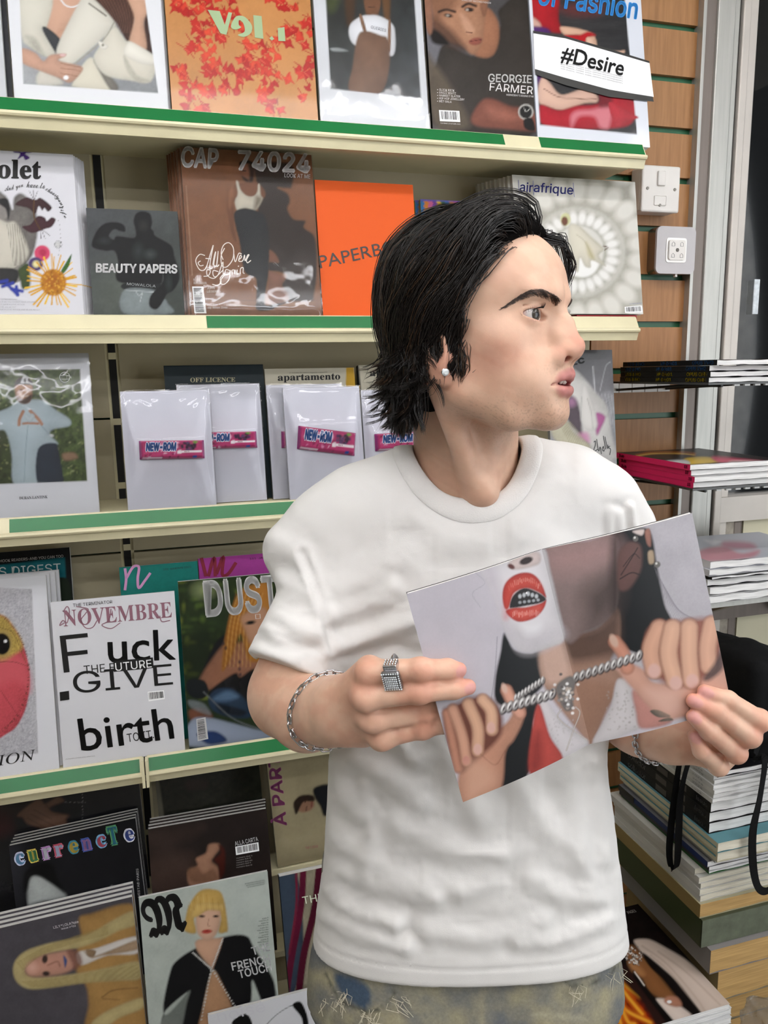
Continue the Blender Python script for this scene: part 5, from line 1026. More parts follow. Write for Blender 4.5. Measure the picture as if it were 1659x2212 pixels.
for k, (t_, tp_, sp_) in enumerate(((.016, 'd0d0d0', 'c0c0c0'), (.017, '8a8a8a', 'b8b8b8'), (.016, '1a1a1c', 'b0b0b0'), (.006, '151314', '151314'), (.014, 'd9d9de', 'c9c9ce'), (.016, 'c9ccd6', 'd5d5da'))):
    lying('thick_magazine', ['thick white magazine lying directly on the aluminium ledge', 'thick magazine with grey page edges above the ledge bottom one', 'thick white-paged magazine under the thin black one', 'thin black magazine sandwiched in the white ledge pile', 'white magazine on the thin black one', 'topmost ledge magazine with a pink patterned cover paled by painted glare'][k], 'white magazines on the aluminium ledge', 1.065 + .004 * (k % 2), 1.36, 1.275 + .004 * (k % 3), 1.50, z, t_, top=tp_, spine=sp_, paint=p_ledge if k == 5 else None, res=50 if k == 5 else 4, yaw=[0, 0, 0, 0, 1, -3][k], wave=.002); z += t_ + .0004

# tall pile beside the person
pl = MB().box((.70, 1.0, 0), (1.30, 1.50, .20), bev=.006).build('display_plinth', M_CREAM); tag(pl, 'low cream plinth under the piles of old books', 'plinth')
GP = 'books and magazines in the tall pile'
items = [  # label, thickness, top, spine, pages, dx, dy, yaw
 ('cloth-bound old book at the very foot of the tall pile', .045, '6d6a58', '57563f', 'old', .02, .0, 2), ('worn paperback in the lower tall pile above the cloth book', .035, '9a927e', 'a08a5c', 'old', .03, .004, -1),
 ('wrapped brown-edged bundle below the thick yellowed paperback', .040, '8c8674', '8a7550', 'old', .035, -.01, 1),
 ('thick paperback with yellowed page edges under the green book', .052, '8f8a88', '7d7a78', 'old', .012, -.012, 0),
 ('bulky dull green cloth book in the tall pile', .060, '4c5340', '3d452c', 'green', -.002, .0, 0),
 ('tattered tan book with torn spine on the green book', .030, 'b9b294', '8f7a4e', 'old', -.004, .006, 0),
 ('white magazine lowest of the white run in the pile', .013, 'd9d8d2', 'c9c8c4', 'warm', .0, .012, 1), ('white magazine second in the white run of the pile', .013, 'd9d8d2', 'd0cfca', 'warm', -.002, .012, 0), ('white magazine third in the white run of the pile', .012, 'd9d8d2', 'c6c5c0', 'warm', .0, .013, .5), ('white magazine fourth in the white run of the pile', .013, 'd9d8d2', 'd2d1cc', 'warm', -.004, .014, 0), ('white magazine topmost of the white run, with a barcode', .014, 'cfcdc4', 'c2c1bc', 'warm', -.008, .022, 1),
 ('thin green magazine in the tall pile below the grey ones', .007, '2f6a33', '2c5c2e', 'white', .006, .0, 0), ('thin magazine with black spine ends above the green one', .011, 'c9c9c9', '3a3a3c', 'white', .004, -.002, 1), ('magazine with dark blue spine patch in the pile', .012, '7d7d80', '27345e', 'white', -.002, -.004, 0), ('grey-white magazine under the cream books', .012, 'd5d5d2', 'b5b5b2', 'white', .008, -.012, -.5),
 ('cream book with teal line, lower of the two', .022, 'd6cfb4', 'c9c2a8', 'warm', .0, -.026, 0), ('cream book with teal line, upper of the two', .020, '5d8c94', 'cdc7ae', 'warm', -.004, -.03, .5),
 ('black spined thick magazine, lowest of three with silver lettering', .021, '1c1c1c', '201f20', 'white', .0, .0, 0), ('black spined thick magazine, middle of three with silver lettering', .021, '1c1c1c', '232223', 'white', .0, .001, 0), ('black spined thick magazine, topmost of three with silver lettering', .021, '2c2b2a', '1d1c1d', 'white', .001, .0, 0),
 ('white journal directly on the black spined magazines', .009, 'd2d2d0', 'cfcec8', 'white', .0, -.004, 0), ('white journal second above the black spined magazines', .009, 'd2d2d0', 'c4c3be', 'white', .002, -.003, 0), ('white journal third above the black spined magazines', .009, 'd2d2d0', 'd2d1cb', 'white', .001, -.006, .5), ('white journal fourth above the black spined magazines', .009, 'd2d2d0', 'c9c8c3', 'white', .0, -.004, 0), ('white journal fifth above the black spined magazines', .009, 'd2d2d0', 'd0cfc9', 'white', .003, -.002, 0), ('white journal sixth with a barcode near the pile top', .009, 'd6d6d6', 'c6c5c0', 'white', .0, -.003, 0), ('black-covered magazine at the top of the tall pile', .010, '17171a', 'd0d0ce', 'white', .002, -.01, 0)]
tot = sum(i_[1] for i_ in items) + .0003 * len(items)
zc = 0.20; k0 = .779 - (tot - (.009 * 6 + .010) + .20)     # bring the black spined run to its height
if k0 > 0:
    items[0] = (items[0][0], items[0][1] + k0 * .4) + items[0][2:]; items[1] = (items[1][0], items[1][1] + k0 * .3) + items[1][2:]; items[2] = (items[2][0], items[2][1] + k0 * .3) + items[2][2:]
z = .20
PGM = {'old': M_PAGES_OLD, 'warm': M_PAGES_WARM, 'white': M_PAGES, 'green': mat('green_cloth', '5a604f', .8, noise=.2, nscale=40, bump=.2, bscale=200)}
TOPZ = None
for k, (lab, t_, tp_, sp_, pg, dx, dy, yaw) in enumerate(items):
    e, w_, d_, t = lying('old_book' if pg in ('old', 'green') else 'stacked_magazine', lab, GP, .95 + dx, 1.21 + dx, 1.10 + dy, 1.39 + (dy if dy > 0 else 0), z, t_, tp_, sp_, yaw * .7, pm=PGM[pg], wave=.0015 if pg != 'green' else 0, cat='book' if pg in ('old', 'green') else 'magazine')
    if 'silver lettering' in lab:
        spine_text(e, d_, t, 'collector', .10, .32, 'e0e0dc', .55, 'sans', .015); spine_text(e, d_, t, 'issue', .86, .97, 'a8a8a8', .4)
        for q in range(2): MB().box((-.0008, d_ * (.24 + q * .2), t * .2), (-.0002, d_ * (.36 + q * .2), t * .8)).build('spine_print', flat_mat('3f3a38'), e)
    if 'journal' in lab: spine_text(e, d_, t, 'Winter Journal', .08, .34, '6a6a6a', .35, bold=0); spine_text(e, d_, t, '2024', .80, .9, '6a6a6a', .35, bold=0)
    if 'teal line' in lab: MB().box((-.0008, .004, t * .42), (-.0002, d_ - .004, t * .55)).build('spine_line', flat_mat('4f8a96'), e)
    if 'dark blue' in lab: MB().box((-.0008, d_ * .8, 0), (-.0002, d_, t)).build('spine_patch', flat_mat('111214'), e)
    if 'green cloth' in lab:
        MB().box((0.0, -.001, .001), (w_, .0015, t - .001)).build('cloth_board', PGM['green'], e)
    z += t_ + .0003
TOPZ = z
# wrapped bundle under plastic in front of the pile foot
# magazines lying in front of the pile
def p_fire(P):
    N = zz(1320, 1880, 4.894)
    P.fill('17100f'); P.noise(20, .4)
    P.poly(N(60,1150, 160,1180, 260,1290, 330,1400, 470,1620, 480,1800, -60,1800, -60,1200), '8f2408', 8); P.noise(9, .7, 4)
    for q in ((110,1180, 200,1260, 300,1330), (110,1250, 230,1400, 330,1520), (90,1340, 160,1480, 420,1610), (110,1450, 180,1600, 250,1625), (-20,1300, 60,1450, 100,1620)): P.line(N(*q), 11, 'e2761a', 5, .9); P.line(N(*q), 4.5, 'f2b83a', 3, .9)
    P.poly(N(100,1000, 200,1050, 350,1230, 480,1400, 600,1640, 480,1640, 330,1400, 200,1260, 100,1130), '2a1714', 6)
    P.poly(N(245,740, 330,725, 430,740, 600,830, 770,930, 930,1060, 1100,1200, 1310,1420, 1200,1500, 1020,1560, 900,1440, 700,1180, 520,1020, 350,900, 270,800), 'd9c6b8', 3)
    for q in ((330,800, 600,1000, 900,1350, 1000,1500), (500,860, 800,1080, 1150,1420), (420,900, 640,1100, 860,1420)): P.line(N(*q), 3, 'b39c8c', 3, .7)
    P.poly(N(150,820, 240,800, 330,900, 480,1080, 640,1280, 730,1400, 740,1440, 660,1450, 560,1380, 400,1280, 330,1150, 230,1040, 170,930), '8a5a34', 4); P.poly(N(180,960, 300,1020, 360,1100, 300,1120, 220,1060), 'b07a4c', 5, .8)
    P.poly(N(330,880, 420,930, 700,1200, 990,1570, 920,1590, 780,1440, 600,1190, 420,1030), '15100f', 2.5)
    P.poly(N(470,1370, 570,1360, 740,1440, 900,1580, 840,1640, 690,1640, 560,1500), 'dccbc0', 3); P.poly(N(560,1380, 600,1330, 700,1340, 750,1420, 690,1445, 600,1420), 'b07a62', 3); P.ell(*N(615, 1390)[0], 5, 3.5, 'f0f0f0', f=1)
    P.poly(N(240,1060, 330,1180, 500,1400, 690,1630, 620,1640, 430,1400, 250,1150), '100c0c', 2.5); P.line(N(250,1075, 350,1215), 3, 'd8cfc8', 1.2)
    rn = random.Random(3)
    for k in range(90): P.ell(*N(190 + rn.gauss(0, 40) + k * .9, 840 + rn.gauss(0, 25) + k * 1.6)[0], 1.6, 1.6, rn.choice(['d0cdc8', '8f8a84', '4a4440', 'efeeea']), f=.8)
GF = 'magazines in the fiery-cover pile'
for k in range(7):
    zt = .404 - .0135 * (7 - k)
    e, w_, d_, t = lying('fiery_magazine', 'topmost fiery-cover magazine showing flames and a white gown' if k == 6 else 'copy lying under the fiery-cover magazine', GF, .735 + (.003 * ((k * 5) % 3) if k < 6 else 0), .962 + (.004 * ((k * 7) % 3) if k < 6 else 0), 1.03, 1.32, zt, .0132, top='cfcfcf', spine='151012', yaw=0 if k == 6 else .5 * ((k * 3) % 4 - 1.5), paint=p_fire if k == 6 else None, res=130 if k == 6 else 4, wave=.001, prm=M_PRINT)
    if k == 6:
        V, Fc = glyphs('PAGES', 'sans', .0); x0, x1 = V[:, 0].min(), V[:, 0].max(); tx = (V[:, 0] - x0) / (x1 - x0)
        W = np.stack([w_ * (.83 + .09 * tx), d_ * (.925 + .028 * V[:, 1] / .509), np.full(len(V), t + .0006)], 1); mesh_obj('lettering', W, Fc, flat_mat('b9b4b0'), e)
bx_ = MB().box((.71, 1.01, .20), (.945, 1.33, .404 - .0135 * 7), bev=.004).build('carton', mat('kraft_carton', '9a7a55', .8, noise=.08, nscale=20)); tag(bx_, 'brown cardboard carton under the fiery-cover magazines', 'box')
# clear plastic sheet thrown over the foot of the pile
nx, ny = 40, 30; gx, gy = np.meshgrid(np.linspace(0, .30, nx + 1), np.linspace(0, .20, ny + 1)); gx = gx.ravel(); gy = gy.ravel()
vz = .02 * fbm(gx * 22, gy * 22, 5) + .010 * np.abs(np.sin(gx * 60 + gy * 40)) ** 3
V = np.stack([.985 + gx, 1.075 - .035 - vz * 1.2 - .0 * gy, .1995 + gy + .01 * fbm(gx * 15, gy * 9, 8)], 1); i = (np.arange(nx)[None, :] + (np.arange(ny) * (nx + 1))[:, None]).ravel()
pm_ = mat('crumpled_film', 'd8d4cc', .12, trans=.85, noise=.02); o = mesh_obj('plastic_sheet', V, np.stack([i, i + 1, i + nx + 2, i + nx + 1], 1), wrap_mat(), None, smooth=True)
sol = o.modifiers.new('s', 'SOLIDIFY'); sol.thickness = .0006; tag(o, 'crumpled clear plastic film over the lower part of the book pile', 'plastic film')

# ================================================================ wall devices
def rbox(mb, x0, x1, y0, y1, z0, z1, r): mb.box((x0, y0, z0), (x1, y1, z1), bev=r)
sw_ = empty('fused_switch', (1.078, YW, 1.955)); tag(sw_, 'white square fused switch box on the slatted wall', 'switch')
mb = MB(); mb.box((-.046, -.038, -.046), (.046, -.001, .046), bev=.004); mb.build('back_box', M_WHITEPL, sw_)
MB().box((-.0475, -.046, -.0475), (.0475, -.038, .0475), bev=.004).build('face_plate', M_WHITEPL, sw_)
MB().box((-.011, -.0505, .006), (.008, -.0455, .036), bev=.002).build('rocker', M_WHITEPL, sw_)
fz = MB().box((-.017, -.0475, -.034), (.013, -.0455, -.014), bev=.002).build('fuse_carrier', M_WHITEPL, sw_)
for x_, z_ in ((-.034, 0), (.034, 0), (-.002, -.033)): MB().lathe([(0, .002), (.0028, .0018), (.0034, 0)], 12, Matrix.Translation((x_, -.046, z_)) @ Matrix.Rotation(math.pi / 2, 4, 'X')).build('screw', mat('steel_screw', '77736c', .3, metal=.8, noise=.05), sw_)
kp = empty('alarm_keypad', (1.1315, YW, 1.832)); tag(kp, 'grey rounded square alarm keypad on the slatted wall', 'keypad')
def rsq(s, r, y0, y1, n=6):
    pts = []
    for cx_, cz_, a0 in ((s - r, s - r, 0), (-(s - r), s - r, 90), (-(s - r), -(s - r), 180), (s - r, -(s - r), 270)):
        for k in range(n + 1): a = math.radians(a0 + 90 * k / n); pts.append((cx_ + r * math.cos(a), cz_ + r * math.sin(a)))
    m = len(pts); v = [(x, y0, z_) for x, z_ in pts] + [(x, y1, z_) for x, z_ in pts]; f = [(i, (i + 1) % m, m + (i + 1) % m, m + i) for i in range(m)] + [tuple(range(m))[::-1], tuple(range(m, 2 * m))]
    return v, f
MB().add(*rsq(.050, .012, -.028, -.001)).build('housing', mat('chrome_side', '8a7d70', .25, metal=.8, noise=.05), kp)
MB().add(*rsq(.050, .012, -.034, -.028)).build('face_plate', M_GREYPL, kp)
MB().add(*rsq(.026, .006, -.0355, -.034)).build('bezel', mat('bright_bezel', 'd5d2cd', .3, metal=.3, noise=.02), kp)
bt = MB().add(*rsq(.021, .005, -.039, -.0355)).build('button_pad', M_WHITEPL, kp)
for x_, z_ in ((-.011, .012), (.011, .012), (-.011, -.012), (.011, -.012)):
    MB().tube([(x_ - .0035, -.0392, z_ - .004), (x_ - .0035, -.0392, z_ + .002), (x_, -.0392, z_ + .005), (x_ + .0035, -.0392, z_ + .002), (x_ + .0035, -.0392, z_ - .004), (x_ - .0035, -.0392, z_ - .004)], .0005, 5).build('key_symbol', flat_mat('7d7d7d'), bt)
MB().lathe([(0, .0012), (.004, .001), (.0045, 0)], 6, Matrix.Translation((0, -.039, 0)) @ Matrix.Rotation(math.pi / 2, 4, 'X')).build('emblem', flat_mat('5a544c'), bt)
MB().box((.004, -.03, -.056), (.010, -.022, -.049), bev=.001).build('status_light', M_WHITEPL, kp)
# ================================================================ the person
_fw = AX[:, 2]; FH = np.array([_fw[0], _fw[1], 0]); FH /= np.linalg.norm(FH); RH = np.array([FH[1], -FH[0], 0]); UZ = np.array([0, 0, 1.])
PB = np.array([RH, FH, UZ])                      # person axes: a to the subject's left, b away, z up
def W_(p): return np.asarray(p, float) @ PB      # person coordinates -> world
def pp(px, py, b):
    r = ray(px, py); q = r * (b / (r @ FH)); return np.array([q @ RH, b, CAMP[2] + q[2]])
def ppx(p): return proj(W_(p))

def smin(a, b, k): h = np.clip(.5 + .5 * (b - a) / k, 0, 1); return b * (1 - h) + a * h - k * h * (1 - h)
def smax(a, b, k): return -smin(-a, -b, k)
def ellip(P, c, r, rot=None):
    q = P - np.asarray(c, float)
    if rot is not None: q = q @ np.asarray(rot)
    r = np.asarray(r, float); k0 = np.linalg.norm(q / r, axis=1); k1 = np.linalg.norm(q / (r * r), axis=1) + 1e-9; return k0 * (k0 - 1) / k1
def cap(P, a, b, ra, rb=None):
    a = np.asarray(a, float); b = np.asarray(b, float); rb = ra if rb is None else rb; e = b - a; t = np.clip((P - a) @ e / (e @ e), 0, 1)
    return np.linalg.norm(P - a - t[:, None] * e, axis=1) - (ra + (rb - ra) * t)
def chain(P, pts, rs, k=.004):
    d = None
    for i in range(len(pts) - 1):
        c = cap(P, pts[i], pts[i + 1], rs[i], rs[i + 1]); d = c if d is None else smin(d, c, k)
    return d
def rotm(ax, deg):
    return np.array(Matrix.Rotation(math.radians(deg), 3, ax))

def sdf_mesh(fn, lo, hi, h, newton=2, bs=12):
    lo = np.asarray(lo, float); hi = np.asarray(hi, float); n = np.ceil((hi - lo) / h / bs).astype(int); N = n * bs + 1
    D = np.full(N, 1.0, np.float32)
    cI = np.stack(np.meshgrid(*[np.arange(k) for k in n], indexing='ij'), -1).reshape(-1, 3)
    cc = lo + (cI * bs + bs / 2) * h; dc = fn(cc); near = np.abs(dc) < bs * h * 1.5
    g = np.stack(np.meshgrid(*[np.arange(bs + 1)] * 3, indexing='ij'), -1).reshape(-1, 3)
    for c, d in zip(cI[~near], dc[~near]):
        if d < 0: i, j, k = c * bs; D[i:i + bs + 1, j:j + bs + 1, k:k + bs + 1] = -1
    act = cI[near]
    for s in range(0, len(act), 120):
        blk = act[s:s + 120]; idx = (blk[:, None, :] * bs + g[None]).reshape(-1, 3); v = fn(lo + idx * h); D[idx[:, 0], idx[:, 1], idx[:, 2]] = v
    S = D < 0
    cnt = np.zeros(np.array(D.shape) - 1, np.int8)
    for dx in (0, 1):
        for dy in (0, 1):
            for dz in (0, 1): cnt += S[dx:S.shape[0] - 1 + dx, dy:S.shape[1] - 1 + dy, dz:S.shape[2] - 1 + dz]
    cells = np.argwhere((cnt > 0) & (cnt < 8)); ids = np.full(cnt.shape, -1, np.int32); ids[tuple(cells.T)] = np.arange(len(cells))
    acc = np.zeros((len(cells), 3)); num = np.zeros(len(cells))
    off = [(0, 0, 0), (1, 0, 0), (0, 1, 0), (1, 1, 0), (0, 0, 1), (1, 0, 1), (0, 1, 1), (1, 1, 1)]
    for a, b in ((0, 1), (2, 3), (4, 5), (6, 7), (0, 2), (1, 3), (4, 6), (5, 7), (0, 4), (1, 5), (2, 6), (3, 7)):
        pa = cells + off[a]; pb = cells + off[b]; da = D[tuple(pa.T)]; db = D[tuple(pb.T)]; m = (da < 0) != (db < 0)
        t = np.where(m, da / (da - db + 1e-12), 0)[:, None]; acc += np.where(m[:, None], pa + t * (pb - pa), 0); num += m
    V = lo + acc / num[:, None] * h
    Fs = []
    for ax in range(3):
        A = S; sl0 = [slice(None)] * 3; sl1 = [slice(None)] * 3; sl0[ax] = slice(0, -1); sl1[ax] = slice(1, None)
        e = np.argwhere(A[tuple(sl0)] != A[tuple(sl1)]); u, v = (ax + 1) % 3, (ax + 2) % 3
        ok = (e[:, u] > 0) & (e[:, v] > 0) & (e[:, u] < cnt.shape[u]) & (e[:, v] < cnt.shape[v]); e = e[ok]
        q = []
        for du, dv in ((-1, -1), (0, -1), (0, 0), (-1, 0)):
            c = e.copy(); c[:, u] += du; c[:, v] += dv; q.append(ids[tuple(c.T)])
        q = np.stack(q, 1); fl = ~A[tuple(e.T)]; q[fl] = q[fl][:, ::-1]; Fs.append(q)
    F = np.vstack(Fs); F = F[(F >= 0).all(1)]
    for _ in range(newton):
        d = fn(V); ep = h * .3; G = np.stack([fn(V + np.eye(3)[i] * ep) - d for i in range(3)], 1) / ep
        V = V - np.clip(d, -h, h)[:, None] * G / (np.maximum((G * G).sum(1), .25))[:, None]
    d = fn(V); G = np.stack([fn(V + np.eye(3)[i] * h * .4) - d for i in range(3)], 1); G /= np.linalg.norm(G, axis=1)[:, None] + 1e-9
    tr = V[F[:, :3]]; nf = np.cross(tr[:, 1] - tr[:, 0], tr[:, 2] - tr[:, 0])
    if (nf * G[F[:, 0]]).sum() < 0: F = F[:, ::-1].copy()
    return V, F, G

# ---------------------------------------------------------------- head frame
TH = math.radians(57); HP = math.radians(3.0); HR = math.radians(-2.0)
HO = np.array([.0995, .800, 1.5920])
_ey = np.array([math.sin(TH), -math.cos(TH), 0]); _ex = np.array([math.cos(TH), math.sin(TH), 0]); _ez = np.array([0, 0, 1.])
_ey, _ez = _ey * math.cos(HP) + _ez * math.sin(HP), _ez * math.cos(HP) - _ey * math.sin(HP)
_ex, _ez = _ex * math.cos(HR) + _ez * math.sin(HR), _ez * math.cos(HR) - _ex * math.sin(HR)
HB = np.array([_ex, _ey, _ez]); HS = .965       # head axes, overall size
def h2p(q): return HO + (np.asarray(q, float) * HS) @ HB
def p2h(p): return ((np.asarray(p, float) - HO) @ HB.T) / HS
EYE = np.array([.0320, .0672, .0335])
NECK_T = p2h(np.array([.090, .850, 1.57])); NECK_B = p2h(np.array([.094, .872, 1.44]))
def f_head(P):
    x, y, z = P.T; ax_ = np.abs(x); Q = np.stack([ax_, y, z], 1)
    d = ellip(P, (0, -.008, .054), (.0740, .090, .086))
    d = smin(d, ellip(P, (0, .036, .066), (.0620, .0555, .053)), .020)
    d = smin(d, ellip(P, (0, .028, .000), (.0595, .0570, .074)), .018)
    d = smin(d, ellip(Q, (.043, .043, .010), (.021, .022, .020)), .022)                               # cheekbones
    d = smin(d, ellip(Q, (.036, .034, -.026), (.023, .036, .032)), .020)
    d = smin(d, chain(Q, [(.053, -.004, .00), (.0505, .006, -.038), (.034, .048, -.062), (.008, .074, -.0655)], [.013, .0120, .011, .0105], .014), .022)
    d = smin(d, ellip(P, (0, .0785, -.0615), (.0200, .0155, .0135)), .014)
    d = smin(d, cap(Q, (.010, .0865, .0520), (.041, .0755, .0550),   .0068, .0050), .014)               # brow ridge
    d = smax(d, -ellip(Q, (.0365, .0965, .0340), (.0215, .0205, .0108), rotm('Z', 22)), .010)         # eye sockets
    # neck and its long muscle
    d = smin(d, cap(P, NECK_T, NECK_B, .0590, .0610), .020)
    d = smin(d, cap(P, (-.056, -.022, -.018), p2h(np.array([.098, .805, 1.452])), .0130, .0105), .022)
    d = smin(d, cap(P, (.056, -.022, -.018), p2h(np.array([.108, .806, 1.452])), .0130, .0105), .022)
    # lids over the eyeballs
    lid = np.linalg.norm(Q - EYE, axis=1) - .0141
    d = smin(d, lid, .0050)
    op = ellip(Q, EYE + np.array([.0012, .0120, -.0003]), (.0158, .0190, .0052), rotm('Y', -7)); d = smax(d, -op, .0012)
    crs = np.abs(np.linalg.norm(Q - EYE - np.array([0, 0, .0032]), axis=1) - .0148) - .0005
    crs = np.maximum(crs, np.abs(z - (EYE[2] + .0083) + .06 * np.abs(ax_ - EYE[0])) - .0007); d = smax(d, -crs, .0014)
    # nose
    n = chain(P, [(0, .0858, .0420), (0, .0955, .0260), (0, .1030, .0070)], [.0056, .0056, .0068], .006)
    n = smin(n, ellip(P, (0, .1036, .0022), (.0092, .0094, .0082)), .006)
    n = smin(n, chain(Q, [(.0045, .083, .034), (.0080, .0875, .014), (.0110, .0900, .000)], [.0060, .0072, .0074], .012), .012)
    n = smin(n, ellip(Q, (.0065, .0980, -.0020), (.0090, .0100, .0078)), .006)
    n = smin(n, ellip(Q, (.0150, .0890, -.0062), (.0060, .0092, .0072)), .0040)
    n = smin(n, cap(P, (0, .1025, -.003), (0, .094, -.0130), .0042, .0048), .006)
    d = smin(d, n, .0080)
    d = smax(d, -ellip(Q, (.0108, .0945, -.0096), (.0052, .0085, .0048), rotm('X', 14)), .0022)
    d = smax(d, -chain(Q, [(.0212, .083, .001), (.0222, .0805, -.006), (.0190, .083, -.0135)], [.0012, .0018, .0012], .002), .0045)
    # mouth
    d = smin(d, ellip(P, (0, .0690, -.0300), (.0400, .0235, .0300)), .020)
    ul = chain(Q, [(.0272, .0815, -.0330), (.0130, .0918, -.0264), (.0045, .0952, -.0236), (0, .0945, -.0248)], [.0022, .0046, .0053, .0050], .004)
    ll = chain(Q, [(.0262, .0815, -.0352), (.0110, .0912, -.0388), (0, .0936, -.0398)], [.0022, .0052, .0064], .004)
    d = smin(d, smin(ul, ll, .001), .0048)
    d = smax(d, -ellip(P, (0, .0950, -.0322), (.0175, .0180, .0028)), .0018)
    d = smax(d, -cap(Q, (.0262, .0850, -.0336), (.015, .100, -.0322), .0011, .0014), .0016)
    d = smax(d, -ellip(P, (0, .1025, -.0160), (.0026, .0060, .0070)), .004)
    # ears
    Er = rotm('Z', -20); er = ellip(Q, (.0725, -.012, .002), (.0075, .0165, .0270), Er)
    er = smax(er, -ellip(Q, (.0825, -.008, .006), (.0085, .0105, .0165), Er), .004)
    er = smin(er, ellip(Q, (.0705, -.005, -.0215), (.0055, .0080, .0090)), .006)
    er = smin(er, ellip(Q, (.0690, .0025, -.002), (.0055, .0045, .0065)), .004)
    d = smin(d, er, .005)
    return d
# ---------------------------------------------------------------- skin: head, arms and hands in one body
V_h, F_h, G_h = sdf_mesh(f_head, (-.098, -.112, -.160), (.098, .128, .150), .0014, newton=1)
PERSON = empty('person', W_(np.array([.09, .87, 0.0])))
tag(PERSON, 'person in a white T-shirt and faded jeans looking aside while holding an open magazine', 'person')
bpy.context.view_layer.update()
PINV = PERSON.matrix_world.inverted()
def pobj(name, V, F, m, smooth=True, cols=None, parent=None, world=False):
    Wd = (V if world else W_(V)) - np.array(PERSON.location); return mesh_obj(name, Wd, F, m, parent or PERSON, smooth, cols)

# the open magazine: left edge, fold, right edge (pixel, forward depth b)
MG = dict(tl=pp(878, 1283, .622), bl=pp(1000, 1733, .630), tm=pp(1170, 1187, .674), bm=pp(1275, 1607, .684), tr=pp(1495, 1108, .716), br=pp(1580, 1524, .722))
def page(u, v):            # u -1..1 across the spread, v 0..1 bottom to top
    u = np.asarray(u, float); v = np.asarray(v, float); t = np.abs(u)[..., None]; s = v[..., None]
    L_ = (MG['bm'] * (1 - t) + MG['bl'] * t) * (1 - s) + (MG['tm'] * (1 - t) + MG['tl'] * t) * s
    R_ = (MG['bm'] * (1 - t) + MG['br'] * t) * (1 - s) + (MG['tm'] * (1 - t) + MG['tr'] * t) * s
    p = np.where((u < 0)[..., None], L_, R_)
    bow = np.where(u < 0, .004 * np.sin(np.pi * np.abs(u)) * 1.0, .006 * np.sin(np.pi * np.abs(u)))
    p = p.copy(); p[..., 1] -= bow * 1.0; return p

_pu, _pv = np.meshgrid(np.concatenate([-np.linspace(1, .01, 70), np.linspace(.01, 1, 70)]), np.linspace(0, 1, 90)); _pg = page(_pu.ravel(), _pv.ravel()); _px, _py = ppx(_pg)
def pgb(px, py): return _pg[np.argmin((_px - px) ** 2 + (_py - py) ** 2), 1]
def on_front(px, py, r): return pp(px, py, pgb(px, py) - r + .0009)        # a finger lying on the print, slightly pressed in
def on_back(px, py, r): return pp(px, py, pgb(px, py) + .0064 + r - .0009)  # a finger behind the cover
# right arm (seen on the picture's left)
A_sh = np.array([-.055, .865, 1.395]); A_el = pp(622, 1542, .800); A_wr = pp(745, 1534, .672)
K1 = [pp(798, 1452, .627), on_front(908, 1447, .0105), on_front(968, 1446, .0087), on_front(991, 1447, .0068)]       # index
K2 = [pp(790, 1506, .624), on_front(905, 1494, .0107), on_front(980, 1487, .0088), on_front(1011, 1484, .0070)]      # middle
K3 = [pp(803, 1552, .634), on_back(920, 1537, .0103), on_back(962, 1535, .0085), on_back(974, 1536, .0085)]      # ring
K4 = [pp(824, 1592, .645), on_back(913, 1573, .0095), on_back(962, 1564, .0080), on_back(972, 1564, .0080)]      # little
KT = [pp(790, 1575, .672), pp(850, 1535, .672), on_back(920, 1502, .0115), on_back(965, 1490, .0085)]
def f_armR(P):
    d = chain(P, [A_sh, A_el + np.array([.004, .004, .030])], [.046, .041], .01)
    d = smin(d, chain(P, [A_el + np.array([0, .003, .012]), A_el * .6 + A_wr * .4, A_wr * .92 + A_el * .08], [.038, .0355, .0265], .02), .030)
    # wrist and palm
    wt = A_wr + np.array([.0, -.002, .012]); wb = A_wr + np.array([.0, .002, -.012])
    d = smin(d, smin(cap(P, A_wr * .8 + A_el * .2 + [0, 0, .008], wt, .0235, .0185), cap(P, A_wr * .8 + A_el * .2 - [0, 0, .008], wb, .0235, .0185), .02), .018)
    palm = cap(P, wt, K1[0] + [0, .006, 0], .0180, .0125)
    for K, r in ((K2, .0125), (K3, .0120), (K4, .0112)): palm = smin(palm, cap(P, wt * .4 + wb * .6 if K is not K2 else wt * .6 + wb * .4, K[0] + np.array([0, .006, 0]), .0170, r), .014)
    palm = smin(palm, cap(P, wb + [0, .008, 0], KT[0], .017, .014), .014)
    d = smin(d, palm, .014)
    for K, r in ((K1, (.0108, .0096, .0087, .0068)), (K2, (.0110, .0098, .0088, .0070)), (K3, (.0108, .0098, .0085, .0066)), (K4, (.0100, .0090, .0078, .0062))):
        f = chain(P, K, r, .004); f = smin(f, np.linalg.norm(P - K[1], axis=1) - r[1] * 1.04, .004)
        d = smin(d, f, .0042)
        d = smin(d, np.linalg.norm(P - (K[0] + np.array([.0, -.0015, 0])), axis=1) - .0108, .008)
    d = smin(d, chain(P, KT, (.0130, .0110, .0095, .0075), .004), .008)
    return d
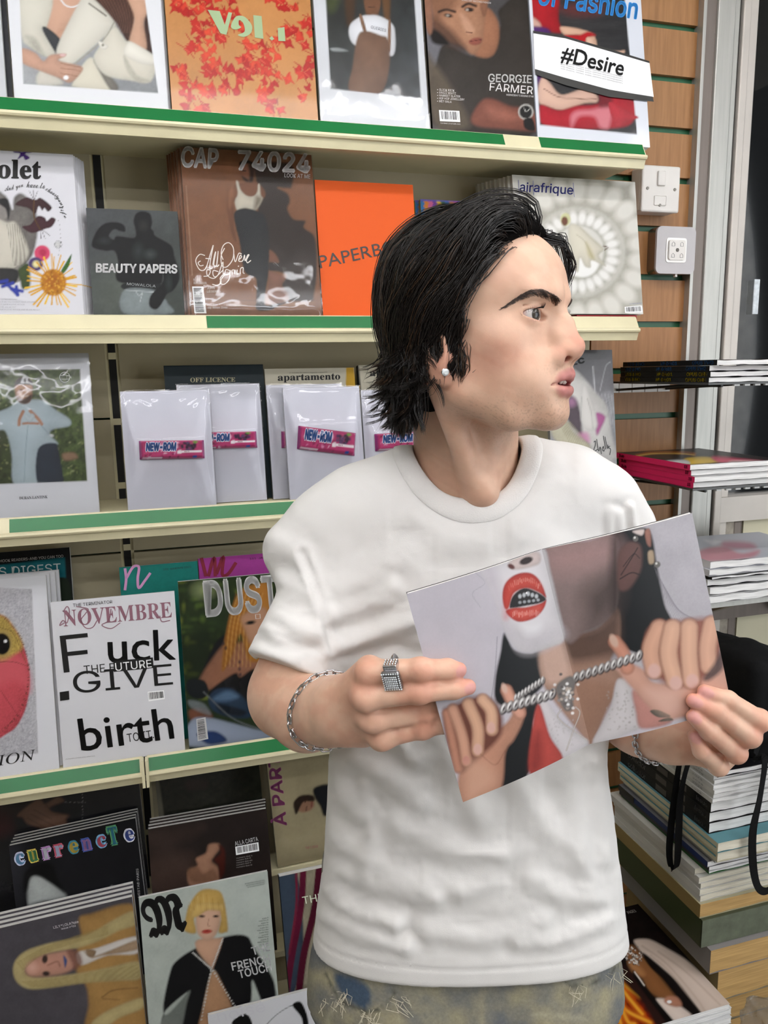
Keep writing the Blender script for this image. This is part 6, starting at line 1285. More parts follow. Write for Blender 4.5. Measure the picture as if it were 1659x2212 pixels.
# left arm (picture's right)
B_sh = np.array([.255, .880, 1.395]); B_el = np.array([.292, .850, 1.185]); B_wr = pp(1452, 1590, .792)
J1 = [pp(1618, 1560, .780), pp(1640, 1556, .722), on_front(1572, 1512, .0090), on_front(1522, 1494, .0070)]
J2 = [pp(1600, 1592, .782), pp(1619, 1590, .720), on_front(1545, 1536, .0092), on_front(1498, 1514, .0072)]
J3 = [pp(1580, 1620, .786), pp(1590, 1626, .726), pp(1532, 1580, .707), on_front(1497, 1548, .0072)]
J4 = [pp(1555, 1645, .790), pp(1552, 1655, .735), pp(1514, 1622, .718), pp(1499, 1590, .716)]
JT = [pp(1490, 1560, .790), pp(1520, 1530, .775), on_back(1535, 1505, .0110), on_back(1525, 1488, .0082)]
def f_armL(P):
    d = chain(P, [B_sh, B_el], [.046, .042], .01)
    d = smin(d, chain(P, [B_el, B_el * .55 + B_wr * .45, B_wr], [.041, .037, .0255], .02), .030)
    palm = None
    for K, r in ((J1, .0130), (J2, .0130), (J3, .0125), (J4, .0120)):
        c = cap(P, B_wr, K[0], .0210, r); palm = c if palm is None else smin(palm, c, .014)
    palm = smin(palm, cap(P, B_wr, JT[0], .018, .016), .014)
    d = smin(d, palm, .014)
    for K, r in ((J1, (.0112, .0102, .0088, .0070)), (J2, (.0114, .0104, .0090, .0072)), (J3, (.0110, .0098, .0086, .0068)), (J4, (.0102, .0088, .0076, .0060))):
        f = chain(P, K, r, .0045); f = smin(f, np.linalg.norm(P - K[1], axis=1) - r[1] * 1.08, .004); d = smin(d, f, .0036)
    d = smin(d, chain(P, JT, (.0130, .0110, .0095, .0075), .004), .008)
    return d
def skin_arm(V, G, tips, knuckles):
    c = np.tile(lin(SK), (len(V), 1)); n1 = fbm(V[:, 0] * 60 + 5, V[:, 2] * 60 + V[:, 1] * 40, 3)
    def bl(w, col): c[:] = c * (1 - w[:, None]) + lin(col) * w[:, None]
    bl(np.clip((n1 - .42) * 2.2, 0, .35), 'c98a72')
    for k in knuckles: bl(.55 * np.exp(-((np.linalg.norm(V - k, axis=1) / .0125) ** 2)), 'c4745f')
    for K in tips: bl(.5 * np.exp(-((np.linalg.norm(V - K[3], axis=1) / .016) ** 2)), 'd08672')
    return c
SK = 'd9b299'
SKIN = mat('skin', vcol=True, rough=.46, sss=.10, spec=.4, noise=.05, nscale=110, bump=.05, bscale=900)

def head_colors(V, W):
    c = np.tile(lin(SK), (len(V), 1)); x, y, z = V.T; ax_ = np.abs(x)
    def bl(w, col): c[:] = c * (1 - w[:, None]) + lin(col) * w[:, None]
    def gs(p, r): return np.exp(-((((V * [1, 1, 1]) - p) / r) ** 2).sum(1))
    Q = np.stack([ax_, y, z], 1)
    def gq(p, r): return np.exp(-(((Q - p) / r) ** 2).sum(1))
    n = fbm(x * 90 + 7, z * 90 + y * 50, 2); bl(np.clip((n - .45) * 1.5, 0, .25), 'cc977d')
    bl(.50 * gq((.055, .045, -.004), (.020, .026, .020)), 'c37e6d'); bl(.60 * gq((.004, .110, .006), (.012, .012, .016)), 'c47a68'); bl(.5 * gq((.015, .093, -.004), (.008, .010, .008)), 'bd7463')
    bl(.6 * gq((.072, -.004, -.008), (.014, .020, .024)), 'c97a68')
    rE = np.linalg.norm(Q - EYE, axis=1); bl(.55 * np.exp(-((rE - .0134) / .0012) ** 2) * (np.abs(z - EYE[2]) < .0075), 'c08878')
    # shaved beard
    st = np.clip((-.034 - z) / .022, 0, 1) * np.clip((y + .02) / .03, 0, 1) * np.clip((z + .105) / .03, 0, 1); st = np.maximum(st * .40, .30 * gq((.020, .088, -.018), (.018, .016, .007)))
    sp = hnoise(x * 900, z * 900 + y * 500, 5); bl(np.clip(st * (.55 + .9 * (sp > .72)), 0, .75), 'a58972')
    # lips
    ul = chain(Q, [(.0272, .0815, -.0330), (.0130, .0918, -.0264), (.0045, .0952, -.0236), (0, .0945, -.0248)], [.0022, .0046, .0053, .0050], .004)
    ll = chain(Q, [(.0262, .0815, -.0352), (.0110, .0912, -.0388), (0, .0936, -.0398)], [.0022, .0052, .0064], .004)
    bl(np.clip(.5 - (np.minimum(ul, ll) - .0011) / .0020, 0, 1) * .85, 'b76e6c'); inm = ellip(V, (0, .0900, -.0322), (.0195, .0150, .0042)); bl(np.clip(.5 - inm / .002, 0, 1) * np.clip((.0945 - y) / .003, 0, 1), '9a4a4a')
    nos = ellip(Q, (.0108, .0940, -.0086), (.0052, .0082, .0050)); bl(np.clip(.5 - nos / .0016, 0, 1) * .6, 'b56f62')
    return c
ch = head_colors(V_h, None); Vb = [h2p(V_h)]; Fb = [F_h]; Cb = [ch]
Va, Fa, Ga = sdf_mesh(f_armR, (-.22, .585, 1.14), (.10, .93, 1.46), .0020, newton=1); Fb.append(Fa + sum(map(len, Vb))); Vb.append(Va); Cb.append(skin_arm(Va, Ga, (K1, K2), [K[0] for K in (K1, K2, K3, K4)] + [K1[1], K2[1], K3[1], K4[1]]))
Vl, Fl, Gl = sdf_mesh(f_armL, (.17, .68, 1.12), (.43, .95, 1.46), .0020, newton=1); Fb.append(Fl + sum(map(len, Vb))); Vb.append(Vl); Cb.append(skin_arm(Vl, Gl, (J1, J2, J3, J4), [K[1] for K in (J1, J2, J3)]))
# torso core below the clothes keeps the body in one piece
def f_core(P): return smin(smin(ellip(P, (.092, .875, 1.28), (.15, .085, .20)), ellip(P, (.092, .878, 1.05), (.135, .085, .20)), .05), smin(cap(P, (-.05, .875, 1.395), (.24, .88, 1.395), .045), cap(P, (.092, .872, 1.44), (.092, .875, 1.36), .055), .03), .03)
Vc, Fc_, _ = sdf_mesh(f_core, (-.11, .76, .83), (.30, .99, 1.50), .009, newton=1); Fb.append(Fc_ + sum(map(len, Vb))); Vb.append(Vc); Cb.append(np.tile(lin(SK), (len(Vc), 1)))
Vb = np.vstack(Vb); Fb = np.vstack(Fb); Cb = np.vstack(Cb)
# fingers flatten against the paper they press on instead of passing through it
_X, _Y = ppx(Vb); _c = np.where((_X > 870) & (_X < 1590) & (_Y > 1100) & (_Y < 1740) & (Vb[:, 1] < .76))[0]
for i in _c:
    d2 = (_px - _X[i]) ** 2 + (_py - _Y[i]) ** 2; k = int(np.argmin(d2))
    if d2[k] > 16: continue
    e_ = Vb[i, 1] - _pg[k, 1]
    if .0006 < e_ < .0032: Vb[i, 1] -= e_ - .0006
    elif .0032 <= e_ < .0058: Vb[i, 1] += .0058 - e_
# nails
def nail(tip, prev, up, w=.0052, l=.0075):
    global Cb
    d = tip - prev; d /= np.linalg.norm(d); c = tip + d * .0005 + up * .004; s_ = np.cross(d, up); s_ /= np.linalg.norm(s_)
    q = Vb - c; u, v, t = q @ d, q @ s_, q @ up
    m = np.clip(.5 - (np.sqrt((u / l) ** 2 + (v / w) ** 2) - 1) * 3.0, 0, 1) * (t > -.002) * (np.abs(t) < .008)
    Cb = Cb * (1 - .85 * m[:, None]) + lin('cf9690') * .85 * m[:, None]
    rim = np.exp(-((np.sqrt((u / l) ** 2 + (v / w) ** 2) - 1.08) / .10) ** 2) * (t > -.002) * (np.abs(t) < .008); Cb = Cb * (1 - .3 * rim[:, None]) + lin('d8a08e') * .3 * rim[:, None]
upc = np.array([0, -1., .15]); upc /= np.linalg.norm(upc)
for K in (K1, K2): nail(K[3], K[2], upc)
for K in (J1, J2, J3, J4): nail(K[3], K[2], upc)
body = pobj('body', Vb, Fb, SKIN, True, Cb)

from mathutils.bvhtree import BVHTree
HBV = BVHTree.FromPolygons([Vector(v) for v in W_(h2p(V_h))], F_h.tolist())
def hit(px, py):
    r = HBV.ray_cast(Vector(CAMP), Vector(ray(px, py)).normalized()); return (np.array(r[0]), np.array(r[1])) if r[0] is not None else (None, None)

# eyes
def sphere_grid(nu, nv):
    th = np.linspace(0, np.pi, nv + 1); ph = np.linspace(0, 2 * np.pi, nu, endpoint=False); T, Pn = np.meshgrid(th, ph, indexing='ij')
    V = np.stack([np.sin(T) * np.cos(Pn), np.cos(T), np.sin(T) * np.sin(Pn)], -1).reshape(-1, 3); i, j = np.meshgrid(np.arange(nv), np.arange(nu), indexing='ij'); i = i.ravel(); j = j.ravel(); j2 = (j + 1) % nu
    return V, np.stack([i * nu + j, (i + 1) * nu + j, (i + 1) * nu + j2, i * nu + j2], 1), T.ravel()
EYEM = mat('eye_surface', vcol=True, rough=.2, coat=.45, coat_rough=.03, spec=.3, noise=.01)
for sgn in (-1, 1):
    V, F, T = sphere_grid(48, 60); g = np.array([-.34, 1, -.03]); g /= np.linalg.norm(g); r_ = np.degrees(np.arccos(np.clip(V @ g, -1, 1)))
    c = np.tile(lin('cfc8c4'), (len(V), 1))
    def bl(w, col): c[:] = c * (1 - w[:, None]) + lin(col) * w[:, None]
    bl(np.clip((r_ - 45) / 30, 0, .5), 'd9a9a0'); bl(np.clip((29.5 - r_) / 2.5, 0, 1), '1e1a17'); bl(np.clip((26.5 - r_) / 3, 0, 1), '453f36'); bl(np.clip((17 - r_) / 3, 0, 1), '33281c'); bl(np.clip((11 - r_) / 1.5, 0, 1), '070606')
    V2 = V * .0128; bulge = np.clip((30 - r_) / 30, 0, 1)[:, None] * .0006; V2 = V2 + V * bulge
    pobj('eye', h2p(EYE * [sgn, 1, 1] + V2), F, EYEM, True, c)
# teeth
V, F, T = sphere_grid(24, 14); tv = []; tf = []
for k, x_ in enumerate((-.0165, -.0115, -.0040, .0040, .0115, .0165)):
    tf.append(F + len(tv) * len(V)); tv.append(V * [.0041, .0030, .0050] + [x_, .0895 - 14 * x_ * x_, -.0280])
for k, t in enumerate(tv): pobj('tooth', h2p(t), F, mat('tooth', 'e6ded2', .25, noise=.02), True)
# lashes
lvs = {-1: MB(), 1: MB()}
for sgn in (-1, 1):
    for k in range(34):
        t = -1 + 2 * k / 33; dx = .0128 * t + .0012; z_ = EYE[2] + .0049 * math.sqrt(max(0, 1 - t * t)) + .0008 - .12 * dx; dz = z_ - EYE[2]; rr = .0141; y_ = EYE[1] + math.sqrt(max(1e-6, rr * rr - dx * dx - dz * dz))
        p = np.array([EYE[0] + dx, y_, z_]); n_ = (p - EYE) / np.linalg.norm(p - EYE); L_ = .0048 + .0028 * (t + 1) / 2
        pts = [p, p + n_ * L_ * .55 + [0, .0004, -.0002], p + n_ * L_ + [.0006 * t, 0, .0022]]
        o_ = lvs[sgn]; o_.tube([W_(h2p(q * [sgn, 1, 1])) - np.array(PERSON.location) for q in pts], [.00016, .00012, .00004], 4)
for q in lvs.values(): q.build('eyelashes', mat('lash', '0e0b0a', .5, noise=.05), PERSON)['kind'] = 'stuff'
# brows
rn = random.Random(12); bro = MB(); bl_ = smoothline([(1091, 664), (1110, 651), (1132, 639), (1155, 632), (1176, 636), (1195, 646), (1208, 657)], 10); half = np.interp(np.linspace(0, 1, len(bl_)), [0, .3, .65, 1], [2.5, 6.5, 9.5, 8.5])
for k in range(420):
    i = rn.randrange(len(bl_) - 1); u_ = rn.uniform(-1, 1); T_ = bl_[min(i + 1, len(bl_) - 1)] - bl_[max(i - 1, 0)]; T_ /= np.linalg.norm(T_); N_ = np.array([T_[1], -T_[0]])
    p0 = bl_[i] + N_ * half[i] * u_; ln = rn.uniform(9, 17); s_ = i / len(bl_)
    dr = -T_ * (1 - .55 * max(0, s_ - .6)) + N_ * (.25 - .45 * u_ + .9 * max(0, s_ - .72)); dr /= np.linalg.norm(dr)
    pts = []
    for t in (0, .5, 1):
        q = p0 + dr * ln * t; h_, n_ = hit(q[0], q[1])
        if h_ is None: break
        if n_ @ ray(q[0], q[1]) > 0: n_ = -n_
        pts.append(h_ + n_ * (.0004 + .0012 * t))
    if len(pts) < 3: continue
    bro.tube([q - np.array(PERSON.location) for q in pts], [.00017, .00016, .00005], 3)
    lq = [p2h(np.array(q) @ PB.T) * [-1, 1, 1] for q in pts]; bro.tube([W_(h2p(q)) - np.array(PERSON.location) for q in lq], [.00017, .00016, .00005], 3)
bro.build('eyebrows', mat('brow_hair', '42332a', .6, noise=.1), PERSON)['kind'] = 'stuff'
# ear stud with a round stone
h_, n_ = hit(960, 803); n_ = -n_ if n_ @ ray(960, 803) > 0 else n_
if h_ is None: h_ = W_(h2p(np.array([-.0765, -.004, -.022]))); n_ = W_(np.array([-.5, -.85, 0]))
es = empty('ear_stud', h_ - np.array(PERSON.location)); es.parent = PERSON; es.rotation_euler = Vector(n_).to_track_quat('Z', 'Y').to_euler()
MB().lathe([(0, .0), (.0030, .0), (.0036, .0012), (.0030, .0022)], 16).build('claw_setting', mat('silver', 'c9c9cc', .22, metal=1.0, noise=.04, nscale=80), es)
MB().lathe([(0, .0042), (.0018, .0042), (.0036, .0028), (.0030, .0012)], 12).build('stone', mat('clear_stone', 'dfe6ea', .05, coat=1, noise=.01), es)
SILVER = MATS['silver']

# ---------------------------------------------------------------- T-shirt
LC = [(735, 1480, .865), (712, 1640, .868), (707, 1750, .868), (694, 1900, .868), (680, 2000, .868), (668, 2090, .868)]
RC = [(1318, 1480, .868), (1303, 1610, .868), (1312, 1700, .868), (1326, 1800, .868), (1337, 1900, .868), (1350, 2010, .868), (1356, 2090, .868)]
lc = np.array([pp(*q) for q in LC])[::-1]; rc = np.array([pp(*q) for q in RC])[::-1]
ZS = np.linspace(.80, 1.50, 36); la = np.interp(ZS, lc[:, 2], lc[:, 0]); ra = np.interp(ZS, rc[:, 2], rc[:, 0])
la = np.where(ZS > lc[-1, 2], np.interp(ZS, [lc[-1, 2], 1.36, 1.50], [lc[-1, 0], -.075, -.040]), la); ra = np.where(ZS > rc[-1, 2], np.interp(ZS, [rc[-1, 2], 1.36, 1.50], [rc[-1, 0], .244, .205]), ra)
def f_torso(P, sh=0.0):
    z = P[:, 2]; l = np.interp(z, ZS, la) + sh; r = np.interp(z, ZS, ra) - sh; ca = (l + r) / 2; wa = (r - l) / 2
    wb = np.interp(z, [.88, 1.05, 1.20, 1.34, 1.44, 1.50], [.118, .112, .110, .106, .080, .05]) - sh; cb = np.interp(z, [.88, 1.2, 1.4, 1.5], [.872, .872, .876, .882])
    u = np.abs(P[:, 0] - ca) / wa; v = np.abs(P[:, 1] - cb) / wb; q = (u ** 2.5 + v ** 2.5) ** (1 / 2.5); d = (q - 1) * np.minimum(wa, wb) * .9
    return smax(d, z - 1.475 + sh, .06)
TL_ = [pp(872, 965, .868), pp(780, 1008, .868), pp(700, 1046, .868), pp(640, 1085, .866)]; TR_ = [pp(1150, 938, .870), pp(1230, 955, .872), pp(1300, 988, .874), pp(1345, 1032, .876)]
CUF = pp(633, 1455, .795); SH0 = np.array([-.044, .866, 1.366]); CD = (CUF - SH0) / np.linalg.norm(CUF - SH0)
CUFL = np.array([.270, .864, 1.225]); SH1 = np.array([.210, .876, 1.374]); CDL = (CUFL - SH1) / np.linalg.norm(CUFL - SH1)
NAX = np.array([0, -.36, .93]); NAX /= np.linalg.norm(NAX); NC = np.array([.0925, .850, 1.502]); NR = .0625
def f_tee(P):
    d = f_torso(P)
    for T in (TL_, TR_): d = smin(d, chain(P, [t - np.array([0, 0, .046 + .004 * i_]) for i_, t in enumerate(T)], [.042, .042, .041, .040], .02), .040)
    d = smax(d, -(P[:, 2] - .8985 + .26 * (P[:, 1] - .760)), .006)
    d = smax(d, -smax(f_torso(P, .0065), P[:, 2] - .940, .004), .004)
    s0 = chain(P, [SH0, CUF + CD * .03], [.055, .0545], .01); s0 = smax(s0, (P - CUF) @ CD, .005)
    s0 = smax(s0, -smax(cap(P, A_sh * .4 + A_el * .6, A_el + (A_el - A_sh) * .3, .0485), -((P - CUF) @ CD + .05), .004), .004)
    d = smin(d, s0, .022)
    s1 = chain(P, [SH1, CUFL + CDL * .03], [.050, .050], .01); s1 = smax(s1, (P - CUFL) @ CDL, .005)
    d = smin(d, s1, .024)
    q = P - NC; ax = q @ NAX; rad = np.linalg.norm(q - ax[:, None] * NAX, axis=1)
    d = smax(d, -np.maximum(rad - NR, -(ax + .075)), .003)
    return d
V, F, G = sdf_mesh(f_tee, (-.20, .70, .80), (.40, 1.02, 1.56), .0032, newton=1)
# folds of the cloth
FOLDS = [([(716,1410),(805,1375),(890,1345)],4.5,15), ([(722,1424),(828,1400),(900,1412)],-3,12), ([(716,1404),(698,1315),(655,1195)],-3.2,6), ([(716,1612),(734,1701),(769,1760)],3.5,14), ([(757,1641),(852,1689),(905,1735)],3.5,17),
  ([(698,1790),(769,1849),(852,1897)],3,16), ([(692,1908),(757,1968),(852,1997)],4.5,14), ([(686,1968),(769,2015),(876,2045)],4,13), ([(716,1879),(828,1920),(935,1944)],3.5,15), ([(888,1908),(995,1926),(1054,1903)],2.4,16), ([(923,2015),(1054,2027),(1172,1997)],2.4,15),
  ([(1232,1641),(1250,1790),(1279,1938)],2.4,20), ([(1184,989),(1149,1078),(1120,1150)],2,22), ([(1362,1096),(1374,1167)],3,7), ([(1340,1110),(1344,1165)],2.5,7), ([(1320,1105),(1318,1150)],2,7),
  ([(579,1149),(639,1197),(668,1256)],2.6,18), ([(556,1315),(627,1351),(698,1375)],3.4,14), ([(609,1256),(674,1290),(705,1340)],2.8,14), ([(560,1380),(620,1400),(690,1400)],-2.5,10), ([(545,1340),(600,1380)],2.5,12),
  ([(760,1500),(820,1560),(900,1640)],3.5,16), ([(940,1600),(1000,1690),(1040,1780)],2.5,20), ([(1100,1650),(1160,1760),(1250,1850)],2.2,20), ([(860,1780),(960,1830),(1080,1850)],2.2,18), ([(1150,1900),(1230,1940),(1310,1950)],2.6,15), ([(1120,2040),(1220,2030),(1320,1985)],2.8,13), ([(740,1280),(800,1240),(880,1200)],2,22), ([(900,1120),(960,1160),(1040,1170)],1.8,24), ([(730,1330),(790,1310),(850,1270)],2.4,14), ([(1290,1650),(1300,1760),(1310,1860)],2.5,12), ([(780,1700),(800,1800),(790,1880)],2.2,14)]
X, Yp = ppx(V); fr = np.clip(-(G @ np.array([0, 1., 0])) * 2, 0, 1); disp = .0042 * (fbm(V[:, 0] * 13 + 3, V[:, 2] * 13 + V[:, 1] * 8, 4) - .47) + .0016 * (fbm(V[:, 0] * 34, V[:, 2] * 34 + V[:, 1] * 30, 6) - .47)
pt = Paint(X, Yp)
for ln, hgt, wd in FOLDS:
    P_ = smoothline(ln, 5) if len(ln) > 2 else np.array(ln, float); m_ = (X > P_[:, 0].min() - 60) & (X < P_[:, 0].max() + 60) & (Yp > P_[:, 1].min() - 60) & (Yp < P_[:, 1].max() + 60)
    sub = Paint(X[m_], Yp[m_]); dd = sub.sd(P_, False); al = .35 + 1.3 * fbm(sub.X / 45 + wd, sub.Y / 45, 7); dd = dd * (.8 + .5 * fbm(sub.X / 30, sub.Y / 30 + hgt, 5)); wd = wd * 1.35; disp[m_] += hgt * .0012 * al * (np.exp(-(dd / wd) ** 2) - .45 * np.exp(-((dd - 1.9 * wd) / wd) ** 2)) * fr[m_]
# stitched hems
zh = V[:, 2] + .26 * (V[:, 1] - .760); disp *= np.clip((zh - .905) / .05, .25, 1); disp -= .0012 * np.exp(-((zh - .9225) / .0022) ** 2); disp -= .0010 * np.exp(-(((V - CUF) @ CD + .022) / .0022) ** 2) * (V[:, 0] < -.03)
q_ = V - NC; ax_ = q_ @ NAX; rad_ = np.linalg.norm(q_ - ax_[:, None] * NAX, axis=1); disp *= np.clip((rad_ - .066) / .03, 0, 1)
Vt = V + G * disp[:, None]
TEE = mat('white_cotton', 'dedcd9', .9, spec=.15, bump=.12, bscale=1400, sheen=.1, noise=.02, nscale=20)
tee = pobj('t_shirt', Vt, F, TEE, True)
TBV = BVHTree.FromPolygons([Vector(v) for v in Vt], F.tolist())
# ribbed collar
nphi = 110; e1 = np.array([1., 0, 0]); e2 = np.cross(NAX, e1); rows = []
for rad, lift in ((NR - .0025, -.006), (NR - .0030, .0025), (NR - .001, .0042), (NR + .004, .0040), (NR + .012, .0036), (NR + .0185, .0030), (NR + .0198, .0006)):
    row = []
    for k in range(nphi):
        a = 2 * math.pi * k / nphi; dr = math.cos(a) * e1 + math.sin(a) * e2; rr = max(rad, NR + .0035); o_ = NC + dr * rr + NAX * .09
        h0 = TBV.ray_cast(Vector(o_), Vector(-NAX)); t_ = h0[3] if h0[0] is not None else .11
        row.append((rad, dr, t_, lift))
    rows.append(row)
T_ = np.array([[q[2] for q in r] for r in rows]); T_ = np.clip(T_, .03, .16)
for it in range(4): T_ = (np.roll(T_, 1, 1) + 2 * T_ + np.roll(T_, -1, 1)) / 4
T_[0] = T_[1] = T_[2] = T_[3]
cv = np.array([[NC + q[1] * q[0] + NAX * (.09 - T_[i][k] + q[3]) for k, q in enumerate(r)] for i, r in enumerate(rows)]).reshape(-1, 3)
i_, k_ = np.meshgrid(np.arange(len(rows) - 1), np.arange(nphi), indexing='ij'); i_ = i_.ravel(); k_ = k_.ravel(); k2 = (k_ + 1) % nphi
pobj('collar', cv, np.stack([i_ * nphi + k_, i_ * nphi + k2, (i_ + 1) * nphi + k2, (i_ + 1) * nphi + k_], 1), mat('white_rib', 'dedcd9', .9, spec=.15, bump=.3, bscale=700, noise=.02), True, parent=tee)

# ---------------------------------------------------------------- jeans and shoes
LJ = np.array([pp(682, 2050, .870), pp(670, 2150, .870), pp(660, 2212, .870)])[::-1]; RJ = np.array([pp(1332, 2050, .870), pp(1336, 2150, .870), pp(1338, 2212, .870)])[::-1]
def f_jeans(P):
    z = P[:, 2]; l = np.interp(z, LJ[:, 2], LJ[:, 0]); r = np.interp(z, RJ[:, 2], RJ[:, 0]); ca = (l + r) / 2; wa = (r - l) / 2 - .012 * np.clip((z - .83) / .05, 0, 1); wb = np.full(len(z), .108) - .010 * np.clip((z - .83) / .05, 0, 1)
    q = ((np.abs(P[:, 0] - ca) / wa) ** 2.4 + (np.abs(P[:, 1] - .874) / wb) ** 2.4) ** (1 / 2.4); d = (q - 1) * .105; d = np.maximum(d, np.maximum(z - .985, .80 - z))
    for s_ in (-1, 1): d = smin(d, chain(P, [(.091 + s_ * .088, .874, .84), (.091 + s_ * .105, .872, .45), (.091 + s_ * .11, .876, .07)], [.098, .086, .078], .03), .030)
    return np.maximum(d, .055 - z)
V, F, G = sdf_mesh(f_jeans, (-.14, .74, .04), (.33, 1.0, 1.0), .0050, newton=1)
X, Yp = ppx(V); P = Paint(X, Yp); P.fill('8b8674'); n_ = fbm(V[:, 0] * 40, V[:, 2] * 40 + V[:, 1] * 30, 3)[:, None]; P.C = np.clip(lin('6f7274') * (1 - np.clip(n_ * 2 - .45, 0, 1)) + lin('a19a80') * np.clip(n_ * 2 - .45, 0, 1), 0, 1)
fr = G[:, 1] < 0
old = P.C.copy(); P.poly([(722, 2105), (770, 2115), (800, 2140), (790, 2180), (740, 2150)], '48586a', 5); P.line([(700, 2100), (735, 2160), (800, 2185), (850, 2150), (856, 2110)], 4, '5a5a50', 2); P.line([(1205, 2110), (1240, 2130), (1300, 2115), (1335, 2085)], 4, '54544c', 2); P.line([(1045, 2120), (1040, 2260)], 6, 'a29b84', 3); P.line([(720, 2175), (700, 2230)], 10, 'b2ab92', 5, .7); P.line([(850, 2160), (870, 2230)], 12, 'b0a98e', 6, .6); P.line([(1150, 2190), (1260, 2200)], 8, 'b5ae94', 5, .6)
P.C = np.where(fr[:, None], P.C, old)
disp = .004 * (fbm(V[:, 0] * 22, V[:, 2] * 22 + V[:, 1] * 10, 8) - .47); V = V + G * disp[:, None]
jn = pobj('jeans', V, F, mat('worn_denim', vcol=True, rough=.9, spec=.1, bump=.25, bscale=900, noise=.15, nscale=300), True, P.C)
thr = MB(); rn = random.Random(4)
JBV = BVHTree.FromPolygons([Vector(v) for v in W_(V)], F.tolist())
for (x0, y0, n0) in ((715, 2165, 10), (800, 2188, 12), (850, 2160, 10), (1330, 2100, 8), (1240, 2135, 8), (735, 2140, 8)):
    for k in range(n0):
        px_, py_ = x0 + rn.uniform(-22, 22), y0 + rn.uniform(-10, 10); r0 = JBV.ray_cast(Vector(CAMP), Vector(ray(px_, py_)).normalized())
        if r0[0] is None: continue
        b0 = np.array(r0[0]); pts = [b0, b0 + np.array([rn.uniform(-.006, .006), -.006, rn.uniform(-.002, .004)]), b0 + np.array([rn.uniform(-.012, .012), -.008, rn.uniform(-.014, -.004)])]
        thr.tube([q - np.array(PERSON.location) for q in pts], .00035, 4)
o = thr.build('frayed_threads', mat('pale_thread', 'c9c2ac', .9, noise=.05), jn); o['kind'] = 'stuff'
for s_ in (-1, 1):
    def f_shoe(P): return smax(smin(ellip(P, (.091 + s_ * .112, .80, .045), (.050, .120, .050)), ellip(P, (.091 + s_ * .110, .865, .070), (.046, .06, .065)), .03), .004 - P[:, 2], .004)
    V, F, G = sdf_mesh(f_shoe, (-.10, .66, -.01), (.28, .96, .16), .006, newton=1); pobj('shoe', V, F, mat('shoe_leather', '22201f', .45, noise=.1, nscale=30), True)

# ---------------------------------------------------------------- hair
HC = np.array([0, -.010, .054]); HR0 = np.array([.0775, .0925, .0885])
YHZ = [-.03, -.016, .0, .0276, .0526, .077, .0918, .105, .116, .16]; YHY = [.006, .013, .0165, .0165, .022, .034, .050, .064, .074, .080]
def yh(z): return np.interp(z, YHZ, YHY)
def f_cap(P):
    x, y, z = P.T; d = ellip(P, HC + np.array([0, .006, .006]), HR0 + np.array([.001, .004, .010])); d = smin(d, ellip(P, (0, -.052, -.010), (.052, .040, .046)), .02)
    d = smax(d, y - yh(z) + .004, .004); ear = ellip(np.stack([np.abs(x), y, z], 1), (.075, -.004, -.020), (.03, .022, .034)); return smax(d, -ear, .006)
V, F, G = sdf_mesh(f_cap, (-.10, -.12, -.08), (.10, .10, .16), .004, newton=1)
pobj('hair_base', h2p(V), F, mat('hair_dark', '0a0807', .9, spec=.05, noise=.2, nscale=200, bump=.5, bscale=300), True)
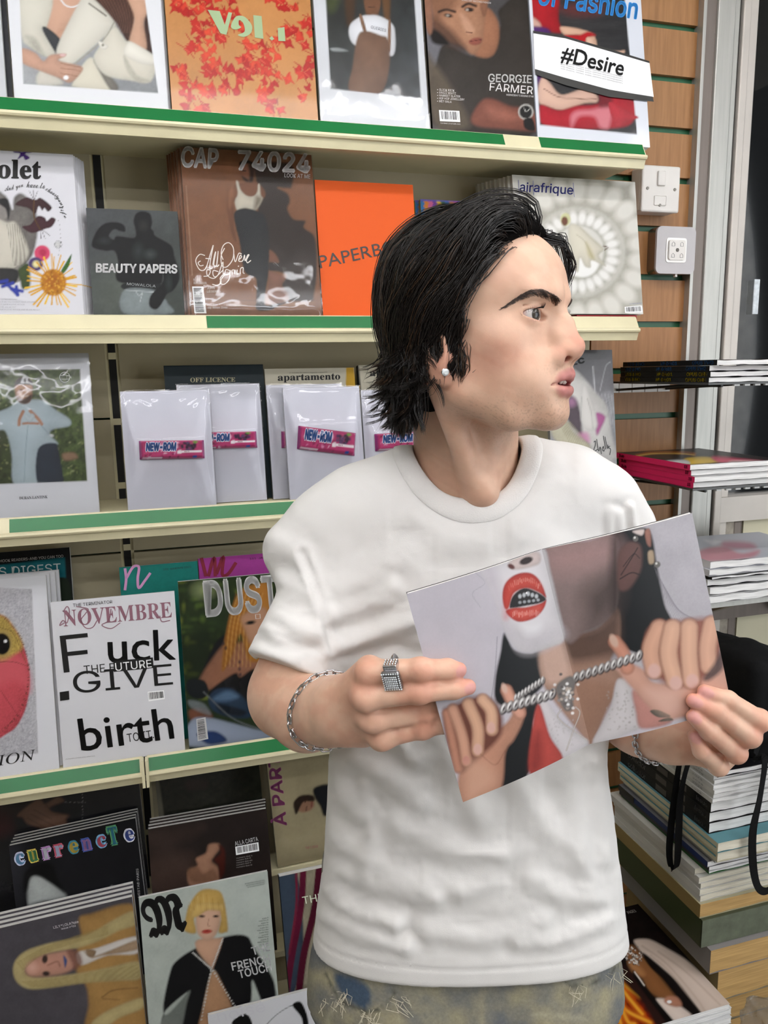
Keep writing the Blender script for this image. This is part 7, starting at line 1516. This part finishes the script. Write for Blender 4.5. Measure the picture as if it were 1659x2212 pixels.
def trace(root, rs, lay, side):
    L_ = rs.uniform(.10, .16); top = np.clip((root[2] - .07) / .05, 0, 1); L_ += .05 * top; step = .0072; n = int(L_ / step) + 2; p = root.copy(); pts = [p.copy()]; d = None; ph = rs.uniform(0, 6.28); fq = rs.uniform(.35, .6); am = rs.uniform(.06, .30); fl = rs.uniform(0, 1)
    front = np.clip((root[1] - .02) / .05, 0, 1)
    if root[2] < .055 and root[1] > -.002: L_ = rs.uniform(.022, .045); n = int(L_ / step) + 2
    lowroot = root[2] < .03 and root[1] < -.02
    if lowroot: L_ = rs.uniform(.05, .10); n = int(L_ / step) + 2
    for i in range(n):
        s = i / n; q = (p - HC) / HR0; nrm = q / HR0; nrm /= np.linalg.norm(nrm)
        wd = .10 + 1.05 * np.clip(abs(p[0]) / .062, 0, 1) ** 2 + 1.3 * np.clip((-p[1] - .02) / .06, 0, 1)
        Fv = np.array([side * .42 * np.clip((p[2] - .08) / .05, 0, 1), -.85, -wd])
        if root[2] < .055 and root[1] > -.002: Fv = np.array([0, -.25 - .5 * s, -1.])
        if p[2] < .012:
            rad = np.array([p[0], p[1] + .02, 0]); rad /= np.linalg.norm(rad) + 1e-9; Fv = np.array([0, -.1, -1.]) - rad * .12
            if s > .62 and p[1] < -.01: k = (s - .62) / .38; tw = np.cross([0, 0, 1.], rad); Fv = Fv + rad * .95 * k * (.2 + fl) + np.array([0, 0, 1.1 * k * (.2 + fl)]) + tw * 1.2 * math.sin(ph + 5 * k)
        dn = Fv - nrm * (nrm @ Fv) * (1 if p[2] > .012 else .0); dn /= np.linalg.norm(dn) + 1e-9
        sd = np.cross(nrm, dn); dn = dn + sd * am * math.sin(ph + i * fq) * (1 + 1.2 * s)
        d = dn if d is None else d * .45 + dn * .55; d /= np.linalg.norm(d)
        p = p + d * step
        vol = lay * (.0042 + np.clip((p[2] - .070) / .05, 0, 1) * (.007 + .0175 * np.clip((p[1] + .005) / .055, 0, 1)) + .006 * np.clip((-p[1]) / .08, 0, 1)) * min(1, .25 + .3 * front + i / (5. - 2.5 * front)) + .0022
        R = HR0 + vol
        if p[2] > .012: p = HC + (p - HC) / np.linalg.norm((p - HC) / R)
        else:
            rr = math.hypot(p[0] / R[0], (p[1] + .012) / R[1]); lim = np.interp(p[2], [-.09, -.04, .012], [.72, .84, .90])
            if rr < lim: p[:2] = [p[0] * lim / rr, (p[1] + .012) * lim / rr - .012]
        if p[1] > yh(p[2]) + .004 and p[2] < .10 and i > 1: p[1] = yh(p[2]) + .004
        pts.append(p.copy())
        if p[2] < -.076 + .012 * fl: break
        if root[2] < .055 and root[1] > -.002 and p[2] < -.020: break
    return np.array(pts)
rs = np.random.RandomState(11); guides = []; tries = 0
while len(guides) < 520 and tries < 20000:
    tries += 1; u = rs.randn(3); u /= np.linalg.norm(u); r_ = HC + u * HR0
    if r_[2] < -.028 or r_[1] > yh(r_[2]) - .001: continue
    if r_[2] < .014 and -.026 < r_[1] < .008: continue
    if r_[2] < .0 and r_[1] < .0 and abs(r_[0]) > .066: continue
    if len(guides) < 90:                                   # make sure the hairline itself is covered
        if r_[1] < yh(r_[2]) - .014: continue
    side = -1 if r_[0] < .012 else 1
    guides.append((trace(r_, rs, rs.uniform(.15, 1.0) ** .8, side), rs.uniform(0, 1)))
tries = 0; n0 = len(guides)
while len(guides) < n0 + 150 and tries < 20000:            # thick nape
    tries += 1; u = rs.randn(3); u /= np.linalg.norm(u); r_ = HC + u * HR0
    if not (-.03 < r_[2] < .045 and r_[1] < -.030): continue
    guides.append((trace(r_, rs, rs.uniform(.3, 1.0), -1 if r_[0] < 0 else 1), rs.uniform(0, 1)))
for k in range(6):                                          # fringe falling on the far temple
    j = rs.randn(4, 3) * .002; guides.append((np.array([(.018, .066, .116), (.036, .078, .118 - .002 * k), (.050, .080, .098 - .003 * k), (.057, .072, .070 - .003 * k)]) + j, .2))
NS = 16; AV = []; AC = []
for gp, cj in guides:
    s0 = np.linspace(0, 1, len(gp)); s1 = np.linspace(0, 1, NS); g = np.stack([np.interp(s1, s0, gp[:, k]) for k in range(3)], 1)
    g[1:-1] = (g[:-2] + 2 * g[1:-1] + g[2:]) / 4
    out = g - HC; out /= np.linalg.norm(out, axis=1)[:, None]; tg = np.gradient(g, axis=0); tg /= np.linalg.norm(tg, axis=1)[:, None] + 1e-9; sd = np.cross(out, tg)
    w = np.interp(s1, [0, .3, .75, 1], [.0052, .0046, .0032, .0012]); light = cj > .87 and gp[-1][2] < .06
    for c in range(11):
        a, b = rs.randn(2) * [1, .45]; sh = rs.randn() * .0012; AV.append(g + sd * (w * a)[:, None] + out * (w * b * .8 + sh)[:, None] + sd * (.0010 * np.sin(s1 * 9 + rs.rand() * 6))[:, None]); k = rs.rand()
        AC.append(lin('4a3524') * .8 if light and k > .35 else lin('17110e') * (.6 + .8 * k))
for c in range(150):                                        # loose single hairs
    gp, _ = guides[rs.randint(len(guides))]; s0 = np.linspace(0, 1, len(gp)); s1 = np.linspace(0, 1, NS); g = np.stack([np.interp(s1, s0, gp[:, k]) for k in range(3)], 1); out = g - HC; out /= np.linalg.norm(out, axis=1)[:, None]; tg = np.cross(out, rs.randn(3))
    AV.append(g + out * (rs.uniform(.003, .014) * s1 ** 1.5)[:, None] + tg * (rs.uniform(-.012, .012) * s1 ** 2)[:, None]); AC.append(lin('17110e'))
AV = np.array(AV); AC = np.array(AC); n = len(AV); Tn = np.gradient(AV, axis=1); Tn /= np.linalg.norm(Tn, axis=2)[..., None] + 1e-9
ref = AV - HC; N1 = np.cross(Tn, ref); N1 /= np.linalg.norm(N1, axis=2)[..., None] + 1e-9; N2 = np.cross(Tn, N1); rr = np.interp(np.linspace(0, 1, NS), [0, .6, .9, 1], [.00046, .00044, .00028, .00006])[None, :, None]
ring = np.stack([AV + rr * (math.cos(a) * N1 + math.sin(a) * N2) for a in (0, 2.094, 4.189)], 2).reshape(-1, 3)
b_ = (np.arange(n)[:, None, None] * NS * 3 + np.arange(NS - 1)[None, :, None] * 3); j_ = np.arange(3)[None, None, :]; j2_ = (j_ + 1) % 3
Fh = np.stack([(b_ + j_).ravel(), (b_ + j2_).ravel(), (b_ + 3 + j2_).ravel(), (b_ + 3 + j_).ravel()], 1)
o = pobj('hair', h2p(ring), Fh, mat('hair_strands', vcol=True, rough=.34, spec=.55, noise=.02), True, np.repeat(AC, NS * 3, 0)); o['kind'] = 'stuff'

# ---------------------------------------------------------------- bracelets and ring
def link_mesh(L=.0085, w=.0052, r=.00085):
    pts = []
    for k in range(14):
        a = 2 * math.pi * k / 14; x = math.cos(a); pts.append(((L / 2 - w / 2) * np.sign(x) * (abs(x) > .05) + w / 2 * x, w / 2 * math.sin(a), 0))
    m = MB().tube(pts, r, 6, closed=True); return m.v, m.f
LV, LF = link_mesh()
def bracelet(f_arm, c, axis, ref, label, rx, tilt, nlinks, bar=None):
    e = empty('bracelet', W_(c) - np.array(PERSON.location)); e.parent = PERSON; e['label'] = label
    axis = axis / np.linalg.norm(axis); e1 = ref - axis * (ref @ axis); e1 /= np.linalg.norm(e1); e2 = np.cross(axis, e1); me = None; pts = []
    for k in range(nlinks):
        a = 2 * math.pi * k / nlinks; dr = math.cos(a) * e1 + math.sin(a) * e2; base = c + axis * tilt * math.cos(a); t = np.linspace(.012, .06, 60); dd = f_arm(base + t[:, None] * dr); i = np.argmax(dd > .0018); pts.append(base + t[i] * dr)
    pts = np.array(pts); pts = (np.roll(pts, 1, 0) + 2 * pts + np.roll(pts, -1, 0)) / 4
    for k in range(nlinks):
        p = pts[k]; tg = pts[(k + 1) % nlinks] - pts[k - 1]; ln = np.linalg.norm(tg) / 2; tg /= np.linalg.norm(tg); no = p - c; no -= tg * (no @ tg); no /= np.linalg.norm(no); bn = np.cross(no, tg); an = .6 if k % 2 else -.75
        no2 = no * math.cos(an) + bn * math.sin(an); bn2 = np.cross(no2, tg); sc = ln * 1.32 / .0085
        if bar and k in bar: sc *= bar[k]
        v = np.array(LV) * [sc, 1.15, 1.15]; Wv = v[:, :1] * tg + v[:, 1:2] * bn2 + v[:, 2:] * no2
        mesh_obj('chain_link', (W_(p + Wv) - W_(c)), LF, SILVER, e, True)
    return e
fa = A_wr - A_el
bracelet(f_armR, A_wr * .74 + A_el * .26, fa, np.array([0, -1., 0]), 'silver chain bracelet with a long bar link', .03, -.020, 30, {0: 1.9})
bracelet(f_armL, B_wr * .80 + B_el * .20 + np.array([0, 0, 0]), B_wr - B_el, np.array([0, -1., 0]), 'fine silver chain bracelet', .03, .0, 40)
rg = empty('signet_ring', (0, 0, 0)); rg.parent = PERSON; rc_ = K1[0] * .49 + K1[1] * .51; fd = K1[1] - K1[0]; fd /= np.linalg.norm(fd); ru = np.array([.05, -.97, -.22]); ru -= fd * (ru @ fd); ru /= np.linalg.norm(ru); rv = np.cross(ru, fd)
Mr = Matrix([[*(PB.T @ fd)], [*(PB.T @ rv)], [*(PB.T @ ru)]]).transposed(); rg.rotation_euler = Mr.to_euler(); rg.location = Vector(W_(rc_)) - PERSON.location; rg['label'] = 'chunky silver signet ring set with small stones'
MB().tube([(0, .0118 * math.cos(a), .0118 * math.sin(a)) for a in np.linspace(0, 2 * math.pi, 32, endpoint=False)], .0030, 8, closed=True, flat=.45).build('band', SILVER, rg, True)
for s_ in (-1, 1): MB().box((-.006, s_ * .0105 - .003, .001), (.006, s_ * .0105 + .003, .0115), bev=.001).build('shoulder', SILVER, rg)
MB().box((-.0080, -.0090, .0105), (.0080, .0090, .0150), bev=.0016).build('face', mat('dark_silver', '8f8e90', .28, metal=1, noise=.1, nscale=300), rg)
MB().box((-.0058, -.0068, .0150), (.0058, .0068, .0158), bev=.0005).build('face_plate', MATS['dark_silver'], rg)
st_ = bmesh.new(); bmesh.ops.create_icosphere(st_, subdivisions=1, radius=.00078); sme = bpy.data.meshes.new('stone'); st_.to_mesh(sme); st_.free(); sme.materials.append(MATS['clear_stone'])
for i in range(7):
    for j in range(6): o = bpy.data.objects.new('stone', sme); COL.objects.link(o); o.parent = rg; o.location = (-.0047 + .00157 * i, -.0053 + .0021 * j, .0159)
for k in range(8):
    for q in ((-.0071 + .00203 * k, .0078, .0151), (-.0071 + .00203 * k, -.0078, .0151), (-.0069, -.0078 + .0022 * k, .0151), (.0069, -.0078 + .0022 * k, .0151)): o = bpy.data.objects.new('stone', sme); COL.objects.link(o); o.parent = rg; o.location = q
for r_ in range(3):
    for c_ in range(5): o = bpy.data.objects.new('stone', sme); COL.objects.link(o); o.parent = rg; o.location = (-.0048 + .0024 * c_, .0137, .003 + .0028 * r_)

# ================================================================ the open magazine
Mz = zz(860, 1090, 2.242)
def p_spread(P):
    P.fill('c4bfc7'); P.poly(Mz(705,190, 1500,0, 1640,900, 800,700), 'b5b1b7', 20); 
    # long black hair
    P.poly(Mz(515,620, 560,700, 640,720, 700,705, 720,800, 700,880, 620,960, 680,960, 655,1060, 665,1150, 620,1320, 470,1390, 490,1200, 560,1100, 600,1010, 480,960, 470,850, 495,720), '16181b', 3)
    P.poly(Mz(1020,165, 1130,120, 1220,130, 1255,300, 1290,480, 1325,575, 1230,600, 1200,720, 1080,680, 1050,560, 1060,420), '181a1d', 3)
    for k in range(12): P.line(Mz(1240 + 5 * k, 300 + 10 * k, 1280 + 8 * k, 430 + 8 * k, 1330 + 12 * k, 560), .9, '77737a', .8, .5)
    P.line(Mz(375,330, 420,380, 360,430, 400,500), 1, '8f8a90', .8, .6); P.line(Mz(480,640, 470,800, 450,950), 1.2, '3a3a40', 1, .6)
    # neck
    P.poly(Mz(690,700, 800,640, 960,600, 1060,500, 1075,650, 1030,760, 1090,840, 1010,1000, 940,1165, 915,1150, 760,960, 700,860), 'a98573', 4); P.poly(Mz(800,645, 960,600, 1065,520, 1070,700, 1000,740, 830,760), '4f3d36', 14, .85); P.poly(Mz(690,700, 790,660, 830,830, 720,860), 'c9a898', 10, .8)
    P.poly(Mz(850,860, 1000,860, 1050,900, 960,1100, 915,1130), '9a7460', 12, .7)
    # shadowed cheek
    P.poly(Mz(705,205, 900,180, 1050,150, 1070,300, 1062,480, 1000,570, 900,620, 805,648), '8f7c79', 4); P.poly(Mz(720,215, 1030,165, 1040,280, 760,330), 'b3918f', 30, .8); P.poly(Mz(900,420, 1060,330, 1060,500, 930,600), '4f4543', 30, .85); P.poly(Mz(1030,190, 1070,180, 1070,480, 1030,500), '3a302f', 10, .8)
    # ear
    P.poly(Mz(1070,230, 1120,180, 1175,200, 1180,300, 1150,370, 1110,415, 1070,410, 1060,330), '6a4d49', 4); P.line(Mz(1080,340, 1130,260, 1160,210), 2, '241c1d', 1.2); P.line(Mz(1075,360, 1130,330, 1170,340), 2.2, '17171a', 1.2); P.line(Mz(1090,300, 1140,240, 1170,260), 1.5, '17171a', 1)
    for q in ((1150,165, 6), (1255,290, 7)): P.ell(*Mz(q[0], q[1])[0], q[2], q[2], '6d6a66', f=1.2); P.ell(*Mz(q[0] - 4, q[1] - 5)[0], 2.2, 2.2, 'e8e6e0', f=1)
    P.poly(Mz(1135,130, 1190,120, 1180,150), 'd9c9c4', 2); P.poly(Mz(1195,130, 1220,120, 1225,200, 1205,190), '9a6a5c', 2); P.poly(Mz(1210,230, 1235,225, 1240,280, 1215,285), 'b09a80', 2)
    # pale face and chin
    P.poly(Mz(405,310, 560,240, 700,205, 740,330, 775,480, 806,645, 740,690, 640,718, 580,705, 540,660, 510,600, 470,480, 430,380), 'd6d2d5', 3); P.poly(Mz(410,310, 470,300, 520,500, 560,640, 520,600, 450,430), 'c3bcc4', 12, .8); P.poly(Mz(560,600, 700,590, 790,600, 800,645, 660,715, 580,700), 'c1bcc0', 14, .8); P.poly(Mz(600,575, 690,575, 680,620, 620,630), 'e4e2e4', 10, .8)
    P.poly(Mz(530,300, 560,260, 640,228, 685,235, 688,280, 650,300, 570,315), 'cbbab6', 3); P.ell(*Mz(620, 272)[0], 15, 7.5, '2b1a1a', -20, f=1.5); P.ell(*Mz(548, 300)[0], 8, 5, '5a2e2a', 30, f=1.5)
    # lips
    P.poly(Mz(505,445, 515,390, 550,350, 600,330, 650,335, 690,375, 718,450, 680,425, 620,405, 560,430, 535,500, 515,500), 'a82a22', 1.8); P.poly(Mz(522,545, 530,400, 560,365, 610,350, 660,365, 690,410, 640,395, 570,415, 540,470), 'd0503f', 12, .75); P.poly(Mz(522,515, 560,500, 620,497, 690,478, 718,460, 705,505, 660,550, 590,568, 545,548), 'b5332a', 1.8); P.poly(Mz(560,515, 620,512, 680,495, 670,525, 610,548, 565,540), 'd9604f', 10, .8); P.poly(Mz(540,495, 558,440, 610,405, 670,422, 716,455, 690,476, 620,490, 560,500), '1f1a1b', 1.6)
    rn = random.Random(2)
    for k in range(18): j_ = rn.uniform(-8, 8); P.line(Mz(535 + 9 * k, 385 - 30 * math.sin(k / 5.5) + j_, 540 + 8.6 * k, 385 + rn.uniform(10, 24) - 30 * math.sin(k / 5.5) + j_), rn.uniform(.7, 1.6), 'f0b0a0', .9, rn.uniform(.3, .8)); P.line(Mz(555 + 7.5 * k, 512 + rn.uniform(0, 12), 556 + 7.5 * k, 530 + rn.uniform(0, 18)), rn.uniform(.7, 1.6), 'f5c0b4', .9, rn.uniform(.3, .8))
    for k in range(5): P.ell(*Mz(590 + 20 * k, 432 + abs(k - 2) * 6)[0], 3.6, 4.6, 'b9bcc0', f=1.4); P.ell(*Mz(590 + 22 * k, 474 - k * 3)[0], 3.4, 3, '9ea2a6', f=1.2)
    P.ell(*Mz(622, 428)[0], 2, 2, 'ffffff', f=.8)
    # lace and sleeves
    P.poly(Mz(680,970, 715,945, 770,1020, 850,1100, 922,1155, 800,1238, 740,1130), 'cdc8ca', 3); P.poly(Mz(1060,850, 1110,865, 1150,960, 1180,1060, 1170,1085, 950,1160, 990,1060, 1030,980), 'd2cdce', 3); rn = random.Random(6)
    for k in range(50): P.ell(*Mz(rn.uniform(1010, 1150), rn.uniform(900, 1090))[0], 2, 2.6, 'aaa29e', rn.uniform(0, 180), f=1, a=.5); P.ell(*Mz(rn.uniform(720, 850), rn.uniform(1040, 1180))[0], 1.8, 2.2, 'b5aeae', f=1, a=.5)
    P.poly(Mz(650,1080, 682,965, 735,1120, 795,1240, 640,1305), 'b9483f', 3); P.poly(Mz(650,1150, 690,1100, 700,1260, 640,1300), '7d2a26', 10, .7); P.poly(Mz(1135,900, 1200,930, 1330,1045, 1180,1085, 1150,1000), 'bd867c', 4)
    # hands
    def fing(pts, w, c='c99880', e='8c5a48'):
        P.line(Mz(*pts), w * .95, e, 3, .75); P.line(Mz(*pts), w * .78, c, 4); P.line(Mz(*pts), w * .25, np.clip(np.array([int(c[q:q + 2], 16) for q in (0, 2, 4)]) / 255 * 1.09, 0, 1), w * .16, .8)
    P.poly(Mz(480,1090, 530,1050, 570,990, 615,985, 600,1060, 560,1140, 520,1200, 490,1390, 320,1450, 290,1330, 330,1240, 400,1150), 'c08c74', 4)
    P.poly(Mz(215,1010, 260,975, 400,925, 490,980, 500,1110, 400,1220, 300,1300, 240,1180), '6f4236', 6)
    fing((235,1010, 260,1130, 290,1280), 20, 'b5806a'); fing((265,990, 310,1120, 330,1240), 26); fing((340,965, 385,1080, 385,1190), 30, 'd0a488'); fing((410,945, 450,1000, 455,1090), 30, 'd3a88c'); P.ell(*Mz(385, 1185)[0], 9, 12, 'dcb0a4', f=2); P.ell(*Mz(450, 1080)[0], 9, 12, 'dcb0a4', f=2); P.ell(*Mz(330, 1240)[0], 8, 10, 'c98c80', f=2)
    fing((525,900, 560,970, 590,1010), 28, 'd09a84'); P.ell(*Mz(515, 890)[0], 6, 11, 'd8b4a4', -20, f=2); P.line(Mz(400,1210, 470,1260, 520,1190), 2, '8c5a48', 2, .7); P.poly(Mz(330,1260, 420,1250, 470,1340, 340,1430), 'd3a68e', 16, .7)
    P.poly(Mz(1040,760, 1100,760, 1190,800, 1240,860, 1400,860, 1480,800, 1560,720, 1620,900, 1500,1010, 1380,1030, 1290,1040, 1200,960, 1080,830), 'cf9f8c', 4); fing((1050,665, 1090,720, 1110,790), 32, 'c78c76'); P.ell(*Mz(1045, 660)[0], 8, 15, 'cfae9c', -25, f=2)
    P.poly(Mz(1205,620, 1300,575, 1540,560, 1560,740, 1440,870, 1300,870, 1215,780), '8f5848', 8)
    fing((1265,600, 1225,700, 1240,800), 46, 'cf9f86'); fing((1330,600, 1310,720, 1340,850), 46, 'd5a88e'); fing((1410,595, 1410,730, 1420,850), 44, 'd3a68c'); fing((1520,580, 1500,690, 1505,780), 44, 'd0a188')
    for q in ((1240, 805), (1345, 865), (1425, 855)): P.ell(*Mz(*q)[0], 13, 15, 'd9b0a6', f=3)
    P.poly(Mz(1480,840, 1530,770, 1570,700, 1575,790, 1510,850), '3a2c30', 5, .85); P.poly(Mz(1220,1000, 1260,995, 1320,1025, 1260,1030), '39443a', 1.5); P.poly(Mz(1260,1050, 1310,1030, 1330,1045), '39443a', 1.5)
    P.poly(Mz(1200,900, 1350,900, 1420,960, 1300,1020), 'dcb3a4', 18, .7)
    # curb chain and pendant
    def curb(a, b, n, s):
        a = np.array(a, float); b = np.array(b, float); an = math.degrees(math.atan2(b[1] - a[1], b[0] - a[0]))
        for k in range(n):
            t = k / (n - 1); q = a * (1 - t) + b * t; c = Mz(*q)[0]; P.ell(c[0] + 1, c[1] + 1.5, s, s * .60, '3c3636', an - 50, f=1.4); P.ell(*c, s * .84, s * .44, 'b5b0ae', an - 50, f=1.6); P.ell(c[0] - 1, c[1] - 1.5, s * .5, s * .16, 'f4f2f0', an - 50, f=1.2); P.ell(c[0] + 1, c[1] + 1.5, s * .4, s * .14, '4f4a49', an - 50, f=1)
    curb((570, 935), (700, 850), 9, 8); curb((510, 985), (745, 915), 9, 14); curb((860, 835), (1165, 730), 11, 13); P.poly(Mz(765,880, 830,830, 860,860, 845,930, 850,985, 815,1000, 785,960), '6f6966', 3)
    for k in range(40): P.ell(*Mz(rn.gauss(815, 26), rn.gauss(915, 38))[0], 3.4, 3.0, rn.choice(['d9d4d2', '8a8482', '5a5452', 'efecea', 'b5a89c']), f=1.2)
    for q in ((790,990, 780,1040, 915,1140), (860,980, 880,1010, 850,1090, 815,1190)): P.line(Mz(*q), 2.6, '8f857c', 1.2); P.line(Mz(*q), 1.0, 'd9d0c8', .8)
om = empty('open_magazine', W_(page(0.0, 0.0))); tag(om, 'open magazine held in both hands showing a face with glossy red lips', 'magazine')
def surf(name, u0, u1, nu, nv, off, m, paint=True, inset=0.0, col='d8d6d8'):
    U, Vv = np.meshgrid(np.linspace(u0, u1, nu + 1), np.linspace(inset, 1 - inset, nv + 1)); U = U.ravel(); Vv = Vv.ravel(); p = page(U, Vv); X, Yp = ppx(p); P = Paint(X, Yp); P.fill(col)
    if paint: p_spread(P); P.noise(40, .12, 4); P.noise(3, .07, 9)
    p = p + np.array([0, 1., 0]) * off; i = (np.arange(nu)[None, :] + (np.arange(nv) * (nu + 1))[:, None]).ravel()
    return mesh_obj(name, W_(p) - np.array(om.location), np.stack([i, i + 1, i + nu + 2, i + nu + 1], 1), m, om, True, P.C * .80)
M_PAGE = mat('printed_page', vcol=True, rough=.45, spec=.3, noise=.02)
surf('page', -1, 0, 175, 260, 0, M_PAGE); surf('page', 0, 1, 190, 250, 0, M_PAGE)
def slab(name, u0, u1, o0, o1, m, inset=0.0):
    nu, nv = 14, 2; vs = []; fs = []
    for off in (o0, o1):
        U, Vv = np.meshgrid(np.linspace(u0, u1, nu + 1), np.linspace(inset, 1 - inset, nv + 1)); p = page(U.ravel(), Vv.ravel()); p[:, 1] += off * np.abs(np.clip(U.ravel(), -1, 1)) ** .25; vs.append(p)
    k = (nu + 1) * (nv + 1); V = np.vstack(vs)
    for v in range(nv):
        for u in range(nu): a = v * (nu + 1) + u; fs += [(a, a + 1, a + nu + 2, a + nu + 1), (k + a, k + a + nu + 1, k + a + nu + 2, k + a + 1)]
    for u in range(nu): fs += [(u, k + u, k + u + 1, u + 1), (nv * (nu + 1) + u, nv * (nu + 1) + u + 1, k + nv * (nu + 1) + u + 1, k + nv * (nu + 1) + u)]
    for v in range(nv): a = v * (nu + 1); fs += [(a, a + nu + 1, k + a + nu + 1, k + a), (a + nu, k + a + nu, k + a + 2 * nu + 1, a + 2 * nu + 1)]
    return mesh_obj(name, W_(V) - np.array(om.location), fs, m, om)
slab('page_block', -.995, -.01, .0004, .0045, M_PAPER, .002); slab('page_block', .01, .995, .0004, .0055, M_PAPER, .002)
slab('cover_sheet', -1.0, -.002, .0046, .0054, mat('dark_cover', '2b2a2c', .35, noise=.1)); slab('cover_sheet', .002, 1.0, .0056, .0064, MATS['dark_cover'])

# ================================================================ black bag on the tall pile
bg = empty('tote_bag', (1.15, 1.22, TOPZ)); tag(bg, 'black fabric bag lying on the tall pile with its straps dangling', 'bag')
def f_bag(P):
    q = np.abs(P - np.array([1.165, 1.215, TOPZ + .085 - .0])) - np.array([.105, .085, .085]); q[:, 2] += .35 * np.maximum(P[:, 0] - 1.10, 0); d = np.linalg.norm(np.maximum(q, 0), axis=1) + np.minimum(q.max(1), 0) - .020; d = smin(d, ellip(P, (1.095, 1.19, TOPZ + .12), (.045, .06, .085)), .03); d = d + .010 * (fbm(P[:, 0] * 18 + P[:, 1] * 9, P[:, 2] * 18, 3) - .47)
    return smax(d, TOPZ - .0009 - P[:, 2], .004)
V, F, G = sdf_mesh(f_bag, (.98, 1.06, TOPZ - .03), (1.36, 1.36, TOPZ + .24), .006, newton=1)
mesh_obj('bag_body', V - np.array(bg.location), F, mat('black_canvas', '0b0b0c', .85, spec=.2, bump=.2, bscale=600, noise=.15, nscale=30), bg, True)
def ribbon(pts, w, name='strap'):
    P_ = smoothline(pts, 8); T_ = np.gradient(P_, axis=0); vs = []; fs = []
    for k, p in enumerate(P_):
        t = T_[k] / np.linalg.norm(T_[k]); a = .5 * math.sin(k * .22); s_ = np.cross(t, [math.sin(a) * .5, 1, 0]); s_ /= np.linalg.norm(s_); nn = np.cross(t, s_)
        for i, j in ((-1, -1), (1, -1), (1, 1), (-1, 1)): vs.append(p + s_ * w / 2 * i + nn * .0006 * j)
    for k in range(len(P_) - 1):
        a = 4 * k
        for i in range(4): fs.append((a + i, a + (i + 1) % 4, a + 4 + (i + 1) % 4, a + 4 + i))
    fs += [(0, 1, 2, 3), tuple(4 * (len(P_) - 1) + i for i in (3, 2, 1, 0))]
    return mesh_obj(name, np.array(vs) - np.array(bg.location), fs, MATS['black_canvas'], bg)
st = [at_x(q[0], q[1], .929) for q in ((1468, 1660), (1455, 1740), (1446, 1830), (1450, 1872), (1462, 1868), (1466, 1800), (1470, 1720), (1484, 1665))]
ribbon([np.array([1.075, 1.17, TOPZ + .045]), np.array([1.00, st[0][1], TOPZ + .026]), np.array([.944, st[0][1], TOPZ + .016]), np.array([.929, st[0][1], TOPZ - .012])] + st[1:-1] + [np.array([.929, st[-1][1], TOPZ - .012]), np.array([.944, st[-1][1], TOPZ + .016]), np.array([1.00, st[-1][1], TOPZ + .026]), np.array([1.08, 1.15, TOPZ + .04])], .014)
st = [at_y(q[0], q[1], 1.058) for q in ((1652, 1640), (1642, 1720), (1626, 1800), (1628, 1880), (1642, 1922), (1668, 1915), (1690, 1850), (1695, 1700))]
ribbon([np.array([1.12, 1.15, TOPZ + .06]), np.array([st[0][0], 1.082, TOPZ + .024])] + st + [np.array([st[-1][0], 1.082, TOPZ + .024]), np.array([1.16, 1.15, TOPZ + .05])], .015)
